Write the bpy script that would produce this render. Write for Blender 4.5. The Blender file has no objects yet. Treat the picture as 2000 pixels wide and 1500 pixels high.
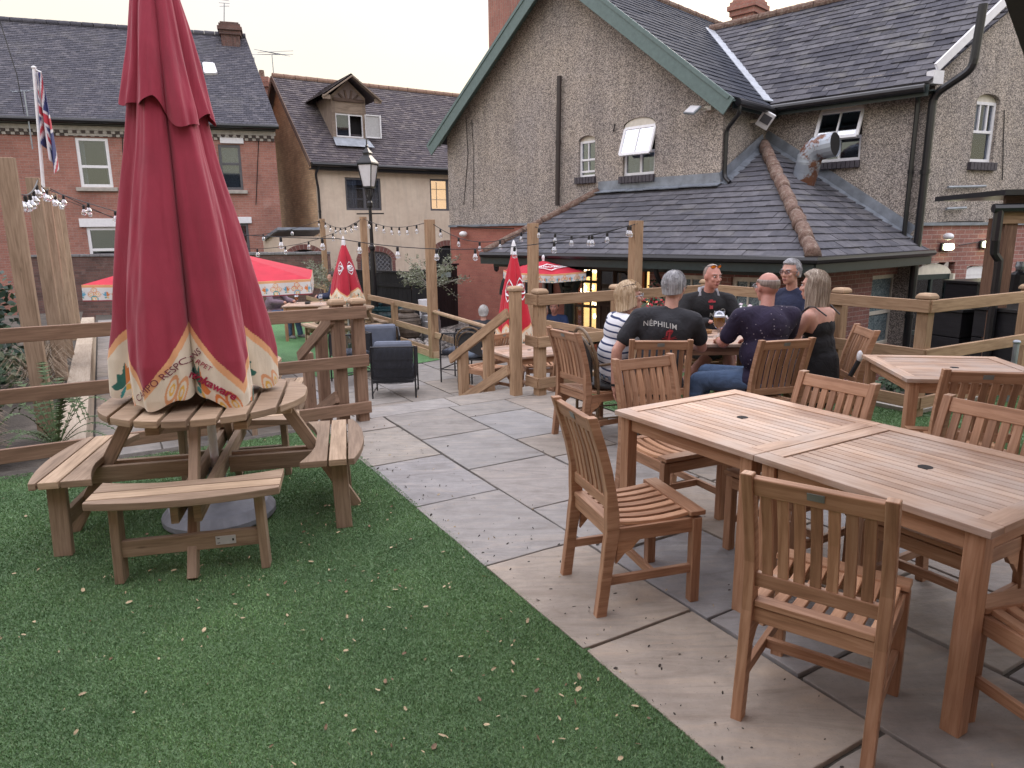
import bpy, math, random
import numpy as np
from mathutils import Matrix, Vector, Euler
from mathutils.bvhtree import BVHTree
random.seed(7); RNG=np.random.default_rng(7)
S=bpy.context.scene; COL=S.collection
R_=math.radians
# ------------------------------------------------------------------ camera
PITCH,ROLL,CH,FPX=.2115,-.0115,1.65,1358.55
fwd=Vector((0,math.cos(PITCH),-math.sin(PITCH))); up0=Vector((0,math.sin(PITCH),math.cos(PITCH))); rt0=Vector((1,0,0))
c_,s_=math.cos(ROLL),math.sin(ROLL)
RT=c_*rt0+s_*up0; UP=-s_*rt0+c_*up0
cam=bpy.data.cameras.new('camera'); camo=bpy.data.objects.new('camera',cam); COL.objects.link(camo)
M=Matrix(((RT.x,UP.x,-fwd.x),(RT.y,UP.y,-fwd.y),(RT.z,UP.z,-fwd.z))).to_4x4(); M.translation=(0,0,CH)
camo.matrix_world=M; cam.sensor_width=36; cam.lens=36*FPX/2000; cam.clip_end=600; cam.clip_start=.05
S.camera=camo
C0=Vector((0,0,CH))
def ray(x,y): return (x-1000)/FPX*RT-(y-750)/FPX*UP+fwd
def pz(x,y,z=0.):              # point of the photograph on a horizontal plane
    d=ray(x,y); return C0+d*((z-CH)/d.z)
def pY(x,y,Y):                 # point of the photograph at a distance ahead
    d=ray(x,y); return C0+d*(Y/d.y)
def pP(x,y,P0,n):
    d=ray(x,y); return C0+d*((Vector(P0)-C0).dot(Vector(n))/d.dot(Vector(n)))
# ------------------------------------------------------------------ world and sun
SUN_EL,SUN_AZ=9,20             # low evening sun ahead, a little to the right (azimuth from +Y to +X)
W=bpy.data.worlds.new('World'); S.world=W; W.use_nodes=True
nt=W.node_tree; nt.nodes.clear()
def wn(t,**k):
    n=nt.nodes.new(t)
    for a,v in k.items(): setattr(n,a,v)
    return n
sky=wn('ShaderNodeTexSky',sky_type='NISHITA',sun_disc=False,sun_elevation=R_(SUN_EL),sun_rotation=R_(SUN_AZ),altitude=50,air_density=1.0,dust_density=2.5,ozone_density=1.5)
tc=wn('ShaderNodeTexCoord'); sep=wn('ShaderNodeSeparateXYZ'); nt.links.new(tc.outputs['Generated'],sep.inputs[0])
rmp=wn('ShaderNodeValToRGB'); nt.links.new(sep.outputs[2],rmp.inputs[0])
el=rmp.color_ramp.elements
el[0].position=0.0; el[0].color=(5.3,5.1,3.75,1)
el[1].position=.9; el[1].color=(11.6,11.6,13.2,1)
e=el.new(.10); e.color=(5.35,5.1,3.8,1)
e=el.new(.22); e.color=(5.1,4.75,4.1,1)
e=el.new(.30); e.color=(4.9,4.65,4.6,1); e=el.new(.45); e.color=(11,10.9,12.0,1)
noi=wn('ShaderNodeTexNoise'); noi.inputs['Scale'].default_value=2.6; noi.inputs['Detail'].default_value=6
mp=wn('ShaderNodeMapping'); mp.inputs['Scale'].default_value=(1,1,3.2); nt.links.new(tc.outputs['Generated'],mp.inputs[0]); nt.links.new(mp.outputs[0],noi.inputs['Vector'])
r2=wn('ShaderNodeValToRGB'); r2.color_ramp.elements[0].position=.38; r2.color_ramp.elements[1].position=.68
r2.color_ramp.elements[0].color=(.90,.90,.95,1); r2.color_ramp.elements[1].color=(1.06,1.01,.90,1); nt.links.new(noi.outputs['Fac'],r2.inputs[0])
mul=wn('ShaderNodeMixRGB',blend_type='MULTIPLY'); mul.inputs[0].default_value=1; nt.links.new(rmp.outputs[0],mul.inputs[1]); nt.links.new(r2.outputs[0],mul.inputs[2])
mx=wn('ShaderNodeMixRGB'); mx.inputs[0].default_value=.88; nt.links.new(sky.outputs[0],mx.inputs[1]); nt.links.new(mul.outputs[0],mx.inputs[2])
bg=wn('ShaderNodeBackground'); bg.inputs['Strength'].default_value=.10; nt.links.new(mx.outputs[0],bg.inputs['Color'])
wo=wn('ShaderNodeOutputWorld'); nt.links.new(bg.outputs[0],wo.inputs[0])
sl=bpy.data.lights.new('sun','SUN'); sl.energy=.6; sl.angle=R_(18); sl.color=(1,.86,.72)
so=bpy.data.objects.new('sun',sl); COL.objects.link(so)
sd=Vector((math.sin(R_(SUN_AZ))*math.cos(R_(SUN_EL+12)),math.cos(R_(SUN_AZ))*math.cos(R_(SUN_EL+12)),math.sin(R_(SUN_EL+12))))
so.rotation_euler=sd.to_track_quat('Z','Y').to_euler()
V_=S.view_settings; V_.view_transform='Standard'; V_.look='None'; V_.exposure=1.25; V_.gamma=1; V_.use_curve_mapping=False
S.render.engine='CYCLES'; S.cycles.max_bounces=8
# ------------------------------------------------------------------ materials
MAT={}
class NB:
    def __init__(s,name):
        s.m=bpy.data.materials.new(name); s.m.use_nodes=True; s.t=s.m.node_tree; s.t.nodes.clear()
        s.out=s.n('ShaderNodeOutputMaterial'); s.b=s.n('ShaderNodeBsdfPrincipled'); s.l(s.b.outputs[0],s.out.inputs[0]); MAT[name]=s.m
    def n(s,t,**k):
        n=s.t.nodes.new(t)
        for a,v in k.items(): setattr(n,a,v)
        return n
    def l(s,a,b): s.t.links.new(a,b)
    def set(s,k,v): s.b.inputs[k].default_value=v; return s
    def coord(s,kind='UV',scale=(1,1,1),rot=(0,0,0)):
        t=s.n('ShaderNodeTexCoord'); m=s.n('ShaderNodeMapping'); m.inputs['Scale'].default_value=scale; m.inputs['Rotation'].default_value=rot
        s.l(t.outputs[kind],m.inputs[0]); return m.outputs[0]
    def noise(s,vec,scale,detail=4,rough=.55,dist=0):
        n=s.n('ShaderNodeTexNoise'); n.inputs['Scale'].default_value=scale; n.inputs['Detail'].default_value=detail
        n.inputs['Roughness'].default_value=rough; n.inputs['Distortion'].default_value=dist
        if vec is not None: s.l(vec,n.inputs['Vector'])
        return n.outputs['Fac']
    def voro(s,vec,scale,feat='F1',out='Distance'):
        n=s.n('ShaderNodeTexVoronoi',feature=feat); n.inputs['Scale'].default_value=scale
        if vec is not None: s.l(vec,n.inputs['Vector'])
        return n.outputs[out]
    def ramp(s,f,stops,interp='LINEAR'):
        r=s.n('ShaderNodeValToRGB'); r.color_ramp.interpolation=interp; e=r.color_ramp.elements
        while len(e)<len(stops): e.new(.5)
        for i,(p,c) in enumerate(stops):
            e[i].position=p; c=c if hasattr(c,'__len__') else (c,c,c); e[i].color=(*c[:3],1)
        s.l(f,r.inputs[0]); return r.outputs[0]
    def mix(s,f,a,b,mode='MIX'):
        m=s.n('ShaderNodeMixRGB',blend_type=mode)
        for i,v in ((0,f),(1,a),(2,b)):
            if hasattr(v,'is_linked') or hasattr(v,'links'): s.l(v,m.inputs[i])
            elif hasattr(v,'__len__'): m.inputs[i].default_value=(*v[:3],1)
            else: m.inputs[i].default_value=v if i==0 else (v,v,v,1)
        return m.outputs[0]
    def math(s,op,a,b=0):
        m=s.n('ShaderNodeMath',operation=op)
        for i,v in ((0,a),(1,b)):
            if hasattr(v,'links'): s.l(v,m.inputs[i])
            else: m.inputs[i].default_value=v
        return m.outputs[0]
    def island(s): return s.n('ShaderNodeNewGeometry').outputs['Random Per Island']
    def bump(s,h,strength=.3,dist=.01):
        b=s.n('ShaderNodeBump'); b.inputs['Strength'].default_value=strength; b.inputs['Distance'].default_value=dist
        s.l(h,b.inputs['Height']); s.l(b.outputs[0],s.b.inputs['Normal'])
    def col(s,c): 
        if hasattr(c,'links'): s.l(c,s.b.inputs['Base Color'])
        else: s.b.inputs['Base Color'].default_value=(*c[:3],1)
        return s
def plain(name,c,rough=.6,metal=0,bump=0,var=.12,scale=14,spec=.5,emit=None,es=0):
    b=NB(name); v=b.coord('Object'); n=b.noise(v,scale,5)
    lo=tuple(max(0,x*(1-var)) for x in c); hi=tuple(x*(1+var) for x in c)
    b.col(b.ramp(n,[(.3,lo),(.7,hi)])); b.set('Roughness',rough).set('Metallic',metal); b.b.inputs['Specular IOR Level'].default_value=spec
    if bump: b.bump(b.noise(v,scale*6,6),bump,.004)
    if emit: b.b.inputs['Emission Color'].default_value=(*emit,1); b.b.inputs['Emission Strength'].default_value=es
    return b.m
def wood(name,dark,mid,light,rough=.6,knots=.5,grain=1.,grey=None):
    b=NB(name); isl=b.island()
    v=b.coord('UV',(2.2*grain,34*grain,1)); g=b.noise(v,1.6,7,.6,.8)
    v2=b.coord('UV',(1.1,7,1)); g2=b.noise(v2,1.1,4,.6,1.4)
    f=b.math('ADD',b.math('MULTIPLY',g,.55),b.math('MULTIPLY',g2,.45))
    c=b.ramp(f,[(.30,dark),(.5,mid),(.70,light)])
    t=b.ramp(isl,[(0,(.72,.70,.70)),(.5,(.98,.96,.95)),(1,(1.22,1.2,1.16))]); c=b.mix(1.,c,t,'MULTIPLY')
    if knots:
        k=b.voro(b.coord('UV',(1.6,7,1)),1.5); kk=b.ramp(k,[(.02,1),(.075,0)]); c=b.mix(b.math('MULTIPLY',kk,knots),c,tuple(x*.45 for x in dark))
    oi=b.n('ShaderNodeObjectInfo'); c=b.mix(1.,c,b.ramp(oi.outputs['Random'],[(0,(.86,.84,.83)),(1,(1.12,1.11,1.10))]),'MULTIPLY')
    if grey:
        gw=b.ramp(b.noise(b.coord('Object'),3.2,5),[(.42,0),(.72,.75)]); c=b.mix(gw,c,grey)
    b.col(c); b.set('Roughness',rough); b.b.inputs['Specular IOR Level'].default_value=.3; b.bump(g,.25,.004); return b.m
def brick(name,c1,c2,mortar,dirt=.35,bw=.225,rh=.075,bond=.5,pale=0):
    b=NB(name); v=b.coord('UV')
    n=b.n('ShaderNodeTexBrick'); n.offset=bond; n.inputs['Scale'].default_value=1; n.inputs['Brick Width'].default_value=bw; n.inputs['Row Height'].default_value=rh
    n.inputs['Mortar Size'].default_value=.0055; n.inputs['Mortar Smooth'].default_value=.2; n.inputs['Bias'].default_value=0
    n.inputs['Color1'].default_value=(*c1,1); n.inputs['Color2'].default_value=(*c2,1); n.inputs['Mortar'].default_value=(*mortar,1)
    dist=b.n('ShaderNodeVectorMath',operation='ADD'); nn=b.n('ShaderNodeTexNoise'); nn.inputs['Scale'].default_value=9; b.l(v,nn.inputs['Vector'])
    sc=b.n('ShaderNodeVectorMath',operation='SCALE'); sc.inputs['Scale'].default_value=.012; b.l(nn.outputs['Color'],sc.inputs[0]); b.l(v,dist.inputs[0]); b.l(sc.outputs[0],dist.inputs[1]); b.l(dist.outputs[0],n.inputs['Vector'])
    c=b.mix(1.,n.outputs['Color'],b.ramp(b.noise(v,1.3,6,.65),[(.3,1-dirt),(.7,1+dirt*.35)]),'MULTIPLY')
    c=b.mix(1.,c,b.ramp(b.noise(v,38,3),[(.3,.82),(.7,1.15)]),'MULTIPLY')
    if pale: c=b.mix(b.ramp(b.noise(v,2.3,7,.7),[(.55,0),(.75,pale)]),c,(.5,.44,.40))
    b.col(c); b.set('Roughness',.9); b.bump(b.math('SUBTRACT',1,n.outputs['Fac']),.6,.006); return b.m
def slate(name,cols,moss=.25,rough=.55):
    b=NB(name); i=b.island(); v=b.coord('UV')
    c=b.ramp(i,[(k/(len(cols)-1),q) for k,q in enumerate(cols)])
    c=b.mix(1.,c,b.ramp(b.noise(v,7,6,.7),[(.3,.72),(.7,1.25)]),'MULTIPLY')
    m=b.ramp(b.noise(v,1.1,6,.7),[(.52,0),(.74,moss)]); c=b.mix(m,c,(.26,.25,.21))
    sp=b.ramp(b.voro(v,3.1),[(.03,.8),(.06,0)]); c=b.mix(b.math('MULTIPLY',sp,moss),c,(.5,.5,.47))
    b.col(c); b.set('Roughness',rough); b.b.inputs['Specular IOR Level'].default_value=.12; b.bump(b.noise(v,30,5),.3,.004); return b.m
TEAK=wood('teak',(.21,.11,.062),(.40,.23,.138),(.57,.37,.245),.5,.25)
TEAKTOP=wood('weathered_teak',(.25,.155,.105),(.44,.30,.215),(.60,.445,.34),.55,.15,grey=(.46,.40,.36))
PINE=wood('treated_pine',(.19,.12,.068),(.38,.255,.155),(.53,.38,.245),.7,.6)
PINEDARK=wood('stained_pine',(.13,.082,.054),(.255,.165,.112),(.37,.25,.175),.7,.6)
PINEPALE=wood('pale_pine',(.22,.15,.09),(.38,.27,.175),(.52,.39,.27),.7,.55)
PICNIC=wood('picnic_pine',(.19,.135,.088),(.345,.255,.175),(.49,.38,.275),.7,.6)
SLEEPER=wood('sleeper_oak',(.28,.23,.17),(.42,.36,.28),(.52,.46,.37),.8,.3)
OLDWOOD=wood('weathered_dark_wood',(.05,.035,.03),(.12,.085,.07),(.2,.15,.12),.8,.2)
SILVERW=wood('silvered_wood',(.10,.075,.06),(.20,.16,.13),(.30,.25,.21),.8,.2)
BLACKWOOD=wood('black_painted_wood',(.006,.006,.008),(.011,.011,.014),(.02,.02,.024),.55,0)
BR_RED=brick('red_brick',(.31,.135,.105),(.37,.17,.13),(.32,.24,.20),.3,pale=.25)
BR_PINK=brick('pink_brick',(.33,.15,.125),(.25,.11,.095),(.40,.31,.28),.3)
BR_ORANGE=brick('painted_brick',(.37,.145,.105),(.33,.12,.09),(.30,.13,.10),.25)
BR_DARK=brick('old_dark_brick',(.10,.055,.048),(.17,.09,.075),(.13,.105,.095),.4,pale=.2)
BR_TAN=brick('tan_brick',(.66,.46,.28),(.52,.34,.21),(.40,.30,.22),.3)
BR_ARCH=brick('arch_brick',(.22,.09,.075),(.16,.07,.06),(.30,.25,.22),.3,bw=.075,rh=.3,bond=0)
SL_PURPLE=slate('purple_slate',[(.105,.105,.120),(.085,.085,.098),(.13,.128,.142),(.098,.096,.108)],.32,.7)
SL_MOSSY=slate('mossy_slate',[(.075,.075,.09),(.05,.05,.062),(.115,.113,.125),(.065,.063,.075)],.5,.7)
SL_BLUE=slate('blue_slate',[(.042,.048,.065),(.034,.038,.052),(.055,.06,.075)],.10,.8)
TL_GREY=slate('grey_roof_tile',[(.09,.088,.105),(.065,.065,.08),(.12,.115,.13)],.2,.7)
TL_BROWN=slate('brown_roof_tile',[(.12,.105,.11),(.085,.075,.085),(.16,.14,.14)],.25,.8)
def pebble():
    b=NB('pebbledash'); v=b.coord('UV')
    p=b.n('ShaderNodeTexVoronoi'); p.inputs['Scale'].default_value=58; b.l(v,p.inputs['Vector'])
    c=b.ramp(b.n('ShaderNodeSeparateXYZ') and p.outputs['Distance'],[(.12,(.54,.515,.475)),(.42,(.385,.362,.335)),(.75,(.165,.155,.145))])
    sp=b.n('ShaderNodeSeparateColor'); b.l(p.outputs['Color'],sp.inputs[0])
    c=b.mix(1.,c,b.ramp(sp.outputs[0],[(0,(.55,.52,.52)),(.5,(1,.97,.95)),(1,(1.35,1.28,1.22))]),'MULTIPLY')
    c=b.mix(1.,c,b.ramp(b.noise(v,.9,5,.65),[(.3,(.84,.84,.88)),(.7,(1.12,1.08,1.02))]),'MULTIPLY'); c=b.mix(1.,c,b.ramp(b.noise(b.coord('UV',(2.6,.28,1)),1.3,6,.7),[(.35,(.80,.79,.78)),(.6,(1.06,1.05,1.04))]),'MULTIPLY')
    b.col(c); b.set('Roughness',.95); b.bump(p.outputs['Distance'],-.8,.012); return b.m
PEBBLE=pebble()
def render_cream():
    b=NB('cream_render'); v=b.coord('UV'); c=b.ramp(b.noise(v,1.6,7,.7),[(.3,(.52,.42,.33)),(.7,(.66,.56,.45))])
    c=b.mix(b.ramp(b.noise(b.coord('UV',(3,.35,1)),2,6),[(.5,0),(.75,.35)]),c,(.30,.26,.21))
    b.col(c); b.set('Roughness',.9); b.bump(b.noise(v,45,6),.4,.006); return b.m
RENDER=render_cream()
def lichen():
    b=NB('rusty_hip_tile'); v=b.coord('Object'); c=b.ramp(b.noise(v,16,8,.75),[(.32,(.085,.05,.04)),(.5,(.17,.105,.08)),(.66,(.28,.235,.19))])
    b.col(c); b.set('Roughness',.95); b.bump(b.noise(v,45,6,.7),.9,.02); return b.m
LICHEN=lichen()
LEAD=plain('lead_flashing',(.21,.235,.27),.5,.3,.2,.25,6)
WHITEP=plain('white_paint',(.72,.72,.74),.4,0,.05,.06)
CREAMP=plain('cream_paint',(.62,.58,.50),.5,0,.1,.1)
GREYFR=plain('grey_frame',(.085,.085,.095),.4)
DKGREEN=plain('dark_green_paint',(.016,.028,.029),.4,0,.05,.2)
GREENP=plain('sage_green_paint',(.105,.155,.148),.5,0,.1,.12)
BLACKP=plain('black_plastic_pipe',(.012,.012,.014),.3,0,0,.2)
BLACKM=plain('black_metal',(.014,.014,.016),.4,.2,0,.2)
STONEC=plain('stone_lintel',(.36,.335,.30),.85,0,.3,.18,9)
DARKROOM=plain('dark_interior',(.012,.011,.012),.9)
CURT=plain('net_curtain',(.50,.52,.56),.9,0,0,.2,20)
WARM=plain('lit_interior',(.5,.25,.08),.8,0,0,.4,7,.3,(1,.55,.18),1.6)
WARM2=plain('lit_room_wall',(.5,.3,.15),.8,0,0,.3,4,.3,(1,.6,.3),1.0)
LAMPON=plain('lit_lamp',(.9,.9,.7),.5,0,0,.05,4,.3,(1,1,.62),5.)
BULBON=plain('lit_bulb',(.9,.9,.7),.5,0,0,.05,4,.3,(1,.8,.45),8.)
def glassm(name,tint=(.75,.8,.85),k=.35):
    b=NB(name); gl=b.n('ShaderNodeBsdfGlossy'); gl.inputs['Roughness'].default_value=.03; gl.inputs['Color'].default_value=(.9,.93,1,1)
    tr=b.n('ShaderNodeBsdfTransparent'); tr.inputs['Color'].default_value=(*tint,1)
    lw=b.n('ShaderNodeFresnel'); lw.inputs['IOR'].default_value=1.5
    f=b.math('ADD',b.math('MULTIPLY',lw.outputs[0],1.2),k); m=b.n('ShaderNodeMixShader'); b.l(f,m.inputs[0]); b.l(tr.outputs[0],m.inputs[1]); b.l(gl.outputs[0],m.inputs[2])
    b.l(m.outputs[0],b.out.inputs[0]); return b.m
GLASS=glassm('window_glass',(.66,.70,.75),.05)
CLEAR=glassm('clear_glass',(.93,.94,.95),.03)
MILK=plain('frosted_glass',(.62,.62,.64),.4,0,0,.05)
def frosted():
    b=NB('patterned_obscure_glass'); v=b.coord('UV'); n=b.noise(v,16,5,.7,2.5)
    b.col(b.ramp(n,[(.38,(.05,.075,.09)),(.5,(.14,.19,.21)),(.62,(.28,.34,.36))])); b.set('Roughness',.25); b.bump(n,.5,.01); return b.m
FROST=frosted()
def vcol(name,rough=.85):
    b=NB(name); a=b.n('ShaderNodeVertexColor'); a.layer_name='Col'; v=b.coord('Object')
    c=b.mix(1.,a.outputs[0],b.ramp(b.noise(v,5,6,.6),[(.3,.88),(.7,1.08)]),'MULTIPLY'); b.col(c); b.set('Roughness',rough); b.b.inputs['Sheen Weight'].default_value=.15
    b.bump(b.math('ADD',b.noise(b.coord('Object',(16,16,2.2)),1.2,5,.6,.8),b.math('MULTIPLY',b.noise(v,260,3),.12)),.3,.02); return b.m
CANVAS=vcol('printed_canvas')
GALV=plain('galvanised_steel',(.30,.33,.36),.42,.6,.05,.3,5)
CHROME=plain('polished_steel',(.5,.5,.52),.25,.9,0,.05)
def rustduct():
    b=NB('rusting_galvanised_steel'); v=b.coord('Object'); n=b.noise(v,2.6,6,.7); f=b.ramp(n,[(.52,0),(.58,1)])
    b.col(b.mix(f,(.36,.40,.45),(.17,.075,.045))); b.set('Roughness',.5); b.b.inputs['Metallic'].default_value=.3; return b.m
RUSTD=rustduct()
ROPE=plain('charcoal_rope',(.022,.023,.028),.8,0,.2,.25,60)
CUSH=plain('grey_blue_cushion',(.14,.16,.205),.9,0,.1,.12,10)
SKIN=plain('skin',(.50,.27,.205),.5,0,.05,.12,18)
SKIN2=plain('ruddy_skin',(.46,.215,.165),.5,0,.05,.15,18)
def hairm(name,a,c):
    b=NB(name); v=b.coord('Object',(60,60,5)); n=b.noise(v,1.5,5); b.col(b.ramp(n,[(.35,a),(.65,c)])); b.set('Roughness',.45); b.bump(n,.7,.006); return b.m
H_BLOND=hairm('blond_hair',(.40,.27,.15),(.72,.58,.40)); H_GREY=hairm('grey_hair',(.20,.20,.21),(.46,.46,.47)); H_ASH=hairm('ash_blond_hair',(.22,.165,.12),(.56,.48,.39))
H_STUB=hairm('short_grey_stubble',(.16,.12,.10),(.27,.21,.18)); H_DARK=hairm('dark_hair',(.03,.02,.02),(.09,.07,.06))
def cloth(name,c,var=.2):
    b=NB(name); v=b.coord('Object'); n=b.noise(v,6,5,.6,.6); b.col(b.ramp(n,[(.3,tuple(x*(1-var) for x in c)),(.7,tuple(x*(1+var) for x in c))])); b.set('Roughness',.9); b.bump(b.noise(v,9,3,.5,1.2),.55,.03); return b.m
T_BLACK=cloth('faded_black_cotton',(.022,.023,.028)); T_BLACK2=cloth('black_hoodie_cotton',(.012,.012,.014)); DENIM=cloth('blue_denim',(.075,.125,.22)); DENIML=cloth('light_blue_denim',(.22,.30,.42)); NAVY=cloth('navy_cotton',(.02,.026,.06)); MAUVE=cloth('mauve_cotton',(.17,.12,.15)); DKTROUSER=cloth('dark_trousers',(.02,.022,.03)); BLUEP=cloth('blue_polo_cotton',(.02,.04,.11)); SHOE=plain('black_shoe',(.015,.015,.017),.5); SHOEG=plain('grey_trainer',(.20,.19,.19),.7)
def stripes():
    b=NB('navy_striped_cotton'); v=b.coord('Object'); s=b.n('ShaderNodeSeparateXYZ'); b.l(v,s.inputs[0])
    a=b.math('ADD',s.outputs[2],b.math('MULTIPLY',s.outputs[0],.12)); w=b.math('SINE',b.math('MULTIPLY',a,2*math.pi/.052)); b.col(b.mix(b.ramp(w,[(.62,0),(.7,1)]),(.66,.67,.70),(.02,.035,.10))); b.set('Roughness',.9); b.bump(b.noise(v,9,3),.4,.02); return b.m
STRIPE=stripes()
def dots():
    b=NB('purple_dotted_cotton'); v=b.coord('Object'); d=b.voro(v,26); n=b.noise(v,5,4,.6,.6)
    c=b.ramp(n,[(.3,(.014,.010,.028)),(.7,(.026,.019,.05))]); b.col(b.mix(b.ramp(d,[(.10,.7),(.15,0)]),c,(.40,.36,.42))); b.set('Roughness',.9); b.bump(b.noise(v,9,3,.5,1.2),.5,.03); return b.m
DOTS=dots()
CANE=plain('cane_brown',(.13,.085,.045),.5,0,.1,.3,30); CANEW=plain('black_woven_cane',(.02,.02,.02),.6,0,.4,.3,90)
TERRA=plain('glazed_pot_teal',(.02,.055,.065),.25,0,0,.3); POTB=plain('ribbed_pot_brown',(.11,.085,.065),.6,0,.3,.3,12)
CONC=plain('parasol_base_plastic',(.22,.23,.26),.5,0,.1,.15)
# ------------------------------------------------------------------ mesh helpers
def basis(d,up=(0,0,1)):
    d=Vector(d).normalized(); u=Vector(up)
    if abs(d.dot(u))>.99: u=Vector((0,1,0)) if abs(d.y)<.9 else Vector((1,0,0))
    x=u.cross(d).normalized(); z=d.cross(x).normalized(); return Matrix((x,d,z)).transposed()   # columns: side, along, up
I3=Matrix.Identity(3)
class MB:
    def __init__(s): s.v=[]; s.f=[]; s.uv=[]; s.mi=[]; s.o=0
    def face(s,pts,uvs=None,mi=0):
        b=len(s.v); s.v+=[tuple(p) for p in pts]; s.f.append(list(range(b,b+len(pts))))
        if uvs is None:
            p0=Vector(pts[0]); n=(Vector(pts[1])-p0).cross(Vector(pts[2])-p0)
            ax=(Vector(pts[1])-p0).normalized(); ay=n.normalized().cross(ax) if n.length>1e-12 else Vector((0,0,1))
            uvs=[((Vector(p)-p0).dot(ax),(Vector(p)-p0).dot(ay)) for p in pts]
        s.uv.append([tuple(q) for q in uvs]); s.mi.append(mi)
    def hexa(s,P,dims,mi=0):     # P: 8 corners (x fastest, then y, then z) ; dims for uv
        b=len(s.v); s.v+=[tuple(p) for p in P]; L=max(range(3),key=lambda i:dims[i]); ou,ov=random.random()*9,random.random()*9
        C=[(i&1,(i>>1)&1,(i>>2)&1) for i in range(8)]
        for q,ax in (((0,2,3,1),2),((4,5,7,6),2),((0,1,5,4),1),((2,6,7,3),1),((0,4,6,2),0),((1,3,7,5),0)):
            s.f.append([b+i for i in q]); oth=[a for a in range(3) if a!=ax]
            a,c=(oth if L not in oth else (L,[o for o in oth if o!=L][0]))
            s.uv.append([(C[i][a]*dims[a]+ou,C[i][c]*dims[c]+ov+ax*.37) for i in q]); s.mi.append(mi)
    def box(s,c,d,R=I3,mi=0,taper=(1,1)):
        c=Vector(c); P=[]
        for z in (-1,1):
            for y in (-1,1):
                for x in (-1,1):
                    tx,ty=taper if z>0 else (1,1); P.append(c+R@Vector((x*d[0]/2*tx,y*d[1]/2*ty,z*d[2]/2)))
        s.hexa(P,d,mi); return s
    def bar(s,p0,p1,w,h,up=(0,0,1),mi=0):
        p0,p1=Vector(p0),Vector(p1); B=basis(p1-p0,up); s.box((p0+p1)/2,(w,(p1-p0).length,h),B,mi); return s
    def prism(s,poly,R,o,t,mi=0,uvs=1):   # polygon in the local xy plane of R at o, thickness t along local z
        o=Vector(o); n=len(poly); a=[o+R@Vector((x,y,0)) for x,y in poly]; c=[o+R@Vector((x,y,t)) for x,y in poly]
        b=len(s.v); s.v+=[tuple(p) for p in a+c]; ou,ov=(random.random()*9,random.random()*9) if uvs==1 else (0,0)
        uv=[(x+ou,y+ov) for x,y in poly]
        s.f.append([b+i for i in reversed(range(n))]); s.uv.append([uv[i] for i in reversed(range(n))]); s.mi.append(mi)
        s.f.append([b+n+i for i in range(n)]); s.uv.append(uv); s.mi.append(mi); q=0
        for i in range(n):
            j=(i+1)%n; L=math.dist(poly[i],poly[j]); s.f.append([b+i,b+j,b+n+j,b+n+i]); s.uv.append([(q+ou,ov),(q+L+ou,ov),(q+L+ou,t+ov),(q+ou,t+ov)]); s.mi.append(mi); q+=L
        return s
    def rings(s,rings,closed=False,cap=True,mi=0,vscale=1):
        b=len(s.v); n=len(rings[0])
        for r in rings: s.v+=[tuple(p) for p in r]
        m=len(rings); acc=[0]
        for i in range(1,m): acc.append(acc[-1]+(Vector(rings[i][0])-Vector(rings[i-1][0])).length)
        for i in range(m-1+(1 if closed else 0)):
            k=(i+1)%m
            for j in range(n):
                l=(j+1)%n; s.f.append([b+i*n+j,b+i*n+l,b+k*n+l,b+k*n+j]); s.uv.append([(j/n,acc[i]),((j+1)/n,acc[i]),((j+1)/n,acc[k]),(j/n,acc[k])]); s.mi.append(mi)
        if cap and not closed:
            s.f.append([b+j for j in reversed(range(n))]); s.uv.append([(0,0)]*n); s.mi.append(mi)
            s.f.append([b+(m-1)*n+j for j in range(n)]); s.uv.append([(0,0)]*n); s.mi.append(mi)
        return s
    def ribbon(s,pts,w,h,up=(0,0,1),mi=0):
        pts=[Vector(p) for p in pts]; ou,ov=random.random()*9,random.random()*9; b=len(s.v); n=len(pts); acc=0
        for i,p in enumerate(pts):
            d=(pts[min(i+1,n-1)]-pts[max(i-1,0)]); B=basis(d,up)
            for x,z in ((-1,-1),(1,-1),(1,1),(-1,1)): s.v.append(tuple(p+B@Vector((x*w/2,0,z*h/2))))
        for i in range(n-1):
            L=(pts[i+1]-pts[i]).length
            for j,q in enumerate((w,h,w,h)):
                l=(j+1)%4; s.f.append([b+i*4+j,b+i*4+l,b+i*4+4+l,b+i*4+4+j]); s.uv.append([(ou+acc,ov),(ou+acc,ov+q),(ou+acc+L,ov+q),(ou+acc+L,ov)]); s.mi.append(mi)
            acc+=L
        s.f.append([b+3,b+2,b+1,b]); s.uv.append([(0,0)]*4); s.mi.append(mi); e=b+(n-1)*4; s.f.append([e,e+1,e+2,e+3]); s.uv.append([(0,0)]*4); s.mi.append(mi); return s
    def tube(s,pts,r,n=8,closed=False,cap=True,mi=0,flat=1):
        pts=[Vector(p) for p in pts]; m=len(pts); rr=r if hasattr(r,'__len__') else [r]*m; R=[]; prev=None
        for i in range(m):
            a=pts[i-1] if (i or closed) else pts[0]; c=pts[(i+1)%m] if (i<m-1 or closed) else pts[-1]
            B=basis(c-a) if prev is None else prev
            d=(c-a).normalized(); x=B.col[0]-d*B.col[0].dot(d)
            x=x.normalized() if x.length>1e-6 else basis(d).col[0]; z=x.cross(d).normalized(); prev=Matrix((x,d,z)).transposed()
            R.append([pts[i]+x*(math.cos(t)*rr[i])+z*(math.sin(t)*rr[i]*flat) for t in [2*math.pi*k/n for k in range(n)]])
        return s.rings(R,closed,cap,mi)
    def lathe(s,prof,c=(0,0,0),n=20,R=I3,mi=0,cap=True):
        c=Vector(c); return s.rings([[c+R@Vector((r*math.cos(2*math.pi*k/n),r*math.sin(2*math.pi*k/n),z)) for k in range(n)] for r,z in prof],False,cap,mi)
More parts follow.
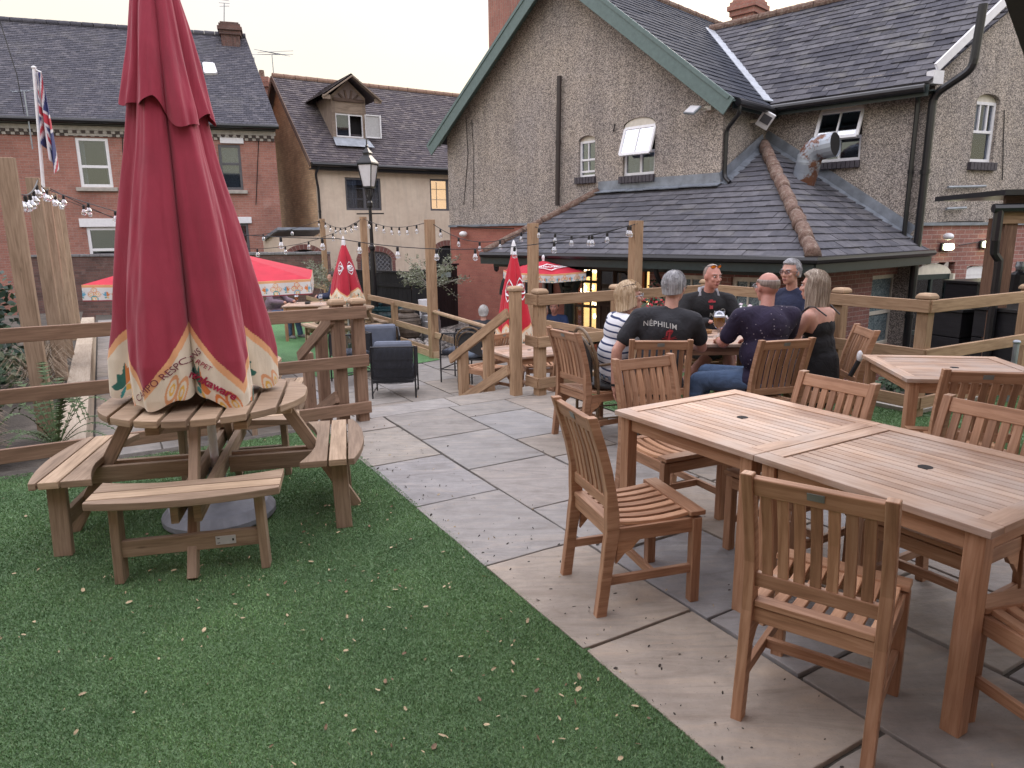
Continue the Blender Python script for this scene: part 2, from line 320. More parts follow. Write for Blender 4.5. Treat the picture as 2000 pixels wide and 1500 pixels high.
    def ell(s,c,r,R=I3,n=12,m=8,mi=0):
        c=Vector(c); rg=[]
        for i in range(m+1):
            t=math.pi*(i+.02)/(m+.04)-math.pi/2; rg.append([c+R@Vector((r[0]*math.cos(t)*math.cos(2*math.pi*k/n),r[1]*math.cos(t)*math.sin(2*math.pi*k/n),r[2]*math.sin(t))) for k in range(n)])
        return s.rings(rg,False,True,mi)
    def cap_(s,p0,p1,r0,r1=None,n=12):
        p0,p1=Vector(p0),Vector(p1); r1=r0 if r1 is None else r1; B=basis(p1-p0) if (p1-p0).length>1e-6 else I3; d=(p1-p0).length; rg=[]
        pr=[(math.cos(t)*r0,-math.sin(t)*r0) for t in (1.5,1.1,.7,.35,0)]+[(math.cos(t)*r1,d+math.sin(t)*r1) for t in (0,.35,.7,1.1,1.5)]
        for r,y in pr: rg.append([p0+B@Vector((r*math.cos(2*math.pi*k/n),y,-r*math.sin(2*math.pi*k/n))) for k in range(n)])
        return s.rings(rg)
    def build(s,name,mats,parent=None,smooth=False,bevel=0,world=False,label=None,flat_uv=False):
        me=bpy.data.meshes.new(name); me.from_pydata(s.v,[],s.f)
        mats=mats if isinstance(mats,(list,tuple)) else [mats]
        for m in mats: me.materials.append(m)
        ul=me.uv_layers.new(name='UVMap'); ul.data.foreach_set('uv',[c for q in s.uv for p in q for c in p])
        me.polygons.foreach_set('material_index',s.mi)
        if smooth: me.polygons.foreach_set('use_smooth',[True]*len(s.f))
        me.update(); o=bpy.data.objects.new(name,me); COL.objects.link(o)
        if bevel:
            b=o.modifiers.new('bevel','BEVEL'); b.width=bevel; b.segments=2; b.limit_method='ANGLE'; b.angle_limit=R_(40)
        if parent is not None:
            o.parent=parent
            if world: o.matrix_parent_inverse=wmat(parent).inverted()
        if label: o['label']=label
        return o
def wmat(o):
    if o is None: return Matrix.Identity(4)
    m=Matrix.LocRotScale(o.location,o.rotation_euler,o.scale)
    return wmat(o.parent)@o.matrix_parent_inverse@m if o.parent else m
def tag(o,label,cat,group=None):
    o['label']=label; o['category']=cat
    if group: o['group']=group
    return o
def struct(o,kind='structure'): o['kind']=kind; return o
def thing(name,label,cat,loc=(0,0,0),rz=0,group=None):
    o=bpy.data.objects.new(name,None); COL.objects.link(o); o.location=loc; o.rotation_euler=(0,0,rz); o.empty_display_size=.1
    return tag(o,label,cat,group)
def dup(root,loc,rz,label=None,group=None,scale=1):
    def cp(o,par):
        c=o.copy(); COL.objects.link(c)
        if par is not None: c.parent=par
        for ch in kids.get(o.name,[]): cp(ch,c)
        return c
    kids={}
    for o in COL.objects:
        if o.parent: kids.setdefault(o.parent.name,[]).append(o)
    r=cp(root,None); r.location=loc; r.rotation_euler=(0,0,rz); r.scale=(scale,)*3
    if label: r['label']=label
    if group: r['group']=group
    return r
def place(root,loc,rz=0): root.location=loc; root.rotation_euler=(0,0,rz); return root
# the garden's own grid: a runs away down the paving, b across it
AV=Vector((-.5,.8660,0)); BV=Vector((.8660,.5,0))
def ab(a,b,z=0): return AV*a+BV*b+Vector((0,0,z))
RAB=math.atan2(BV.y,BV.x)       # rotation of local x onto b
# text as mesh triangles in a flat frame (x right, y up)
def textmesh(body,size,extr=0,bold=0,shear=0,spacing=1):
    c=bpy.data.curves.new('t','FONT'); c.body=body; c.size=size; c.extrude=extr; c.offset=bold; c.align_x='CENTER'; c.align_y='CENTER'; c.resolution_u=3; c.shear=shear; c.space_character=spacing
    o=bpy.data.objects.new('t',c); COL.objects.link(o); bpy.context.view_layer.update()
    me=bpy.data.meshes.new_from_object(o.evaluated_get(bpy.context.evaluated_depsgraph_get()))
    v=[p.co.copy() for p in me.vertices]; f=[list(p.vertices) for p in me.polygons]
    bpy.data.objects.remove(o); bpy.data.curves.remove(c); bpy.data.meshes.remove(me); return v,f
def rawmesh(name,v,f,mat,parent=None,world=False,smooth=False):
    me=bpy.data.meshes.new(name); me.from_pydata([tuple(p) for p in v],[],f); me.materials.append(mat); me.update()
    if smooth: me.polygons.foreach_set('use_smooth',[True]*len(f))
    o=bpy.data.objects.new(name,me); COL.objects.link(o)
    if parent is not None:
        o.parent=parent
        if world: o.matrix_parent_inverse=wmat(parent).inverted()
    return o
def clip(poly,a,b,c):   # keep a*x+b*y<=c
    out=[]
    for i in range(len(poly)):
        p,q=poly[i],poly[(i+1)%len(poly)]; dp,dq=a*p[0]+b*p[1]-c,a*q[0]+b*q[1]-c
        if dp<=0: out.append(p)
        if dp*dq<0: t=dp/(dp-dq); out.append((p[0]+t*(q[0]-p[0]),p[1]+t*(q[1]-p[1])))
    return out
def clip_convex(poly,region):
    n=len(region); ar=sum(region[i][0]*region[(i+1)%n][1]-region[(i+1)%n][0]*region[i][1] for i in range(n))
    for i in range(n):
        p,q=region[i],region[(i+1)%n]; dx,dy=q[0]-p[0],q[1]-p[1]
        if ar<0: dx,dy=-dx,-dy
        poly=clip(poly,dy,-dx,dy*p[0]-dx*p[1])
        if len(poly)<3: return []
    return poly
def grass_field(name,regions,z,dens,hgt,mat,parent=None):
    """many separate blades on convex regions given in world xy"""
    P=[]
    for reg in regions:
        xs=[p[0] for p in reg]; ys=[p[1] for p in reg]; A=(max(xs)-min(xs))*(max(ys)-min(ys)); n=int(A*dens)
        q=np.stack([RNG.uniform(min(xs),max(xs),n),RNG.uniform(min(ys),max(ys),n)],1)
        ar=sum(reg[i][0]*reg[(i+1)%len(reg)][1]-reg[(i+1)%len(reg)][0]*reg[i][1] for i in range(len(reg))); sg=1 if ar>0 else -1
        for i in range(len(reg)):
            a,b=reg[i],reg[(i+1)%len(reg)]; q=q[sg*((b[0]-a[0])*(q[:,1]-a[1])-(b[1]-a[1])*(q[:,0]-a[0]))>=0]
        P.append(q)
    q=np.concatenate(P); 
    d=np.hypot(q[:,0],q[:,1]-0); keep=RNG.random(len(q))<np.clip(2.6/np.maximum(d,.1),.12,1)**1.2; q=q[keep]; d=d[keep]; n=len(q)
    th=RNG.uniform(0,2*np.pi,n); w=(.0011+.0006*d)*1.0; h=hgt*RNG.uniform(.6,1.15,n); ln=RNG.normal(0,.45,(n,2))*h[:,None]
    v=np.zeros((n,3,3)); v[:,0,:2]=q+np.stack([np.cos(th),np.sin(th)],1)*w[:,None]; v[:,1,:2]=q-np.stack([np.cos(th),np.sin(th)],1)*w[:,None]; v[:,2,:2]=q+ln
    v[:,:,2]=z; v[:,2,2]+=h
    me=bpy.data.meshes.new(name); me.vertices.add(n*3); me.vertices.foreach_set('co',v.ravel()); me.loops.add(n*3); me.loops.foreach_set('vertex_index',np.arange(n*3)); me.polygons.add(n); me.polygons.foreach_set('loop_start',np.arange(n)*3); me.materials.append(mat); me.update(calc_edges=True); me.validate()
    o=bpy.data.objects.new(name,me); COL.objects.link(o); return o
# ------------------------------------------------------------------ ground
LO=-.5                                                    # level of the lower patio
def ground_mat():
    b=NB('earth'); v=b.coord('Object'); b.col(b.ramp(b.noise(v,3,8,.7),[(.35,(.035,.028,.022)),(.55,(.07,.058,.045)),(.7,(.12,.10,.08))])); b.set('Roughness',.95); b.bump(b.noise(v,30,6),.7,.02); return b.m
def gravel_mat():
    b=NB('pale_gravel'); v=b.coord('Object'); d=b.n('ShaderNodeTexVoronoi'); d.inputs['Scale'].default_value=16; b.l(v,d.inputs['Vector'])
    s=b.n('ShaderNodeSeparateColor'); b.l(d.outputs['Color'],s.inputs[0]); c=b.ramp(s.outputs[0],[(0,(.13,.115,.10)),(.5,(.30,.27,.24)),(1,(.45,.42,.38))]); c=b.mix(b.ramp(d.outputs['Distance'],[(.4,0),(.75,.85)]),c,(.03,.027,.024)); b.col(c); b.set('Roughness',.95); b.bump(d.outputs['Distance'],-.9,.03); return b.m
def turf(name,c0,c1,c2):
    b=NB(name); v=b.coord('Object'); f=b.noise(v,130,3,.6); c=b.ramp(f,[(.3,c0),(.5,c1),(.72,c2)]); c=b.mix(1.,c,b.ramp(b.noise(v,1.6,5,.6),[(.3,(.72,.74,.75)),(.7,(1.15,1.12,1.1))]),'MULTIPLY'); b.col(c); b.set('Roughness',.8); b.bump(f,.8,.01); return b.m
TURF=turf('artificial_turf',(.055,.11,.045),(.085,.155,.062),(.12,.205,.09)); TURFL=turf('lower_turf',(.05,.14,.05),(.09,.22,.08),(.13,.29,.11))
def blade_mat():
    b=NB('turf_blade'); i=b.island(); c=b.ramp(i,[(0,(.125,.245,.095)),(.35,(.15,.285,.115)),(.65,(.18,.325,.135)),(.9,(.21,.35,.16)),(.97,(.25,.33,.17))])
    v=b.coord('Object'); c=b.mix(1.,c,b.ramp(b.noise(v,1.3,5,.65),[(.32,(.62,.66,.70)),(.68,(1.2,1.15,1.1))]),'MULTIPLY'); b.col(c); b.set('Roughness',.55); return b.m
BLADE=blade_mat()
def paving(name,dusty=0):
    b=NB(name); i=b.island(); v=b.coord('UV')
    c=b.ramp(i,[(0,(.235,.235,.235)),(.2,(.295,.265,.225)),(.4,(.255,.255,.26)),(.6,(.32,.275,.225)),(.8,(.225,.215,.20)),(1,(.285,.245,.205))])
    st=b.noise(b.coord('UV',(1.2,5.5,1)),1.2,5,.65,2.2); c=b.mix(1.,c,b.ramp(st,[(.3,(.80,.77,.74)),(.5,(1,1,1)),(.68,(1.18,1.12,1.05))]),'MULTIPLY')
    c=b.mix(1.,c,b.ramp(b.noise(v,5,7,.7),[(.3,.82),(.7,1.14)]),'MULTIPLY')
    sp=b.ramp(b.noise(v,120,2),[(.66,0),(.75,.5)]); c=b.mix(sp,c,(.07,.06,.055))
    b.col(c); b.set('Roughness',.82); b.bump(b.math('ADD',b.noise(v,7,8,.65),b.math('MULTIPLY',st,.8)),.65,.014); return b.m
PAVE=paving('sandstone_paving'); MORT=plain('dark_mortar',(.085,.075,.062),.95,0,.5,.35,22)
def sheet(name,pts,z,mat,kind='structure'):
    m=MB(); m.face([(p[0],p[1],z) for p in pts],[(p[0],p[1]) for p in pts]); o=m.build(name,mat); struct(o,kind); return o
def P2(*l): return [tuple(ab(a,b)[:2]) for a,b in l]
sheet('ground',[(-150,-60),(150,-60),(150,200),(-150,200)],-1.02,ground_mat())
sheet('lower_patio_mortar',P2((6.3,-.35),(6.3,6.2),(11.4,6.2),(11.4,4.95),(10.6,4.9),(11.6,2.9),(24,2.2),(24,-.35)),LO-.012,MORT)
sheet('courtyard',P2((6.3,5.0),(6.3,30),(24,30),(24,5.0)),LO-.45,MORT)
# upper terrace: a raised block the steps go down from
m=MB(); blk=[(-9,-12),(-9,4.05),(6.45,4.05),(6.45,-12)]
m.prism([tuple(ab(a,b)[:2]) for a,b in [(-9,-14),(-9,12),(3.55,12),(3.55,6.35),(6.12,6.35),(6.12,4.05),(6.39,4.0),(6.39,2.0),(6.1,2.0),(6.1,-14)]],I3,(0,0,-1.01),.995)
struct(m.build('terrace_ground',MORT))
lawn_pts=P2((-9,1.50),(5.95,1.55),(5.85,-.45),(5.85,-1.05),(-9,-14))
sheet('lawn',lawn_pts,-.001,TURF)
sheet('terrace_lawn',P2((-9,4.0),(6.1,4.06),(6.1,6.33),(3.53,6.33),(3.53,12),(-9,12)),-.003,TURF)
def slabs(name,cols,z,mat,jit=.0025,gap=.009,th=.04):
    m=MB()
    for (b0,b1,cuts) in cols:
        for a0,a1 in zip(cuts[:-1],cuts[1:]):
            g=gap*random.uniform(.7,1.3); N=5; pts=[]
            def edge(p,q):
                for k in range(N): t=k/N; w=random.uniform(-1,1)*.003; pts.append((p[0]+(q[0]-p[0])*t+w,p[1]+(q[1]-p[1])*t+w))
            lo,hi=(a0+g,b0+g),(a1-g,b1-g)
            edge((lo[0],lo[1]),(lo[0],hi[1])); edge((lo[0],hi[1]),(hi[0],hi[1])); edge((hi[0],hi[1]),(hi[0],lo[1])); edge((hi[0],lo[1]),(lo[0],lo[1]))
            poly=[tuple(ab(a,b)[:2]) for a,b in pts]; m.prism(poly,I3,(0,0,z-th+random.uniform(-jit,jit)),th)
    o=m.build(name,mat,bevel=.004); struct(o); return o
def cuts(a0,a1,st,off):
    l=[a0]; x=a0+off
    while x<a1-.15: l.append(x); x+=st*random.choice((1,1,.7,1.05))
    return l+[a1]
top=6.05
slabs('terrace_paving',[(1.5,2.1,[-2,-1.1,-.2,.7,1.15,2.05,2.9,3.82,4.72,5.65,top]),(2.1,2.77,[-2,-1,0,.6,1.49,1.96,2.69,3.42,4.28,5.15,top]),(2.77,3.4,[-2,-.5,.2,1.1,1.75,2.4,3.3,4.2,4.75,5.6,top]),(3.4,4.02,[-2,-.8,.3,.95,1.8,2.7,3.2,4.1,5.0,top]),
  (4.02,4.72,[-2,-1.3,-.5,.4,1.2]),(4.72,5.4,[-2,-1.2,-.3,.6,1.2])],.004,PAVE)
# edge band of long slabs and the three steps down, each a real riser
m=MB()
def slabab(m,a0,a1,b0,b1,z0,z1,g=.006):
    m.prism([tuple(ab(a,b)[:2]) for a,b in [(a0+g,b0+g),(a0+g,b1-g),(a1-g,b1-g),(a1-g,b0+g)]],I3,(0,0,z0),z1-z0)
for k,(z,a0) in enumerate([(0.003,top),(LO+.34,6.42),(LO+.17,6.78)]):
    bl=[(1.98,2.9,4.0),(1.98,2.5,3.2,4.0),(1.98,2.7,3.4,4.0)][k]
    for b0,b1 in zip(bl[:-1],bl[1:]): slabab(m,a0,a0+.4,b0,b1,z-.06,z)
    if k==0:
        for b0,b1 in zip((1.5,1.98,2.6,3.3,4.0),(1.98,2.6,3.3,4.0,4.1)): pass
struct(m.build('steps',PAVE,bevel=.004))
m=MB()
for z0,z1,a in ((LO+.28,-.06,6.40),(LO+.11,LO+.28,6.76),(LO-.02,LO+.11,7.12)): m.prism([tuple(ab(*q)[:2]) for q in [(a-.4,2.0),(a-.4,3.98),(a,3.98),(a,2.0)]],I3,(0,0,z0),z1-z0)
struct(m.build('step_risers',plain('pale_stone_riser',(.30,.27,.235),.9,0,.4,.2)))
lc=[]; b0=-.3
for w in (.62,.9,.62,.6,.9,.62,.6,.62,.9,.6):
    a1=11.3 if b0>2.7 else 22
    lc.append((b0,b0+w,cuts(6.3 if b0>4 else (6.15 if b0<1.9 else 7.12),a1,.9,random.uniform(.3,.9)))); b0+=w
slabs('lower_patio',lc,LO,PAVE)
sheet('lower_lawn',P2((10.5,2.75),(11.1,4.95),(11.6,4.98),(23.5,4.98),(23.5,2.2),(17.3,2.3),(13.2,2.3)),LO+.012,TURFL)
sheet('gravel',P2((11.4,4.95),(25,4.95),(25,9),(17,9),(11.4,7.2)),LO-.005,gravel_mat())
tl=[(-4.2,1.0),(-.2,.6),(.55,1.8),(-.45,3.75),(-1.25,5.15),(-3.9,5.0)]
go=grass_field('grass',[P2((-1.5,1.50),(5.95,1.55),(5.9,-1.6),(4.4,-4.2),(-1.5,-3.2)),P2((.3,4.03),(6.08,4.08),(6.08,6.3),(3.5,6.3),(2,6.5)),P2((.3,6.5),(3.5,6.36),(3.5,9),(.3,9))],.0,46000,.0085,BLADE); struct(go,'stuff')
# planting bed, sleepers, bed soil
sheet('planting_bed',P2((6.0,-6),(6.0,-.55),(20,-.55),(20,-6)),-.07,MAT['earth'])
sheet('bed_front_soil',P2((5.85,-6),(5.85,-.9),(6.02,-.9),(6.02,-6)),-.07,MAT['earth'])
w=thing('sleeper_edging','pale timber sleepers edging the planting bed beside the narrow slab path','edging',ab(8,-.43,LO),RAB)
for a0,a1 in ((6.15,8.5),(8.5,10.9),(10.9,13.3),(13.3,15.7),(15.7,18.0)):
    m=MB(); m.bar(ab(a0+.004,-.42,-.13),ab(a1-.004,-.42,-.13),.24,.2); m.bar(ab(a0+.004,-.42,-.34),ab(a1-.004,-.42,-.34),.23,.2); m.build('sleeper',SLEEPER,w,bevel=.008,world=True)
# left-over litter: dry leaves, sycamore keys, dirt specks
def litter():
    me=MB(); rnd=random.Random(3)
    cl=[(-1.1,2.9),(-.2,2.2),(-.5,2.9),(-2.2,2.5),(-1.7,3.1),(.1,1.9),(-.9,3.7)]
    def leaf(x,y,z,s):
        th=rnd.uniform(0,6.3); c,sn=math.cos(th),math.sin(th); cu=rnd.uniform(.0,.012); L=s*rnd.uniform(.7,1.3); Wd=L*rnd.uniform(.12,.32); tw=rnd.uniform(-.4,.4)
        pts=[(-L/2,0,0),(-L/4,Wd,cu*.6),(L/4,Wd*.8,cu),(L/2,0,cu*.7),(L/4,-Wd*.7,cu*.4),(-L/4,-Wd,.0)]
        me.face([(x+c*p-sn*q,y+sn*p+c*q,z+.006+r+q*tw*.3) for p,q,r in pts],mi=rnd.choice((0,0,0,1)))
    for k in range(560):
        if rnd.random()<.45: c=rnd.choice(cl); x,y=c[0]+rnd.gauss(0,.35),c[1]+rnd.gauss(0,.28)
        else: a=rnd.uniform(-1,5.9); b=rnd.uniform(-1.6,1.5); p=ab(a,b); x,y=p.x,p.y
        bb=x*.866+y*.5
        if bb>1.46: continue
        leaf(x,y,.004,rnd.choice((.010,.014,.020,.026)))
    for k in range(520):
        a=rnd.uniform(-.5,6.0); b=1.52+abs(rnd.gauss(0,.28)) if rnd.random()<.6 else rnd.uniform(1.5,5.2); p=ab(a,b)
        s=rnd.choice((.004,.005,.006,.009,.014,.007)); leaf(p.x,p.y,.0,s*1.4); me.mi[-1]=rnd.choice((2,2,2,0))
    o=me.build('fallen_leaves',[plain('dry_leaf',(.42,.33,.20),.8,0,0,.4,40),plain('brown_leaf',(.19,.12,.07),.8,0,0,.4,40),plain('dirt_crumb',(.035,.028,.022),.9)]); struct(o,'stuff')
litter()
# ------------------------------------------------------------------ building helpers
class Fac:
    """a vertical wall plane: origin on the ground, d runs to the right as seen from outside"""
    def __init__(s,P0,d):
        s.o=Vector((P0[0],P0[1],0)); s.d=Vector((d[0],d[1],0)).normalized(); s.n=Vector((s.d.y,-s.d.x,0)); s.R=Matrix((s.d,Vector((0,0,1)),s.n)).transposed()
    def P(s,a,z,off=0): return s.o+s.d*a+Vector((0,0,z))+s.n*off
    def px(s,x,y):
        p=pP(x,y,s.o,s.n)-s.o; return p.dot(s.d),p.z
    def wall(s,m,a0,a1,z0,z1,holes=(),mi=0,rev=.1,off=0,rmi=None):
        xs=sorted({a0,a1,*[h[0] for h in holes],*[h[1] for h in holes]}); zs=sorted({z0,z1,*[h[2] for h in holes],*[h[3] for h in holes]})
        xs=[x for x in xs if a0<=x<=a1]; zs=[z for z in zs if z0<=z<=z1]
        for x0,x1 in zip(xs,xs[1:]):
            for y0,y1 in zip(zs,zs[1:]):
                cx,cz=(x0+x1)/2,(y0+y1)/2
                if any(h[0]<cx<h[1] and h[2]<cz<h[3] for h in holes): continue
                m.face([s.P(x0,y0,off),s.P(x1,y0,off),s.P(x1,y1,off),s.P(x0,y1,off)],[(x0,y0),(x1,y0),(x1,y1),(x0,y1)],mi)
        for h in holes:
            q=[(h[0],h[2]),(h[1],h[2]),(h[1],h[3]),(h[0],h[3])]
            for i in range(4):
                a,b=q[i],q[(i+1)%4]; m.face([s.P(*a,off),s.P(*a,off-rev),s.P(*b,off-rev),s.P(*b,off)],[(a[0],a[1]),(a[0]+rev,a[1]),(b[0]+rev,b[1]),(b[0],b[1])],mi if rmi is None else rmi)
    def poly(s,m,pts,mi=0,off=0): m.face([s.P(a,z,off) for a,z in pts],pts,mi)
    def slab(s,m,a0,a1,z0,z1,o0,o1,mi=0):
        m.box((s.P((a0+a1)/2,(z0+z1)/2,(o0+o1)/2)),(a1-a0,z1-z0,o1-o0),s.R,mi)
    def bar(s,m,p,q,w,dp,off,mi=0):
        a,b=s.P(*p,off),s.P(*q,off); m.bar(a,b,w,dp,s.n,mi)
    def arch(s,m,a0,a1,zs,zt,off,th,mi=0,out=True,top=None):
        """corner pieces above a segmental arch (zs springing, zt crown)"""
        n=10; w=(a1-a0)/2; c=(a0+a1)/2
        cur=[(c-w*math.cos(math.pi*k/n),zs+(zt-zs)*math.sin(math.pi*k/n)) for k in range(n+1)]
        if out:
            t=zt+.004 if top is None else top
            for seg in (cur[:n//2+1],cur[n//2:]):
                if seg[0][0]<c-w*.5: poly=seg+[(a0,t)]
                else: poly=[seg[0]]+seg[1:]+[(a1,t)]; poly=[(c,t)]+seg+[(a1,t)] if False else seg+[(a1,t)]
                m.prism([(x,z) for x,z in poly],s.R,s.o+s.n*(off-th),th,mi,uvs=0)
        else: m.prism(cur,s.R,s.o+s.n*(off-th),th,mi,uvs=0)
        return cur
    def archring(s,m,a0,a1,zs,zt,off,hgt,mi=0):
        n=14; w=(a1-a0)/2; c=(a0+a1)/2
        for k in range(n):
            q=[]
            for kk,hh in ((k,0),(k+1,0),(k+1,hgt),(k,hgt)):
                t=math.pi*kk/n; q.append((c-(w+hh*.8)*math.cos(t),zs+(zt-zs+hh)*math.sin(t)))
            m.face([s.P(x,z,off) for x,z in q],[(k*.075,0),((k+1)*.075,0),((k+1)*.075,.22),(k*.075,.22)],mi)
def window(parent,F,a0,a1,z0,z1,fm,bars=(),trans=(),fw=.06,depth=.08,curtain=0,lead=0,glass=None,pts=None,lit=None,name='window',label=None,sub=True):
    """frame set back in the wall, glass pane, what shows behind it"""
    m=MB(); o=-depth
    for p,q in (((a0+fw/2,z0),(a0+fw/2,z1)),((a1-fw/2,z0),(a1-fw/2,z1))): F.bar(m,p,q,fw,.05,o)
    for z in (z0+fw/2,z1-fw/2): F.bar(m,(a0+fw,z),(a1-fw,z),fw,.05,o)
    for t in trans: F.bar(m,(a0+fw,t),(a1-fw,t),fw*.9,.048,o)
    for t in bars:
        b0,b1=z0+fw,z1-fw
        if isinstance(t,tuple): t,b0,b1,ww=t
        else: ww=fw*.6
        F.bar(m,(t,b0),(t,b1),ww,.046,o)
    fr=m.build(name,fm,parent,bevel=.004,world=True,label=label)
    g=MB(); F.slab(g,a0+fw*.8,a1-fw*.8,z0+fw*.8,z1-fw*.8,o-.012,o-.004); g.build('pane',glass or GLASS,fr,world=True)
    b=MB(); F.poly(b,[(a0-.02,z0-.02),(a1+.02,z0-.02),(a1+.02,z1+.02),(a0-.02,z1+.02)],off=-depth-.28); b.build('room_behind',lit or DARKROOM,fr,world=True)
    if curtain:
        c=MB(); W_=a1-a0
        for side in ((0,curtain) , (1-curtain*.8,1)) if curtain<.5 else ((0,1),):
            n=max(6,int(40*(side[1]-side[0]))); pts_=[(a0+W_*(side[0]+(side[1]-side[0])*k/n),-.04*(k%2)-depth-.1-.01*math.sin(k*1.7)) for k in range(n+1)]
            for p,q in zip(pts_,pts_[1:]): c.face([F.P(p[0],z0,p[1]),F.P(q[0],z0,q[1]),F.P(q[0],z1,q[1]),F.P(p[0],z1,p[1])])
        c.build('curtain',CURT,fr,world=True)
    if lead:
        l=MB(); W_,H_=a1-a0-2*fw,z1-z0-2*fw; st=lead; ax0,az0=a0+fw,z0+fw
        k=-H_
        while k<W_:
            for sg in (1,-1):
                p=[(k,0),(k+H_,H_)]; 
                x0,x1=max(k,0),min(k+H_,W_)
                if x1-x0>.02:
                    y0,y1=x0-k,x1-k
                    if sg<0: y0,y1=H_-y0,H_-y1
                    F.bar(l,(ax0+x0,az0+y0),(ax0+x1,az0+y1),.012,.012,o+.004+.003*sg)
            k+=st
        l.build('leading',plain('window_lead',(.25,.26,.28),.5) if 'window_lead' not in MAT else MAT['window_lead'],fr,world=True)
    return fr
def roofplane(m,poly3,sw,gauge,lift=.012,mi=0,jit=.006,miss=0,rnd=.25,ragged=.004):
    """slates laid in courses on a plane given by 3D points (first edge = eave)"""
    P=[Vector(p) for p in poly3]; ds=(P[1]-P[0]).normalized(); n=None
    for q in P[2:]:
        c=ds.cross(q-P[0])
        if n is None or c.length>n.length: n=c
    n.normalize()
    if n.z<0: n=-n
    dt=n.cross(ds).normalized()
    if dt.z<0: dt=-dt
    L=[((q-P[0]).dot(ds),(q-P[0]).dot(dt)) for q in P]
    m.face([P[0]+ds*x+dt*y-n*.01 for x,y in L],L,mi)
    x0,x1=min(q[0] for q in L),max(q[0] for q in L); y0,y1=min(q[1] for q in L),max(q[1] for q in L)
    r=0; y=y0
    while y<y1:
        x=x0-(sw/2 if r%2 else 0)+random.uniform(-.01,.01)
        while x<x1:
            g=.003; dy=random.uniform(-ragged,ragged)
            q=clip_convex([(x+g,y+dy),(x+sw-g,y+dy),(x+sw-g,y+gauge+.01),(x+g,y+gauge+.01)],L)
            if len(q)>=3:
                hz=random.uniform(0,jit)
                Z=lambda yy:(1-(yy-y)/gauge)*lift+.003+hz
                pts=[P[0]+ds*a+dt*b+n*Z(b) for a,b in q]; b_=len(m.v); k=len(q)
                m.v+=[tuple(p) for p in pts]; lo=[P[0]+ds*a+dt*b-n*.004 for a,b in q]; m.v+=[tuple(p) for p in lo]
                ou=random.random()*5; m.f.append([b_+i for i in range(k)]); m.uv.append([(a+ou*.01,b) for a,b in q]); m.mi.append(mi)
                for i in range(k):
                    j=(i+1)%k
                    if abs(q[i][1]-q[j][1])<1e-4 and q[i][1]<y+gauge*.5 or abs(q[i][0]-q[j][0])<1e-4:
                        m.f.append([b_+i,b_+j,b_+k+j,b_+k+i]); m.uv.append([(q[i][0],q[i][1]),(q[j][0],q[j][1]),(q[j][0],q[j][1]-.01),(q[i][0],q[i][1]-.01)]); m.mi.append(mi)
            x+=sw
        y+=gauge; r+=1
def ridge_tiles(m,p0,p1,r,L=.35,lump=0,mi=0):
    p0,p1=Vector(p0),Vector(p1); D=(p1-p0).length; n=max(1,int(D/L)); 
    for k in range(n):
        a=p0.lerp(p1,k/n+.002); b=p0.lerp(p1,(k+1)/n); pts=[a.lerp(b,i/4) for i in range(5)]
        m.tube([p+Vector((random.uniform(-1,1),random.uniform(-1,1),random.uniform(-1,1)))*lump for p in pts],[r*(1.04-.05*i/4)*random.uniform(1-lump*6,1+lump*6) for i in range(5)],12,mi=mi)
def pipe(parent,name,pts,r,mat,brk=1.2,F=None,n=10,round_=.08):
    m=MB(); P=[Vector(p) for p in pts]; Q=[P[0]]
    for i in range(1,len(P)-1):
        a=(P[i-1]-P[i]).normalized(); b=(P[i+1]-P[i]).normalized(); d=min(round_,(P[i-1]-P[i]).length*.45,(P[i+1]-P[i]).length*.45)
        for t in (0,.25,.5,.75,1): Q.append(((P[i]+a*d).lerp(P[i],t)).lerp(P[i].lerp(P[i]+b*d,t),t))
    Q.append(P[-1]); m.tube(Q,r,n)
    for p,q in zip(P,P[1:]):
        L=(q-p).length; k=int(L/brk)
        for i in range(k):
            c=p.lerp(q,(i+.5)/k); d=(q-p).normalized(); m.tube([c-d*.035,c+d*.035],r*1.25,n)
    return m.build(name,mat,parent,smooth=False,world=True)
GZ=-.95
# ------------------------------------------------------------------ the public house
U_=Vector((.7071,-.7071,0)); N_=Vector((.7071,.7071,0)); GR=Vector((3.71,12.72,0)); GL=GR-U_*7.4; KN=.78
IN=GR+N_*1.63; WRp=IN+U_*2.80
pub=thing('public_house','pebbledashed public house with green bargeboards, slate roofs and a lit veranda behind the drinkers','public house',(GR.x,GR.y,GZ))
FG=Fac(GL,U_); FW=Fac(IN,U_); FRt=Fac(GR,N_); E2=Vector((.93,.36,0)).normalized(); FE=Fac(WRp,E2)
WZ=4.07; AZ=WZ+KN*3.7
w1=(4.17,4.60,2.77,3.60); w2=(5.29,6.02,2.71,3.80)
m=MB(); FG.wall(m,0,7.4,1.86,WZ,[w1,w2],0,.12); FG.poly(m,[(0,WZ),(7.4,WZ),(3.7,AZ)],0)
FG.wall(m,0,7.4,GZ,1.86,[],1,off=-.02)
FRt.wall(m,0,1.63,GZ,WZ-.02,[],0)
ww=(.98,1.74,2.80,3.86); FW.wall(m,0,2.80,GZ,4.2,[ww],0,.12)
back=GL+N_*14; Fac(back,-N_).wall(m,0,14,GZ,WZ,[],0)       # far side wall
FR2=Fac(IN+N_*5,N_); FR2.wall(m,0,7.4,GZ,WZ,[],0)
Fac(GR+N_*14,-U_).wall(m,0,7.4,GZ,WZ,[],0)
FG.arch(m,w1[0]-.002,w1[1]+.002,3.50,3.60,.003,.1,0); FG.arch(m,w2[0]-.002,w2[1]+.002,3.66,3.80,.003,.1,0); FW.arch(m,ww[0]-.002,ww[1]+.002,3.72,3.86,.003,.1,0)
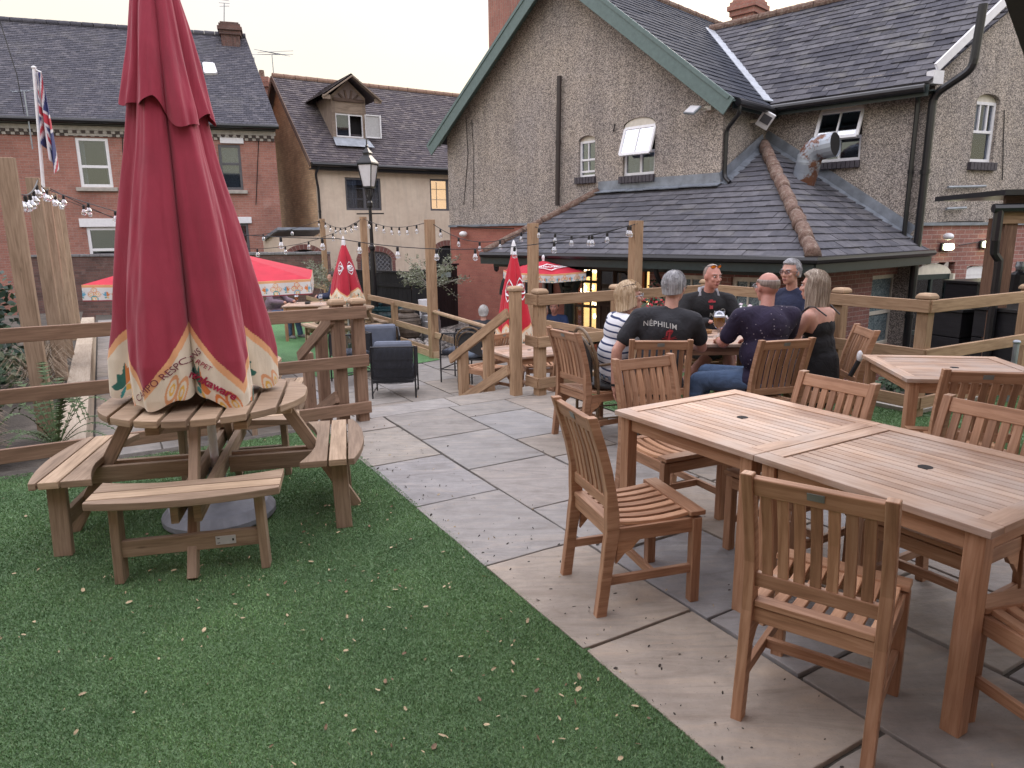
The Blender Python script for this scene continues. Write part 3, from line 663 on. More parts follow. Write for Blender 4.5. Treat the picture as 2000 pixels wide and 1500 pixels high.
# end wall of the wing
ez=WZ+.1; zk=1.74; pe=FE.px(1968,0); ek=(pe[1]-ez)/max(pe[0],.5)
we=(*sorted((FE.px(1908,200)[0],FE.px(1953,200)[0])),2.72,3.86)
de=(.03,FE.px(1862,560)[0],GZ+.05,1.10); we2=(FE.px(1891,520)[0],FE.px(1934,520)[0],.35,1.02)
FE.wall(m,0,6,zk,ez,[we],0,.12); FE.poly(m,[(0,ez),(6,ez),(6,ez+ek*6)],0); FE.wall(m,0,6,GZ,zk,[de,we2],2,.12,off=-.02)
FE.arch(m,we[0]-.002,we[1]+.002,3.74,3.86,.003,.1,0)
m.build('wall',[PEBBLE,BR_ORANGE,BR_PINK],pub,world=True)
m=MB(); FG.slab(m,-.02,7.42,1.85,1.90,-.03,.03); m.build('render_stop',LEAD,pub,world=True); m=MB(); FE.slab(m,0,6,zk-.02,zk+.03,-.03,.03); m.build('render_stop',LEAD,pub,world=True)
# roofs
OH=.32
def main(p,q): # point on the right-hand main slope; p<0 inward, q back from the gable
    return GR+U_*p+N_*q+Vector((0,0,WZ-KN*p))
m=MB(); e_=.26
roofplane(m,[main(e_,1.63-e_),main(e_,-OH),main(-3.7,-OH),main(-3.7,1.63+3.7+.1)],.30,.19,mi=0)
roofplane(m,[main(-3.7,5.3),main(-3.7,5.35),main(-3.7,14),main(-3.0,14),main(-3.0,4.6)],.3,.19)
roofplane(m,[main(-3.0,4.62),main(-3.0,14),main(0,14),main(0,9)],.3,.19)
def mainl(p,q): return GL-U_*p+N_*q+Vector((0,0,WZ-KN*p))
roofplane(m,[mainl(e_,-OH),mainl(e_,14),mainl(-3.7,14),mainl(-3.7,-OH)],.30,.19)
m.build('main_roof',[SL_BLUE],pub,world=True)
def wing(p,q): return IN+U_*p+N_*q+Vector((0,0,4.17+KN*q))
m=MB(); rq=2.75; E2n=E2
def wend(q): # verge line follows the end wall
    base=2.80+.12; return wing(base+q*.42,q)
roofplane(m,[wing(-.1+OH,-OH),wend(-OH),wend(rq),wing(-.1-rq,rq)],.27,.19,jit=.012,ragged=.012,lift=.016)
roofplane(m,[wend(rq),wing(-.1-rq,rq),wing(-.1-rq,rq)+N_*3-Vector((0,0,2.3)),wend(rq)+N_*3-Vector((0,0,2.3))],.3,.3)
m.build('wing_roof',SL_MOSSY,pub,world=True)
m=MB(); ridge_tiles(m,wing(-.1-rq,rq)+Vector((0,0,.02)),wend(rq)+Vector((0,0,.02)),.10,.4,.006); m.build('ridge_tiles',LICHEN,pub,world=True); m=MB(); ridge_tiles(m,main(-3.7,-OH),main(-3.7,14),.09,.4,.004); m.build('ridge_tiles',LICHEN,pub,world=True)
m=MB(); va,vb=wing(-.1+.30,-.30),wing(-.1-rq,rq); nn=(main(0,0)-main(1,0)).cross(N_); 
m.bar(va+Vector((0,0,.045)),vb+Vector((0,0,.045)),.26,.02,(.15,0,1)); m.build('valley_lead',plain('pale_lead',(.36,.39,.43),.5,.2,.2,.2,5),pub,world=True)
# bargeboards, soffits, gutters
m=MB()
for f,sg in ((main,1),(mainl,-1)):
    a,b=f(e_+.02,-OH-.03),f(-3.7,-OH-.03); dn=Vector((0,0,-.16)); m.bar(a+dn,b+dn,.03,.30,(0,0,1)); 
    a2,b2=f(e_,-OH+.15),f(-3.7,-OH+.15); m.bar(a2+Vector((0,0,-.06)),b2+Vector((0,0,-.06)),.30,.02,(0,0,1))
m.build('bargeboard',GREENP,pub,bevel=.004,world=True)
m=MB(); 
a,b=main(e_+.02,-OH-.045),main(-3.7,-OH-.045); m.bar(a+Vector((0,0,-.02)),b+Vector((0,0,-.02)),.035,.06); a,b=mainl(e_+.02,-OH-.045),mainl(-3.7,-OH-.045); m.bar(a+Vector((0,0,-.02)),b+Vector((0,0,-.02)),.035,.06)
m.build('verge_trim',GREENP,pub,world=True)
m=MB(); a,b=wing(.1,-OH+.02),wend(-OH+.02); m.bar(a+Vector((0,0,-.13)),b+Vector((0,0,-.13)),.03,.17); m.bar(wing(.0,-.14)+Vector((0,0,-.26)),wend(-.14)+Vector((0,0,-.26)),.3,.02); 
m.bar(main(e_-.04,-.1)+Vector((0,0,-.12)),main(e_-.04,1.6)+Vector((0,0,-.12)),.03,.15); m.build('fascia',DKGREEN,pub,world=True)
m=MB(); 
m.tube([wing(.2,-OH-.07)+Vector((0,0,-.03)),wend(-OH-.07)+Vector((0,0,-.03))],.062,10); m.tube([main(e_+.06,-.12)+Vector((0,0,-.03)),main(e_+.06,1.5)+Vector((0,0,-.03))],.06,10); m.build('gutter',BLACKP,pub,world=True)
m=MB()
for q in np.arange(.1,1.5,.28): m.bar(main(e_-.05,q)+Vector((0,0,-.12)),main(-.02,q)+Vector((0,0,-.14)),.05,.09)
m.build('rafter_ends',OLDWOOD,pub,world=True)
# white verge of the wing end and its soffit box
m=MB(); v0=FE.P(-.14,ez-.02,.10); v1=FE.P(6,ez+ek*6+.08,.10); m.bar(v0,v1,.04,.13); FE.slab(m,-.20,.02,ez-.26,ez-.06,-.02,.12); m.build('verge_board',WHITEP,pub,world=True)
roofm=MB(); 0 and roofm.bar(v0+Vector((0,0,.09))-FE.n*.1,v1+Vector((0,0,.09))-FE.n*.1,.5,.04,FE.n); 0
# pub windows
bs=plain('blue_brick_sill',(.055,.048,.058),.6,0,.3,.3,20)
def sill(F,a0,a1,z,zh=.13,out=.07):
    s=MB(); n=max(3,int((a1-a0)/.075)); w=(a1-a0)/n
    for k in range(n): F.slab(s,a0+k*w+.004,a0+(k+1)*w-.004,z-zh,z,-.1,out)
    s.build('sill',bs,pub,bevel=.006,world=True)
def tymp(F,a0,a1,zs,zt,dep=.09):
    t=MB(); F.arch(t,a0,a1,zs,zt,-dep+.02,.03,0,out=False); t.build('arch_infill',CREAMP,pub,world=True)
a0,a1,z0,z1=w1; window(pub,FG,a0,a1,z0+.02,3.50,WHITEP,[((a0+a1)/2,3.15,3.46,.02),((a0+a1)/2,2.92,3.1,.02)],[3.13,2.90],.045); tymp(FG,a0,a1,3.50,z1); sill(FG,a0-.06,a1+.04,z0+.02)
def topsash(F,a0,a1,zt,h,ang,parent,nb=1,fw=.055):
    """outward-opened top-hung sash with its own glass"""
    off=Vector((0,0,-math.cos(ang)*h))+F.n*(math.sin(ang)*h); o=F.n*-.04; m=MB(); up_=F.n
    tl,tr=F.P(a0,zt,-.03),F.P(a1,zt,-.03); bl,br=tl+off,tr+off
    for p,q in ((tl,tr),(bl,br)): m.bar(p,q,fw,.045,off.cross(F.d))
    for p,q in ((tl,bl),(tr,br),*[(tl.lerp(tr,(k+1)/(nb+1)),bl.lerp(br,(k+1)/(nb+1))) for k in range(nb)]): m.bar(p,q,fw*(1 if p in (tl,tr) else .5),.043,off.cross(F.d))
    fr=m.build('opened_top_sash',WHITEP,parent,world=True,bevel=.003); g=MB(); c=off.cross(F.d).normalized()*.006
    g.face([tl+c,tr+c,br+c,bl+c]); g.face([bl-c,br-c,tr-c,tl-c]); g.build('pane',GLASSP,fr,world=True)
GLASSP=glassm('sky_reflecting_glass',(.62,.66,.74),.3)
a0,a1,z0,z1=w2; window(pub,FG,a0,a1,z0+.04,3.20,WHITEP,[((a0+a1)/2+.02,z0+.06,3.18,.045)],[],.05,curtain=.52 if 0 else .4); tymp(FG,a0,a1,3.62,z1,.04); topsash(FG,a0+.03,a1-.02,3.62,.52,R_(20),pub); sill(FG,a0-.06,a1+.02,z0+.03)
b=MB(); FG.poly(b,[(a0,3.15),(a1,3.15),(a1,3.7),(a0,3.7)],off=-.35); b.build('room_behind',DARKROOM,pub,world=True)
a0,a1,z0,z1=ww; window(pub,FW,a0,a1,z0+.06,3.28,WHITEP,[((a0+a1)/2,z0+.08,3.24,.035)],[],.05); tymp(FW,a0,a1,3.70,z1,.04); topsash(FW,a0+.03,a1-.02,3.70,.50,R_(24),pub); sill(FW,a0+.02,a1+.02,z0+.05,.12)
b=MB(); FW.poly(b,[(a0,3.2),(a1,3.2),(a1,3.78),(a0,3.78)],off=-.35); b.build('room_behind',DARKROOM,pub,world=True)
a0,a1,z0,z1=we; window(pub,FE,a0,a1,z0+.05,3.74,WHITEP,[(a0+(a1-a0)*k/3,3.28,3.72,.03) for k in (1,2)],[3.26],.05,curtain=.9); tymp(FE,a0,a1,3.74,z1); sill(FE,a0-.05,a1+.05,z0+.04)
# door and arched window on the ground floor of the end wall
window(pub,FE,de[0]+.02,de[1]-.02,GZ+.05,.9,DKGREEN,[((de[0]+de[1])/2,GZ+.1,.88,.05)],[-.1],.09,name='back_door'); t=MB(); FE.arch(t,de[0]+.01,de[1]-.01,.88,1.08,-.06,.04,0,out=False); FE.slab(t,de[1]-.05,de[1]-.002,GZ,.9,-.1,.01); t.build('door_surround',CREAMP,pub,world=True)
window(pub,FE,we2[0],we2[1],.35,.86,WHITEP,[((we2[0]+we2[1])/2,.37,.84,.06),((we2[0]*.3+we2[1]*.7),.37,.84,.05)],[],.07); t=MB(); FE.arch(t,we2[0],we2[1],.86,1.02,-.05,.05,0,out=False); t.build('window_head',WHITEP,pub,world=True)
for x,y in ((1845,482),(1921,477)):
    a,z=FE.px(x,y); m=MB(); FE.slab(m,a-.13,a+.13,z-.07,z+.07,.0,.05); bk=m.build('bulkhead_lamp',BLACKM,pub,bevel=.02,world=True); m=MB(); FE.slab(m,a-.11,a+.11,z-.055,z+.055,.045,.11); m.build('lamp_glass',LAMPON,bk,bevel=.03,world=True)
a,z=FE.px(1836,462); m=MB(); m.ell(FE.P(a,z,.15),(.07,.12,.06)); m.build('security_camera',WHITEP,pub,smooth=True,world=True)
# pipes
v=lambda F,x,y,o=.09:F.P(*F.px(x,y),o)
pipe(pub,'downpipe',[v(FG,1098,150),v(FG,1094,402)],.05,plain('brown_pipe',(.035,.026,.024),.4),2)
q=v(FW,1795,470); t_=v(FW,1800,165); pipe(pub,'downpipe',[t_-FW.n*-.2,t_+Vector((0,0,-.25)),Vector((t_.x,t_.y,q.z))],.038,BLACKP)
pipe(pub,'downpipe',[main(e_+.06,-.05)+Vector((0,0,-.05)),main(e_+.06,-.05)+Vector((0,0,-.2)),GR+Vector((.07,.0,3.4)),GR+Vector((.07,.0,2.6)),GR+Vector((.13,-.12,2.5))],.036,BLACKP)
so_=WRp+FW.n*.12+U_*.02
pipe(pub,'soil_pipe',[Vector((so_.x,so_.y,GZ)),Vector((so_.x,so_.y,3.75)),so_+FW.d*.42+Vector((0,0,4.05))+FE.n*.1,so_+FW.d*.46+Vector((0,0,4.95))+FE.n*.1],.062,BLACKP,1.6,round_=.14)
for (xa,ya,xb,yb) in ((1845,366,1918,364),(1842,408,1880,406)): pipe(pub,'waste_pipe',[v(FE,xa,ya,.06),v(FE,xb,yb,.06)],.022,GALV)
m=MB()
def cab(F,pts,r=.008,o=.015):
    Q=[]
    for i in range(len(pts)-1):
        for k in range(6): t=k/6; Q.append(F.P(*F.px(pts[i][0]+(pts[i+1][0]-pts[i][0])*t,pts[i][1]+(pts[i+1][1]-pts[i][1])*t),o+random.uniform(-.004,.004)))
    m.tube(Q,r,5)
cab(FE,[(1800,437),(1850,433),(1935,432)]); cab(FE,[(1925,470),(1860,481)]); cab(FE,[(1960,215),(1955,380)]); cab(FG,[(895,442),(960,446),(1015,447)],.012,.04); cab(FG,[(911,230),(915,300),(905,420)]); cab(FG,[(922,235),(926,300),(925,430)],.006)
m.build('cable',BLACKM,pub,world=True)
# flood lights
def flood(F,x,y,sz,R,arm,light):
    c=v(F,x,y,.32); m=MB(); m.box(c,(sz,.04,sz*.8),R); h=m.build('floodlight',light,pub,bevel=.01,world=True); m=MB(); m.tube([F.P(*F.px(*arm),.0),c],.016,6); m.box(F.P(*F.px(*arm),.03),(.14,.07,.06),F.R); m.build('bracket',CREAMP,h,world=True)
    m=MB(); m.box(c+R@Vector((0,-.022,0)),(sz*.86,.01,sz*.66),R); m.build('lens',MILK,h,world=True)
flood(FG,1371,219,.26,Euler((R_(-50),R_(10),R_(-60))).to_matrix(),(1385,212),GALV)
c=GR+N_*1.0+U_*.28+Vector((0,0,3.62)); Rm=Euler((R_(30),R_(30),R_(-10))).to_matrix(); m=MB(); m.box(c,(.24,.05,.30),Rm); h=m.build('floodlight',WHITEP,pub,bevel=.01,world=True); m=MB(); m.box(c+Rm@Vector((0,-.03,.02)),(.17,.01,.15),Rm); m.build('lens',GREYFR,h,world=True); m=MB(); m.tube([c,c-U_*.28],.03,8); m.build('bracket',CREAMP,h,world=True)
m=MB(); p_=FG.px(1200,250); m.bar(FG.P(p_[0],p_[1]-.07,.03),FG.P(p_[0]+.05,p_[1]+.07,.05),.02,.02); m.build('wall_hook',BLACKM,pub,world=True)
# chimneys
def chimney(parent,c,w,d,z0,z1,R,mat,pots=0,potm=None,cap=True):
    m=MB(); m.box((c[0],c[1],(z0+z1)/2),(w,d,z1-z0),R)
    if cap:
        for k,(e,h) in enumerate(((.05,.14),(.1,.12),(.05,.1))): m.box((c[0],c[1],z1-.42+sum((.14,.12,.1)[:k])+h/2),(w+e*2,d+e*2,h-.003),R)
    ch=m.build('chimney',mat,parent,world=True)
    for k in range(pots):
        p=MB(); p.lathe([(.12,0),(.11,.35),(.14,.36),(.14,.42),(.1,.42)],Vector(c[:2]).to_3d()+R@Vector(((k-(pots-1)/2)*.34,0,0))+Vector((0,0,z1-.03)),12); p.build('chimney_pot',potm or LICHEN,ch,world=True)
    return ch
RU=Matrix((U_,N_,Vector((0,0,1)))).transposed()
cc=pY(1003,60,18.2); chimney(pub,(cc.x,cc.y),.85,.85,4.2,8.6,RU,BR_RED,cap=False)
cc=pY(1462,8,20.5); chimney(pub,(cc.x,cc.y),.62,.62,4.5,cc.z+.1,RU,BR_RED)
# ---- single-storey extension with veranda
EC=Vector((4.09,9.5,0)); EL=EC-U_*6.53; ER=Vector((7.0,11.76,0)); EZ=1.29; KE=.577
def ext(p,w): q=EC+U_*p+N_*w; return Vector((q.x,q.y,EZ+KE*w))
gw=(GR-EC).dot(N_); pk=ext(-2.42,3.30); gL=ext(-5.25,gw)
gp_=(GR-EC).dot(U_); m=MB(); roofplane(m,[ext(-6.53,0),ext(gp_,0),ext(gp_,gw),gL],.30,.185,lift=.018,jit=.010,ragged=.008); roofplane(m,[ext(gp_,0),ext(0,0),pk,ext(gp_,gw)],.30,.185,lift=.018,jit=.010,ragged=.008)
er=Vector((ER.x,ER.y,EZ)); nrm=(er-ext(0,0)).cross(pk-ext(0,0)); kk=ext(0,0)
def onr(p): return Vector((p.x,p.y,kk.z-(nrm.x*(p.x-kk.x)+nrm.y*(p.y-kk.y))/nrm.z))
rp=[ext(0,0),er,onr(WRp-U_*.15),onr(IN+U_*.02),pk]
roofplane(m,rp,.30,.185,lift=.018,jit=.010,ragged=.008)
m.build('extension_roof',SL_PURPLE,pub,world=True)
m=MB(); roofplane(m,[ext(-6.53,0)-U_*.0,gL,ext(-6.53,gw)+Vector((0,0,-KE*gw+.0))],.3,.2); m.build('extension_hip_roof',SL_PURPLE,pub,world=True)
m=MB(); ridge_tiles(m,ext(.02,-.05)+Vector((0,0,.07)),pk+Vector((0,0,.06)),.098,.42,.014); m.build('hip_tiles',LICHEN,pub,world=True,smooth=True); m=MB(); ridge_tiles(m,ext(-6.53,0)+Vector((0,0,.03)),gL+Vector((0,0,.04)),.075,.4,.005); m.build('hip_tiles',LICHEN,pub,world=True,smooth=True)
m=MB(); 
for p,q,w_,up_ in ((gL,ext((GR-EC).dot(U_),gw),.30,(0,-.5,1)),(ext((GR-EC).dot(U_),gw),pk,.26,(0,-.5,1)),(onr(IN),onr(WRp-U_*.1),.30,(-.3,-.5,1))):
    n=7
    for k in range(n): m.bar(Vector(p).lerp(Vector(q),k/n)+Vector((0,0,.05+.006*(k%2))),Vector(p).lerp(Vector(q),(k+1.04)/n)+Vector((0,0,.05+.006*(k%2))),w_,.014,up_)
    m.bar(Vector(p)+Vector((0,0,.14)),Vector(q)+Vector((0,0,.14)),.012,.18)
m.build('flashing',LEAD,pub,world=True)
m=MB(); e0,e1=ext(-6.6,-.02),ext(.02,-.02); m.bar(e0+Vector((0,0,-.10)),e1+Vector((0,0,-.10)),.035,.18); m.bar(e1+Vector((0,0,-.10)),er+Vector((0,0,-.10)),.035,.18)
m.bar(ext(-6.55,.18)+Vector((0,0,-.29)),ext(0,.18)+Vector((0,0,-.29)),.40,.02); dR=(er-e1).normalized(); inR=Vector((-dR.y,dR.x,0)); m.bar(e1+inR*.2+Vector((0,0,-.19)),er+inR*.2+Vector((0,0,-.19)),.40,.02); m.bar(ext(-6.5,.3)+Vector((0,0,-.36)),ext(-.2,.3)+Vector((0,0,-.36)),.12,.16); m.build('eave_board',DKGREEN,pub,world=True)
m=MB(); m.tube([e0+Vector((0,-.05,-.01)),e1+Vector((-.0,-.06,-.01)),er+Vector((0,-.06,-.01))],.055,8); m.build('gutter',BLACKP,pub,world=True)
F1=Fac(EL+N_*.42,U_); LX=F1.px(1268,560)[0]; L1=6.53-.42; FB=Fac(EL+N_*1.5,U_)
wa=(F1.px(1320,560)[0],F1.px(1373,560)[0],.10,.98); wb=(F1.px(1427,560)[0],F1.px(1490,560)[0],.10,.98)
m=MB(); F1.wall(m,LX,L1,GZ,EZ,[wa,wb],0,.1)
cR=EC+N_*.42-U_*.42; FR_=Fac(cR,(ER-EC)); wr=(FR_.px(1701,580)[0],FR_.px(1750,580)[0],-.30,.92); FR_.wall(m,0,4.2,GZ,EZ+.1,[wr],0,.1)
FB.wall(m,.2,LX+.2,GZ,EZ+.72,[(FB.px(1118,560)[0],FB.px(1235,560)[0],GZ+.02,1.15),(FB.px(1240,560)[0],FB.px(1265,560)[0]+.3,-.4,1.0)],1,.1)
Fac(F1.P(LX,0),N_).wall(m,0,1.1,GZ,EZ,[],0)
m.build('extension_wall',[BR_PINK,BR_ORANGE],pub,world=True)
window(pub,F1,*wa,CREAMP,[((wa[0]+wa[1])/2,.12,.92,.03)],[.42],.07,glass=FROST); window(pub,F1,*wb,CREAMP,[((wb[0]+wb[1])/2,.12,.92,.03)],[.42],.07,glass=FROST)
window(pub,FR_,*wr,CREAMP,[],[.28],.07,glass=FROST); m=MB(); FR_.slab(m,wr[0]-.08,wr[1]+.08,wr[2]-.14,wr[2]-.01,-.06,.10); m.build('red_sill',plain('dark_red_paint',(.09,.012,.018),.4),pub,world=True)
# lit veranda: stained windows, door leaves, lamp
a0=FB.px(1118,560)[0]; a1=FB.px(1166,560)[0]; m=MB(); F_=FB
window(pub,FB,a0,a1,-.35,1.12,OLDWOOD,[(a0+(a1-a0)*t,-.3,1.1,.03) for t in (.33,.66)],[.2,.7],.06,lit=WARM,label='window glowing orange from inside')
def bauble(parent,F,a0,a1,z0,z1,n,off):
    m=MB()
    for k in range(n): m.ell(F.P(random.uniform(a0,a1),random.uniform(z0,z1),off),(.035,.03,random.uniform(.03,.06)),n=7,m=5)
    m.build('fairy_lights',BULBON,parent,world=True)
bauble(pub,FB,a0+.05,a1-.05,-.1,1.05,22,-.22)
a2=FB.px(1170,560)[0]; a3=FB.px(1232,560)[0]; m=MB(); FB.slab(m,a2-.05,a3+.04,GZ+.02,1.14,-.08,-.02); dr=m.build('double_door',OLDWOOD,pub,world=True)
m=MB()
for k in range(2):
    x0=a2+(a3-a2)*(.04+.5*k); x1=x0+(a3-a2)*.42
    for (za,zb) in ((.35,.95),(-.25,.25),(-.85,-.35)): 
        for p,q in (((x0,za),(x1,za)),((x0,zb),(x1,zb)),((x0,za),(x0,zb)),((x1,za),(x1,zb))): FB.bar(m,p,q,.03,.02,-.01)
m.build('door_panel',OLDWOOD,dr,world=True); m=MB()
for k in range(2):
    x0=a2+(a3-a2)*(.07+.5*k); x1=x0+(a3-a2)*.36; FB.slab(m,x0,x1,.38,.92,-.02,-.014)
m.build('pane',GLASS,dr,world=True)
a4=FB.px(1242,560)[0]; a5=FB.px(1262,560)[0]+.1; window(pub,FB,a4,a5,-.35,1.0,OLDWOOD,[((a4+a5)/2)],[.3],.05,lit=WARM,label='lit window beside the door'); bauble(pub,FB,a4+.05,a5-.05,-.1,.4,7,-.2)
m=MB()
for x in (1020,1032,1066,1077): a=FB.px(x,600)[0]; FB.slab(m,a-.05,a+.05,GZ,1.1,.0,.05)
m.build('dark_timber_post',BLACKWOOD,pub,world=True)
# green veranda columns with curved brackets
for x in (1112,978):
    a=F1.px(x,560)[0]; m=MB(); c=F1.P(a,0,0)
    if x>1000: m.lathe([(.14,GZ),(.14,GZ+.2),(.10,GZ+.24),(.095,.62),(.13,.64),(.13,.68),(.10,.70),(.10,.95)],c,14)
    for sg in (1,-1) if x>1000 else (1,):
        Q=[F1.P(a+sg*(.08+.42*(1-math.cos(t))),.45+.5*math.sin(t)) for t in [k*math.pi/2/8 for k in range(9)]]
        m.tube(Q,[.09-.004*k for k in range(9)],6)
    m.build('veranda_column' if x>1000 else 'veranda_bracket',DKGREEN,pub,world=True)
p0=F1.P(F1.px(1303,545)[0],.95,.05); pipe(pub,'downpipe',[p0+Vector((0,0,.25))+F1.n*.35,p0+F1.n*.25,p0+Vector((.05,0,-.25)),p0+Vector((.05,0,-1.8))],.04,BLACKP)
p0=FR_.P(FR_.px(1790,600)[0],1.0,.06); pipe(pub,'downpipe',[p0+Vector((0,0,.2))+FR_.n*.3,p0+Vector((0,0,.08))+FR_.n*.3,p0+Vector((0,0,-.12)),Vector((p0.x,p0.y,GZ))],.042,plain('maroon_brown_pipe',(.05,.02,.02),.4))
m=MB(); c=FR_.P(.12,.95,.25); m.box(c,(.34,.2,.05),Euler((R_(20),R_(-12),R_(38))).to_matrix()); m.bar(c,FR_.P(.05,.8,.0),.03,.03); m.build('floodlight',BLACKM,pub,bevel=.006,world=True)
# wall lantern and cctv on the brick gable wall
a,z=FG.px(979,520); m=MB(); m.lathe([(.01,.12),(.07,.06),(.055,-.08),(.02,-.12)],FG.P(a,z,.16),6); m.bar(FG.P(a,z+.1,.16),FG.P(a,z+.1,0),.02,.02); m.build('wall_lantern',BLACKM,pub,world=True)
a,z=FG.px(912,457); m=MB(); m.ell(FG.P(a,z,.12),(.10,.10,.07)); m.build('security_camera',WHITEP,pub,smooth=True,world=True)
# exhaust duct: a bent galvanised elbow
d0=pP(1570,348,kk,nrm); m=MB(); c=Vector(d0)+Vector((-.05,-.1,-.10)); rr=.20
P=[c,c+Vector((.02,-.08,.24))]; side=Vector((.66,-.75,0))
for k in range(7):
    t=k/6*R_(95); P.append(c+Vector((.02,-.08,.24))+Vector((0,-.05,.10)) +side*(.24*(1-math.cos(t)))+Vector((0,0,.24*math.sin(t))))
P.append(P[-1]+side*.18+Vector((0,0,.02)))
B=[Vector(p) for p in P]; m.tube(B,rr,18,cap=False); 
for p,q in zip(B[:-1],B[1:]): d=(q-p).normalized()*.012; m.tube([p-d,p+d],rr*1.035,18,cap=False)
dk=m.build('exhaust_duct',RUSTD,pub,world=True); m=MB(); m.tube([B[-1]-side*.03,B[-1]-side*.02],rr*.985,18); m.build('duct_mouth',DARKROOM,dk,world=True)
# hanging baskets of red flowers
def leafcloud(name,parent,c,r,n,size,mat,world=True,flat=1,mats=None,weights=None,shell=.3):
    m=MB(); c=Vector(c)
    for k in range(n):
        d=Vector((random.gauss(0,1),random.gauss(0,1),random.gauss(0,1))).normalized(); q=random.random()**shell
        p=c+Vector((d.x*r[0],d.y*r[1],d.z*r[2]))*q; s=size*random.uniform(.6,1.3); a=Vector((random.gauss(0,1),random.gauss(0,1),random.gauss(0,1))).normalized(); b=a.orthogonal().normalized()
        w=b*s*.32; m.face([p-a*s*.5,p+w,p+a*s*.5,p-w],mi=0 if mats is None else random.choices(range(len(mats)),weights)[0])
    return m.build(name,mats or mat,parent,world=world)
LEAF1=plain('dark_leaf',(.035,.07,.03),.6,0,0,.5,30); LEAF2=plain('olive_leaf',(.14,.16,.09),.6,0,0,.4,30); LEAF3=plain('ivy_leaf',(.018,.045,.028),.5,0,0,.5,20); REDF=plain('red_petal',(.45,.015,.03),.6,0,0,.3,30)
fb=thing('flower_basket','basket of red geraniums hanging in front of the lit pub window behind the striped woman','flower basket',tuple(pY(1272,596,9.9)))
leafcloud('foliage',fb,fb.location,(.26,.2,.16),160,.07,None,mats=[LEAF1,REDF],weights=[1,1.3]); m=MB(); m.lathe([(.03,-.2),(.18,-.12),(.22,-.02)],(0,0,0),12); m.build('basket',OLDWOOD,fb); 
fb2=thing('window_flower_box','trough of pink and white flowers behind the bald drinker under the pub window','flower box',tuple(pY(1450,612,9.6)))
leafcloud('foliage',fb2,fb2.location,(.35,.15,.14),160,.07,None,mats=[LEAF1,plain('pale_petal',(.6,.5,.55),.6),plain('white_petal',(.6,.6,.6),.6)],weights=[1,.5,.7]); m=MB(); m.box((0,0,-.16),(.8,.2,.16)); m.build('trough',OLDWOOD,fb2)
dw=thing('climber','dark leafy climber on the pub wall beside the glowing window','climbing plant',tuple(F1.P(F1.px(1286,580)[0],.6,.12))); leafcloud('foliage',dw,dw.location,(.13,.08,.35),130,.07,LEAF3); m=MB(); m.tube([(0,0,-1.5),(.03,0,-.8),(0,0,0)],.012,6); m.build('stem',OLDWOOD,dw)
# ------------------------------------------------------------------ the red brick terrace house
H0=pY(0,229,21.5); hz=H0.z; H1=pz(538,247,hz); FH=Fac(H0,(H1-H0)); LH=(H1-H0).length
hs=thing('terraced_house','red brick terraced house with white sash windows and dark tiled roof, far left','house',(H0.x,H0.y,-1))
def rect(F,x0,y0,x1,y1):
    a,z=F.px(x0,y0); b,w=F.px(x1,y1); return (a,b,min(z,w),max(z,w))
hw=[rect(FH,145,268,222,366),rect(FH,168,444,240,503),rect(FH,425,282,476,371),rect(FH,455,436,490,500)]
m=MB(); FH.wall(m,-3,LH-.05,-1,hz-.02,hw,0,.09); Fr=Fac(FH.P(0,0,-4.2),FH.d); sr=Fr.px(476,95)[0]; sv=FH.P(sr,0,-4.2)-FH.P(LH,0,0); FS=Fac(FH.P(LH-.05,0),sv); SL=sv.length; FS.wall(m,0,SL,-1,hz,[],0); FS.poly(m,[(0,hz-.01),(SL,hz),(SL,Fr.px(300,60)[1]-.05)],0); m.build('wall',BR_RED,hs,world=True)
ry,rzz=FH.px(430,78); Fr=Fac(FH.P(0,0,-4.2),FH.d); rz=Fr.px(300,60)[1]
m=MB(); roofplane(m,[FH.P(-3,hz-.05,.25),FH.P(LH+.1,hz-.05,.25),FH.P(sr+.1,rz,-4.2),FH.P(-3,rz,-4.2)],.17,.115,lift=.012,jit=.004)
m.face([FH.P(-3,rz,-4.2),FH.P(sr+.1,rz,-4.2),FH.P(sr+.05,hz,-5.2),FH.P(-3,hz,-5.2)]); m.build('roof',TL_GREY,hs,world=True)
m=MB(); ridge_tiles(m,FH.P(-3,rz+.02,-4.2),FH.P(sr+.1,rz+.02,-4.2),.10,.35,.003); m.build('ridge_tiles',TL_GREY,hs,world=True)
m=MB(); m.tube([FH.P(-3,hz-.06,.3),FH.P(LH+.1,hz-.06,.3)],.07,8); FH.slab(m,-3,LH,hz-.16,hz-.06,.0,.22); m.build('gutter',BLACKP,hs,world=True)
# dentilled cornice of alternating white bricks
m=MB(); a=-3.; FH.slab(m,-3,LH-.02,hz-.30,hz-.17,0,.08,0)
k=0
while a<LH-.1:
    FH.slab(m,a,a+.10,hz-.385,hz-.305,0,.07,0 if k%2 else 1); FH.slab(m,a,a+.10,hz-.47,hz-.39,0,.045,1 if k%2 else 0); a+=.115; k+=1
m.build('cornice',[STONEC,plain('soot_brick',(.07,.055,.05),.9)],hs,world=True)
for (x0,y0,x1,y1),mt in (((132,250,220,267),STONEC),((154,427,244,443),WHITEP),((429,266,476,281),WHITEP),((450,424,492,436),WHITEP)):
    r=rect(FH,x0,y0,x1,y1); m=MB(); FH.slab(m,r[0],r[1],r[2],r[3],-.02,.05); m.build('lintel',mt,hs,bevel=.01,world=True)
    q=hw[[250,427,266,424].index(y0)]; m=MB(); FH.slab(m,q[0]-.12,q[1]+.12,q[2]-.12,q[2]-.01,-.08,.09); m.build('sill',STONEC,hs,bevel=.01,world=True)
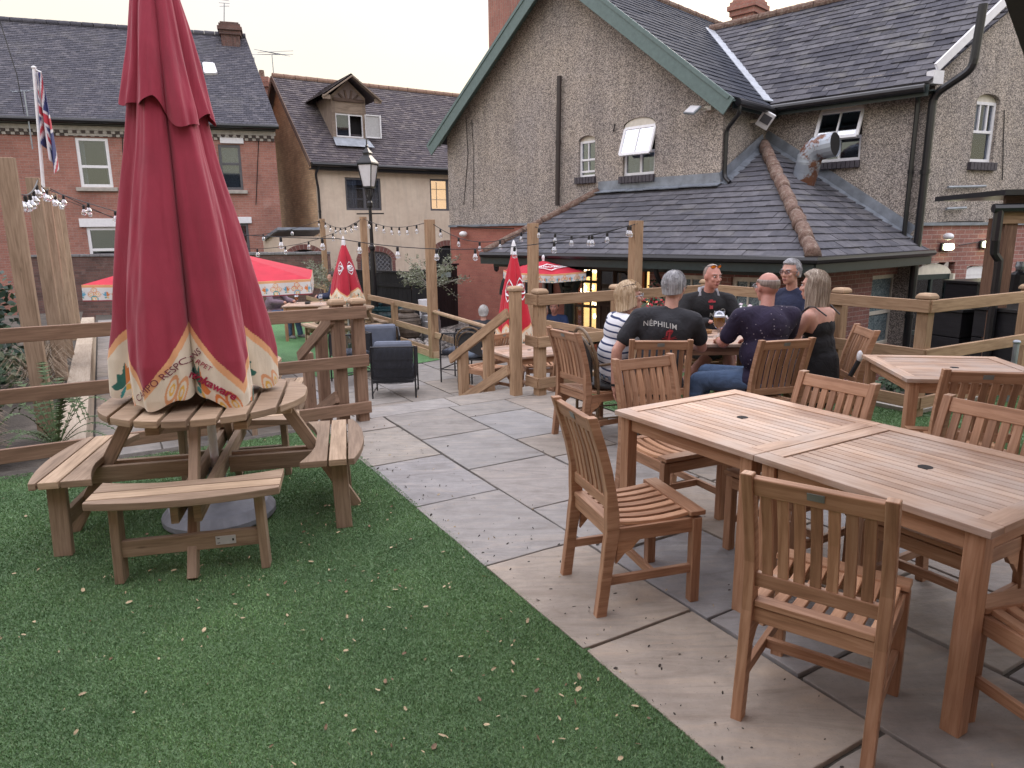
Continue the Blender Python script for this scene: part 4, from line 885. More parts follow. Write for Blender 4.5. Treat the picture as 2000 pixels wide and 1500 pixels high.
q=hw[0]; window(hs,FH,*q,WHITEP,[],[q[2]+(q[3]-q[2])*.42],.09,.05,curtain=.22); q=hw[1]; window(hs,FH,*q,WHITEP,[],[q[2]+.25],.09,.05,curtain=0)
q=hw[2]; window(hs,FH,*q,GREYFR,[],[q[2]+(q[3]-q[2])*.58],.08,.05,curtain=1); q=hw[3]; window(hs,FH,*q,GREYFR,[],[],.08,.05)
s_=FH.P(FH.px(385,150)[0],0,0); pn=Vector(FH.d).cross(Vector(FH.P(0,rz,-4.2)-FH.P(0,hz-.05,.25)))
m=MB(); 
q=[pP(x,y,FH.P(0,hz-.05,.25),pn) for x,y in ((398,127),(417,128),(423,146),(401,146))]; n_=pn.normalized()*(1 if pn.z>0 else -1)
m.face([p+n_*.09 for p in q]); m.build('roof_window',GLASSP,hs,world=True); m=MB()
for p,r in zip(q,q[1:]+q[:1]): m.bar(p+n_*.05,r+n_*.05,.07,.08,n_)
m.build('roof_window_frame',WHITEP,hs,world=True)
cc=Fr.px(453,90); c=Fr.P(cc[0],0,.15); cz=Fr.px(453,52)[1]; Rh=FH.R@Matrix(((1,0,0),(0,0,-1),(0,1,0)))
chimney(hs,(c.x,c.y),.62,.9,rz-1.5,cz,Matrix((FH.d,-FH.n,Vector((0,0,1)))).transposed(),BR_DARK)
def aerial(name,label,base,top,els,par=None,grp=None):
    t=thing(name,label,'aerial',tuple(base),0,grp); b=Vector(base); m=MB(); m.tube([(0,0,0),Vector(top)-b],.018,5); m.build('mast',GALV,t)
    m=MB(); h=Vector(top)-b
    for (dx,dy,dz,L,ang) in els:
        m.tube([h+Vector((dx-L/2*math.cos(ang),dy-L/2*math.sin(ang),dz)),h+Vector((dx+L/2*math.cos(ang),dy+L/2*math.sin(ang),dz))],.009,4)
    m.build('antenna',GALV,t); return t
b=Vector((c.x-.1,c.y-.3,cz-.1)); aerial('tv_aerial','tall thin aerial mast on the chimney of the red brick house',b,pY(438,6,b.y),[(0,0,-.1+.1*k,.35,.3*k) for k in range(3)])
# tiny aerial, cable and flag
a,z=FH.px(54,182); t=thing('tv_aerial','small aerial fixed to the red brick wall below the gutter beside the flag','aerial',tuple(FH.P(a,z-1.0,.3))); m=MB(); m.tube([(0,0,-.6),(0,0,1.0)],.02,5); m.build('mast',GALV,t); m=MB(); m.tube([(-.35,0,.98),(.25,.1,1.05)],.012,4); [m.tube([(x,-.15,1.0),(x,.15,1.0)],.008,4) for x in (-.3,-.15,0,.15)]; m.build('antenna',GALV,t)
m=MB(); m.tube([FH.P(*FH.px(2,30),.3),FH.P(*FH.px(40,150),.3),FH.P(*FH.px(53,225),.25)],.012,4); m.build('telephone_wire',BLACKM,hs,world=True)
m=MB(); a,z=FH.px(238,240); b2,z2=FH.px(245,440); m.tube([FH.P(a,z,.02),FH.P(b2,z2,.02)],.012,4); m.build('cable',BLACKM,hs,world=True); m=MB(); m.tube([FH.P(*FH.px(505,275),.02),FH.P(*FH.px(500,400),.02)],.012,4); m.build('cable',BLACKM,hs,world=True)
# ------------------------------------------------------------------ the cream rendered house
K0=pY(614,316,24); kz=K0.z; K1=pz(895,329,kz); FK=Fac(K0,(K1-K0)); LK=(K1-K0).length+2.5; GD=7.
kh=thing('rendered_house','cream rendered house with half-timbered dormer and brown tiled roof beyond the yard','house',(K0.x,K0.y,-1))
FKs=Fac(FK.P(0,0,-GD),FK.n)       # gable side wall, seen from the left: runs from the back to the front corner
kr=Fac(FK.P(0,0,-GD/2),FK.d).px(540,150)[1]
kw=[rect(FK,673,346,746,411),rect(FK,839,349,905,412)]; ka=rect(FK,703,492,767,532); kd=rect(FK,848,480,902,640)
m=MB(); FK.wall(m,0,LK,-1,kz-.02,kw+[ka,(kd[0],kd[1],-1,kd[3])],0,.12); FK.arch(m,ka[0],ka[1],ka[3]-.32,ka[3],.003,.11,0); FK.arch(m,kd[0],kd[1],kd[3]-.35,kd[3],.003,.11,0)
FKs.wall(m,0,GD,-1,kz,[],1); FKs.poly(m,[(0,kz),(GD,kz),(GD/2,kr)],1); m.build('wall',[RENDER,BR_TAN],kh,world=True)
m=MB(); FK.archring(m,ka[0],ka[1],ka[3]-.32,ka[3],.012,.2); m.build('brick_arch',BR_ARCH,kh,world=True); m=MB(); FK.archring(m,kd[0],kd[1],kd[3]-.35,kd[3],.012,.2)
m.build('brick_arch',BR_ARCH,kh,world=True)
for side in (ka[0]-.12,ka[1]+.0): m=MB(); FK.slab(m,side,side+.12,ka[2],ka[3]-.32,0,.012); m.build('brick_jamb',BR_ARCH,kh,world=True)
m=MB(); roofplane(m,[FK.P(-.22,kz-.08,.3),FK.P(LK,kz-.08,.3),FK.P(LK,kr,-GD/2),FK.P(-.22,kr,-GD/2)],.19,.13,lift=.02,jit=.006,ragged=.012)
m.face([FK.P(-.22,kr,-GD/2),FK.P(LK,kr,-GD/2),FK.P(LK,kz,-GD-.3),FK.P(-.22,kz,-GD-.3)]); m.build('roof',TL_BROWN,kh,world=True)
m=MB(); ridge_tiles(m,FK.P(-.22,kr+.02,-GD/2),FK.P(LK,kr+.02,-GD/2),.10,.4,.003); m.build('ridge_tiles',plain('terracotta_ridge',(.24,.15,.11),.9,0,.2,.25),kh,world=True)
m=MB(); m.tube([FK.P(-.2,kz-.1,.36),FK.P(LK,kz-.1,.36)],.065,8); FK.slab(m,-.2,LK,kz-.24,kz-.1,.24,.28); FK.slab(m,-.2,LK,kz-.26,kz-.22,.0,.26); m.build('gutter',BLACKP,kh,world=True)
m=MB(); 
for p,q in ((FK.P(-.24,kz-.12,.3),FK.P(-.24,kr-.05,-GD/2)),(FK.P(-.24,kz-.12,-GD-.3),FK.P(-.24,kr-.05,-GD/2))): m.bar(p,q,.03,.18)
m.build('bargeboard',OLDWOOD,kh,world=True)
pipe(kh,'downpipe',[FK.P(.05,kz-.15,.34),FK.P(-.02,kz-.4,.1),FK.P(.05,kz-.9,.07),FK.P(.05,-1,.07)],.04,BLACKP)
for q,li in zip(kw,(None,WARM2)):
    w_=window(kh,FK,*q,GREYFR,[((q[0]+q[1])/2+.05,q[2]+.05,q[3]-.05,.10)],[],.07,.06,curtain=.0 if li else .35,lit=li,label='lit bedroom window' if li else None)
    m=MB()
    for x in (.22,.78): 
        xx=q[0]+(q[1]-q[0])*x; FK.bar(m,(xx,q[2]+.1),(xx,q[3]-.1),.02,.02,-.085)
    for z in (.35,.68): FK.bar(m,(q[0]+.05,q[2]+(q[3]-q[2])*z),(q[1]-.05,q[2]+(q[3]-q[2])*z),.02,.02,-.09)
    m.build('glazing_bar',WHITEP,w_,world=True)
window(kh,FK,ka[0],ka[1],ka[2],ka[3],GREYFR,[((ka[0]+ka[1])/2)],[],.06,.07,curtain=1,lead=.16)
m=MB(); n=7; W_=(kd[1]-kd[0])/n
for k in range(n): FK.slab(m,kd[0]+k*W_+.004,kd[0]+(k+1)*W_-.004,-1,kd[3],-.12,-.08)
m.build('arched_black_door',BLACKWOOD,kh,world=True)
# dormer
dl,dr_=FK.px(650,270)[0],FK.px(725,270)[0]
def kroof(a,o): return kz-.08+(kr-kz+.08)*((.3-o)/(GD/2+.3))
fo=-.72; Fd=Fac(FK.P(0,0,fo),FK.d); a0=Fd.px(655,260)[0]; a1=Fd.px(712,260)[0]; zb=Fd.px(680,268)[1]; zt=Fd.px(680,222)[1]; zg=Fd.px(682,215)[1]; za=Fd.px(683,156)[1]; ac=(a0+a1)/2
ym=lambda z:-(z-(kz-.08))/((kr-kz+.08)/(GD/2+.3))+.3     # offset where the roof reaches height z
m=MB(); Fd.wall(m,a0-.08,a1+.08,zb-.08,za-.55,[(a0+.04,a1-.04,zb,zt)],0,.08)
Fd.poly(m,[(a0-.08,za-.55),(a1+.08,za-.55),(ac,za-.02)],0)
for sgn,a in ((-1,a0-.08),(1,a1+.08)):
    p=[FK.P(a,zb-.08,fo),FK.P(a,za-.55,fo),FK.P(a,za-.55,ym(za-.55)),FK.P(a,zb-.08,ym(zb-.08))]; m.face(p)
dm=m.build('dormer',SILVERW,kh,world=True)
m=MB(); ov=.42; ho=fo+.40; sl_=(za-(za-.62))/( (a1-a0)/2+.1)
for sg in (1,-1):
    ae=ac+sg*((a1-a0)/2+.48); ze=za+.10-.62*1.12
    p=[FK.P(ae,ze,ho),FK.P(ac,za+.12,ho),FK.P(ac,za+.12,ym(za+.12)),FK.P(ae,ze,ym(ze))]
    roofplane(m,[p[0],p[3],p[2],p[1]],.19,.13)
m.build('dormer_roof',TL_BROWN,kh,world=True)
m=MB()
for sg in (1,-1):
    ae=ac+sg*((a1-a0)/2+.50); ze=za+.10-.62*1.12; m.bar(FK.P(ae,ze-.10,ho+.02),FK.P(ac,za+.04,ho+.02),.04,.2,FK.n)
    m.bar(FK.P(ae,ze-.1,ho+.02),FK.P(ae-sg*.25,ze-.1,ho+.02),.05,.13)
m.build('bargeboard',SILVERW,dm,world=True)
m=MB(); Fd.slab(m,a0-.02,a1+.02,za-.72,za-.62,0,.06)
for t in (-.55,-.2,.2,.55): Fd.bar(m,(ac+t*.35,za-.62),(ac+t*1.0*.62,za-.28-abs(t)*.35),.06,.05,.03)
m.build('timber_framing',OLDWOOD,dm,world=True); m=MB(); Fd.poly(m,[(a0,za-.62),(a1,za-.62),(ac,za-.1)],off=.01); m.build('plaster_panel',plain('pinkish_plaster',(.24,.19,.18),.9),dm,world=True)
w_=window(dm,Fd,a0+.04,ac,zb,zt,WHITEP,[],[],.04,.05,lead=.14) if 0 else None
m=MB(); 
for x in (a0+.05,ac,a1-.05): Fd.bar(m,(x,zb),(x,zt),.05,.05,-.05)
for z in (zb+.02,zt-.03): Fd.bar(m,(a0+.05,z),(a1-.05,z),.05,.04,-.05)
fr=m.build('dormer_window',WHITEP,dm,world=True); m=MB(); Fd.slab(m,a0+.06,ac-.02,zb+.03,zt-.05,-.06,-.05); m.build('pane',GLASS,fr,world=True)
m=MB(); Fd.poly(m,[(a0,zb),(a1,zb),(a1,zt),(a0,zt)],off=-.3); m.build('room_behind',DARKROOM,fr,world=True)
m=MB(); b0=a1+.02; Fd.bar(m,(b0,zb),(b0,zt),.04,.04,.1); Fd.bar(m,(b0+.50,zb),(b0+.50,zt),.04,.04,.22); Fd.bar(m,(b0,zb+.02),(b0+.50,zb+.02),.04,.04,.16); Fd.bar(m,(b0,zt-.02),(b0+.5,zt-.02),.04,.04,.16); Fd.slab(m,b0,b0+.5,zb,zt,.14,.15,1); m.build('opened_casement',[WHITEP,plain('leaded_pane_pale',(.40,.40,.40),.3)],fr,world=True)
m=MB(); m.face([Fd.P(a0-.1,zb-.05,.05),Fd.P(a1+.12,zb-.05,.05),Fd.P(a1+.18,zb-.34,.42),Fd.P(a0-.15,zb-.34,.42)]); m.bar(Fd.P(a0-.1,zb-.05,.05),Fd.P(a1+.12,zb-.05,.05),.05,.05); m.build('lead_apron',MAT['pale_lead'],dm,world=True)
# chimney and aerials beyond
bc=pY(514,180,30); ch=thing('brick_chimney_stack','small red brick chimney stack rising between the two houses','chimney',(bc.x,bc.y,2)); m=MB(); m.box((0,0,1.8),(.75,.75,pY(514,165,30).z-3.8+1.8)); 
zt_=pY(514,152,30).z-2; m=MB(); m.box((0,0,zt_/2-.2),(.62,.62,zt_-.4)); m.box((0,0,zt_-.32),(.78,.78,.16)); m.box((0,0,zt_-.12),(.7,.7,.2)); m.build('stack',BR_RED,ch); m=MB(); m.lathe([(.12,0),(.1,.3)],(0,0,zt_-.02),10); m.build('chimney_pot',LICHEN,ch)
bb=Vector((bc.x+.55,bc.y,1.5)); aerial('tv_aerial','wide many-armed aerial on a mast beside the far chimney stack','aerial' and bb,pY(531,106,30),[(-.25+.18*k,0,.1-.03*k,1.0-.1*k,.9) for k in range(5)]+[(0,0,0,1.7,.05),(.15,0,.1,1.5,-.12)])
bb=Vector((bc.x-.35,bc.y,1.5)); aerial('tv_aerial','thin leaning aerial mast just left of the many-armed aerial','aerial' and bb,pY(496,112,30),[(.5,0,.1,1.1,.1)])
# ------------------------------------------------------------------ garden walls, dark fence, gate
def gwall(label,pa,pb,zt,mat,cop,th=.24,zb=-1.0):
    F=Fac(pa,Vector(pb)-Vector(pa)); L=(Vector(pb).to_2d()-Vector(pa).to_2d()).length; t=thing('garden_wall',label,'wall',(pa[0],pa[1],zb)); m=MB(); F.wall(m,0,L,zb,zt,[],0); Fac(F.P(L,0,-th),-F.d).wall(m,0,L,zb,zt,[],0); Fac(F.P(0,0,-th),F.n).wall(m,0,th,zb,zt,[],0); Fac(F.P(L,0),-F.n).wall(m,0,th,zb,zt,[],0); m.build('brickwork',mat,t,world=True)
    m=MB(); n=int(L/.3); [F.slab(m,k*L/n+.003,(k+1)*L/n-.003,zt,zt+.07+random.uniform(-.006,.006),-th-.04,.04) for k in range(n)]; m.build('coping',cop,t,bevel=.01,world=True); return F
cop=plain('grey_coping',(.17,.165,.17),.85,0,.3,.25)
pa=pY(40,508,20.5); pb=pY(640,500,20.0); gwall('old dark brick garden wall behind the open red parasol',(pa.x,pa.y,0),(pb.x,pb.y,0),pY(300,500,20.3).z,BR_DARK,cop)
# pier and lean-to with arch between the houses
pa=pY(548,470,21.5); pb=pY(628,470,22.2); zt=pY(590,462,21.8).z; F=Fac(pa,pb-pa); L=(pb-pa).length; t=thing('brick_outbuilding','low outbuilding with brick arch and lead roof between the two houses','outbuilding',(pa.x,pa.y,-1)); m=MB(); F.wall(m,0,L,-1,zt,[(L*.15,L*.95,-1,F.px(600,487)[1])],0,.2); hzz=F.px(600,487)[1]; F.arch(m,L*.15,L*.95,hzz-.25,hzz,.003,.19,0); Fac(F.P(0,0,-2),F.n).wall(m,0,2,-1,zt,[],0); m.build('wall',RENDER,t,world=True)
m=MB(); F.archring(m,L*.15,L*.95,hzz-.25,hzz,.01,.16); m.build('brick_arch',BR_ARCH,t,world=True); m=MB(); F.slab(m,L*.15,L*.95,-1,hzz,-.3,-.25); m.build('dark_doorway',DARKROOM,t,world=True); m=MB(); m.bar(F.P(-.1,zt+.08,-.8),F.P(L+.1,zt+.08,-.8),1.9,.08,(0,.2,1)); m.build('lead_roof',LEAD,t,world=True)
pa=pY(770,560,17.6); pb=pY(862,545,16.4)
def boards(name,label,cat,pa,pb,z0,z1,mat,w=.15,caps=True,skew=0):
    F=Fac(pa,Vector(pb)-Vector(pa)); L=(Vector(pb).to_2d()-Vector(pa).to_2d()).length; t=thing(name,label,cat,(pa[0],pa[1],z0)); m=MB(); n=max(1,int(L/w))
    for k in range(n): F.slab(m,k*L/n+.003,(k+1)*L/n-.003,z0,z1+random.uniform(-.01,.01),0,.02)
    m.build('boards',mat,t,world=True); 
    for z in (z1-.35,z0+.35): m=MB(); F.slab(m,0,L,z,z+.09,.02,.05); m.build('rail',mat,t,world=True)
    if caps: m=MB(); F.slab(m,-.02,L+.02,z1+.01,z1+.05,-.03,.06); m.build('cap_rail',mat,t,world=True)
    return F
p0=pY(697,575,18.6); p1=pY(805,580,17.2); zt=pY(750,532,17.9).z
boards('black_timber_fence','black painted board fence below the arched leaded window','fence',(p0.x,p0.y,0),(p1.x,p1.y,0),-.95,zt,BLACKWOOD)
p0=pY(806,580,17.15); p1=pY(850,580,16.6); boards('black_timber_gate','black board gate between the pot olive tree and the fence','gate',(p0.x,p0.y,0),(p1.x,p1.y,0),-.95,pY(830,530,17).z,BLACKWOOD)
p0=pY(852,580,16.4); p1=pY(893,580,17.2); F=boards('tall_black_screen','tall black timber screen against the painted brick corner of the pub','screen',(p0.x,p0.y,0),(p1.x,p1.y,0),-.95,pY(870,520,16.8).z,BLACKWOOD)
a,z=F.px(869,541); t=thing('wall_sign','small pale blue-green sign fixed on the tall black screen','sign',tuple(F.P(a,z,.03))); m=MB(); F.slab(m,a-.19,a+.19,z-.11,z+.11,.03,.045); m.build('sign_plate',plain('pale_sign',(.30,.42,.42),.5),t,world=True)
for (tx,dz,s) in (('EXIT',.04,.11),('GARDEN',-.05,.07))[:0]: pass
# shelter on the right: posts, beam, shallow roof, black gutter
sh=thing('timber_shelter','timber shelter with black gutter and felt roof at the right edge behind the fence','shelter',(5.9,8.4,-.95))
sp=pY(1945,600,8.2); bx=sp.x; zb_=pY(1950,425,8.2).z
m=MB(); m.box((bx,sp.y,(zb_-.95)/2),(.15,.15,zb_+.95)); m.build('post',wood('oak_post_brown',(.07,.035,.025),(.15,.085,.055),(.24,.15,.10),.7,.5),sh,world=True,bevel=.004)
m=MB(); m.box((bx+.24,sp.y+.5,(zb_-.95)/2),(.15,.15,zb_+.95)); m.build('post',MAT['oak_post_brown'],sh,world=True,bevel=.004)
m=MB(); m.bar((bx-.15,sp.y-.03,zb_+.04),(bx+2.6,sp.y-.25,zb_+.04),.12,.22); m.build('beam',PINE,sh,world=True,bevel=.004)
m=MB(); zz=pY(1950,407,8.1).z; m.tube([(bx-.27,sp.y-.13,zz),(bx+2.6,sp.y-.4,zz+.02)],.05,8); m.tube([(bx-.20,sp.y-.13,zz-.02),(bx-.20,sp.y-.13,zz-.36)],.05,8); m.tube([(bx-.20,sp.y-.13,zz-.34),(bx-.17,sp.y-.10,zz-.50),(bx-.10,sp.y-.09,zz-.58),(bx-.095,sp.y-.09,zz-.70),(bx-.10,sp.y-.09,-.9)],.047,8); m.build('gutter',BLACKP,sh,world=True)
m=MB(); zr=pY(1950,388,8.2).z; m.bar((bx-.12,sp.y+.6,zr+.06),(bx+2.8,sp.y+.3,zr+.06),1.6,.06); m.build('felt_roof',BLACKM,sh,world=True); m=MB(); m.bar((bx-.05,sp.y+.02,zr-.02),(bx+2.8,sp.y-.2,zr-.02),.05,.13); m.build('fascia',OLDWOOD,sh,world=True)
# black bins / boards beyond the right-hand fence
def bin_(x,y,Y,w,d,zt,label,name='black_planter_box'):
    p=pY(x,y,Y); t=thing(name,label,'storage box',(p.x,p.y,-.95),.35); h=zt+.95; m=MB(); 
    for k in range(5): m.box((0,0,h*(k+.5)/5),(w,d,h/5-.012))
    m.build('boarding',BLACKWOOD,t,bevel=.004); m=MB(); m.box((0,0,h+.02),(w+.05,d+.05,.04)); m.build('lid',BLACKM,t,bevel=.004)
bin_(1892,640,9.0,1.1,.6,pY(1890,606,8.8).z,'low black boarded box in front of the pub back door'); bin_(1912,560,10.4,.75,.5,pY(1910,552,10.4).z,'tall black boarded screen box below the white arched window'); bin_(1990,640,8.3,.9,.5,pY(1990,606,8.2).z,'black boarded box right of the shelter post')
m=MB(); t=thing('patio_heater_bottle','dark extinguisher-shaped canister hanging beyond the shelter post','canister',tuple(pY(1990,545,9.0))); m.lathe([(.01,.16),(.04,.15),(.05,.10),(.11,.06),(.12,-.16),(.1,-.2)],(0,0,0),12); m.build('body',BLACKM,t,smooth=False); m=MB(); m.lathe([(.05,.22),(.06,.16),(.045,.12)],(0,0,0),10); m.build('cap',GALV,t)
bl=pP(1990,420,FE.P(0,0,-.0),FE.n)
# galvanised handrail tubes below the right fence
hr=thing('metal_handrail','grey galvanised tube handrail sloping down behind the spare table','handrail',tuple(pY(1985,700,6.9))); P=[pY(1775,762,5.9),pY(1872,695,6.6),pY(1905,678,6.9),pY(1938,670,7.0)]
m=MB(); m.tube([p for p in P],.022,10); m.build('rail',GALV,hr,world=True); m=MB(); q=pY(1986,668,6.6); m.tube([q,(q.x,q.y,-.3)],.026,10); m.ell(q,(.035,.035,.022)); m.build('upright',GALV,hr,world=True)
# trees behind the far left wall: ivy clump
iv=thing('ivy_hedge','dark ivy hedge behind the tall posts on the left edge','hedge',tuple(ab(9.0,-1.9,-.95)))
leafcloud('foliage',iv,ab(9.6,-1.75,.75),(.5,1.5,1.05),2600,.10,None,mats=[LEAF3,LEAF1],weights=[2,1],shell=.6); m=MB(); [m.tube([ab(9.3+k*.4,-1.7,-1),ab(9.4+k*.4,-1.75,-.1),ab(9.3+k*.35,-1.7,.7)],[.03,.022,.012],6) for k in range(4)]; m.build('stem',OLDWOOD,iv,world=True)
lw=thing('old_sloping_wall','old brick and render wall falling away behind the tall left posts','wall',tuple(ab(7.5,-1.5,-1))); 
m=MB(); Fw=Fac(ab(6.0,-1.75),AV); 
Fw.poly(m,[(0,-1),(2.2,-1),(2.15,.2),(1.6,.95),(.9,1.35),(0,1.5)],0); Fw.poly(m,[(0,-1),(1.6,-1),(1.5,.10),(1.1,.55),(.5,.62),(0,.66)],1,off=.03); Fac(Fw.P(2.2,0,-.24),Fw.n).wall(m,0,.24,-1,.2,[],0); m.build('masonry',[plain('flaking_render',(.33,.27,.27),.95,0,.5,.3,5),BR_DARK],lw,world=True)
# ------------------------------------------------------------------ teak chairs and tables
def stile_prof():
    back=[(-.235,0),(-.205,.25),(-.185,.40),(-.19,.55),(-.225,.72),(-.295,.93)]; return back
def ylean(z):
    pr=stile_prof()
    for (y0,z0),(y1,z1) in zip(pr,pr[1:]):
        if z0<=z<=z1: return y0+(y1-y0)*(z-z0)/(z1-z0)
    return pr[-1][0]
def make_chair(label,mat=TEAK,group='teak slatted garden chairs'):
    t=thing('garden_chair',label,'chair',(0,0,0),0,group); RX=Matrix(((0,0,1),(1,0,0),(0,1,0)))   # local x->y, y->z, z->x
    zz=[0,.12,.25,.33,.40,.48,.58,.68,.78,.86,.912]
    for sx in (-1,1):
        m=MB(); wd=lambda z:.050 if z<.3 else (.060 if z<.55 else .044)
        poly=[(ylean(z)-wd(z)/2,z) for z in zz]+[(ylean(z)+wd(z)/2,z) for z in reversed(zz)]
        m.prism(poly,RX,(sx*.204-.019,0,0),.038); m.build('rear_leg',mat,t,bevel=.004)
        m=MB(); m.box((sx*.204,.225,.205),(.044,.044,.41)); m.build('front_leg',mat,t,bevel=.004)
        m=MB(); m.bar((sx*.202,-.165,.375),(sx*.202,.205,.375),.024,.065); m.prism([(-.16,.345),(-.05,.345),(-.075,.32),(-.09,.30),(-.12,.29),(-.165,.24)],RX,(sx*.202-.010,0,0),.02); m.build('side_rail',mat,t,bevel=.003)
        m=MB(); m.bar((sx*.202,-.195,.165),(sx*.202,.205,.165),.022,.040); m.build('stretcher',mat,t,bevel=.003)
    m=MB(); m.bar((-.192,.02,.165),(.192,.02,.165),.022,.040); m.build('stretcher',mat,t,bevel=.003)
    m=MB(); m.bar((-.19,.235,.378),(.19,.235,.378),.022,.06); m.build('front_apron',mat,t,bevel=.003); m=MB(); m.bar((-.19,-.185,.385),(.19,-.185,.385),.022,.055); m.build('rear_apron',mat,t,bevel=.003)
    m=MB(); n=7; sag=lambda y:.438-.018*math.sin(math.pi*(y+.19)/.42)
    for k in range(n):
        x=-.180+.360*k/(n-1); w=.038; ys=[-.18+.38*i/6 for i in range(7)]
        m.ribbon([(x,a,sag(a)-.008) for a in ys],w,.017)
    m.bar((-.226,.225,.432),(.226,.225,.432),.075,.022); m.bar((-.184,-.178,.428),(.184,-.178,.428),.05,.022); m.build('seat',mat,t,bevel=.003)
    m=MB(); ty=ylean(.870); m.box((0,ty,.870),(.374,.024,.066),Matrix.Rotation(R_(18),3,'X')); m.build('top_rail',mat,t,bevel=.004); m=MB(); m.box((0,ylean(.515),.515),(.374,.024,.050)); 
    m.build('back_rail',mat,t,bevel=.004)
    m=MB()
    for k in range(7):
        x=-.150+.300*k/6; zs=[.53+.315*i/7 for i in range(8)]
        m.ribbon([(x,ylean(a),a) for a in zs],.034,.013,(0,1,0))
    m.build('back_slats',mat,t,bevel=.002)
    m=MB(); m.box((0,ty-.0145,.872),(.050,.003,.026),Matrix.Rotation(R_(18),3,'X')); m.build('maker_plate',MAT['plate_grey'],t)
    return t
plain('plate_grey',(.22,.23,.22),.5,.3)
DRK=wood('shaded_teak',(.12,.055,.032),(.215,.105,.06),(.30,.165,.10),.5,.25)
chair0=make_chair('teak chair at the corner of the near tables, its slatted back to the umbrella table')
def hd(dx,dy): return math.atan2(dy,dx)-math.pi/2       # rotation that turns local +y onto (dx,dy)
def chair(x,y,dx,dy,label,z=0,first=[True]):
    if first[0]: first[0]=False; place(chair0,(x,y,z),hd(dx,dy)); chair0['label']=label; return chair0
    return dup(chair0,(x,y,z),hd(dx,dy),label)
chair(.54,3.045,.95,.29,'teak chair standing side-on on the paving at the left end of the long table')
chair(1.075,2.185,.60,.80,'teak chair nearest the camera, its slatted back turned to us')
chair(.93,3.95,.42,-.90,'teak chair behind the left corner of the long table, seat tucked towards it')
chair(.66,5.58,.86,.46,'empty teak chair on the paving edge between the stair post and the striped woman')
chair(1.09,5.17,.1,1,'teak chair holding the man in the lettered black T-shirt')
chair(1.87,5.13,-.26,.97,'teak chair holding the man in the dotted purple shirt')
chair(1.44,3.38,-.86,-.5,'teak chair tucked under the far side of the long table, behind its joint')
chair(1.86,2.78,-.86,-.5,'teak chair tucked under the far side of the long table near the right edge')
chair(2.63,3.93,.25,.97,'teak chair pulled up to the spare square table, back towards us')
chair(1.80,1.93,-.25,.97,'teak chair cut off by the right edge at the near corner of the long table')
chair(-.30,9.15,-.72,.69,'teak chair on the lower patio behind the stair handrail',LO)
chair(.38,9.3,.15,-.98,'teak chair at the far side of the lower square table',LO); chair(.62,8.0,-.3,.95,'teak chair at the near side of the lower square table, only its seat showing',LO)
def make_table(label):
    t=thing('garden_table',label,'table',(0,0,0),0,'square teak garden tables'); h=.45; m=MB()
    for s in (-1,1):
        m.box((0,s*(h-.04),.737),(.9,.078,.026)); m.box((s*(h-.04),0,.737),(.078,.9-.162,.026))
    n=15; w=(.9-.16)/n
    for k in range(n):
        y=-h+.08+w*(k+.5)
        if abs(y)<.024: 
            for sx in (-1,1): m.box((sx*.194,y,.735),(.350,w-.005,.02))
        else: m.box((0,y,.735),(.738,w-.005,.020))
    m.box((0,0,.716),(.86,.12,.012)); m.build('tabletop',TEAKTOP,t,bevel=.0025)
    m=MB(); m.lathe([(.027,.722),(.027,.7462)],(0,0,0),20); m.build('parasol_hole',DARKROOM,t)
    for sx in (-1,1):
        for sy in (-1,1):
            m=MB(); m.box((sx*(h-.055),sy*(h-.055),.361),(.062,.062,.722)); m.build('leg',TEAK,t,bevel=.004)
    m=MB()
    for s in (-1,1): m.bar((-h+.09,s*(h-.052),.686),(h-.09,s*(h-.052),.686),.022,.07); m.bar((s*(h-.052),-h+.09,.686),(s*(h-.052),h-.09,.686),.022,.07)
    m.build('apron',TEAK,t,bevel=.003); return t
uT=Vector((.51,-.86,0)).normalized(); vT=Vector((.86,.51,0)).normalized(); rT=math.atan2(uT.y,uT.x); OA=Vector((.537,3.52,0))
tb=make_table('left one of the two square teak tables pushed together in the foreground'); place(tb,OA+uT*.45+vT*.445,rT)
def tdup(p,rz,l): return dup(tb,p,rz,l)
tdup(OA+uT*1.353+vT*.445,rT,'right, nearer one of the two square teak tables pushed together in the foreground')
tdup((1.76,6.10,0),R_(-2),'square teak table the group of drinkers sits around')
tdup((2.97,4.58,0),R_(-10),'spare square teak table by the handrail on the right')
tdup((.22,8.55,LO),R_(28),'square teak table on the lower patio seen between the stair posts')
# ------------------------------------------------------------------ timber fences
def post(m,p,z0,z1,s=.10,R=None): m.box((p[0],p[1],(z0+z1)/2),(s,s,z1-z0),R or RG); return m
RG=Matrix.Rotation(RAB,3,'Z')
def cap(par,p,z,mat,s=.135):
    m=MB(); m.box((p[0],p[1],z+.012),(s,s,.024),RG); m.box((p[0],p[1],z+.036),(s,s,.024),RG,taper=(.72,.72)); return m.build('post_cap',mat,par,bevel=.005,world=True)
def fence(name,label,posts,rails,mat,cat='fence',caps=(),ps=.10,rw=.036,rh=.105,capm=PINEPALE,off=0,rup=None):
    t=thing(name,label,cat,tuple(posts[0][0]))
    for p,z1 in posts:
        m=MB(); post(m,p,p[2],z1,ps); o=m.build('post',mat,t,bevel=.004,world=True)
        if (tuple(p),z1) in [(tuple(q),z) for q,z in caps]: pass
    for p,z1 in caps: cap(t,p,z1,capm)
    for a,b in rails: m=MB(); m.bar(a,b,rw,rh); m.build('rail',mat,t,bevel=.004,world=True)
    return t
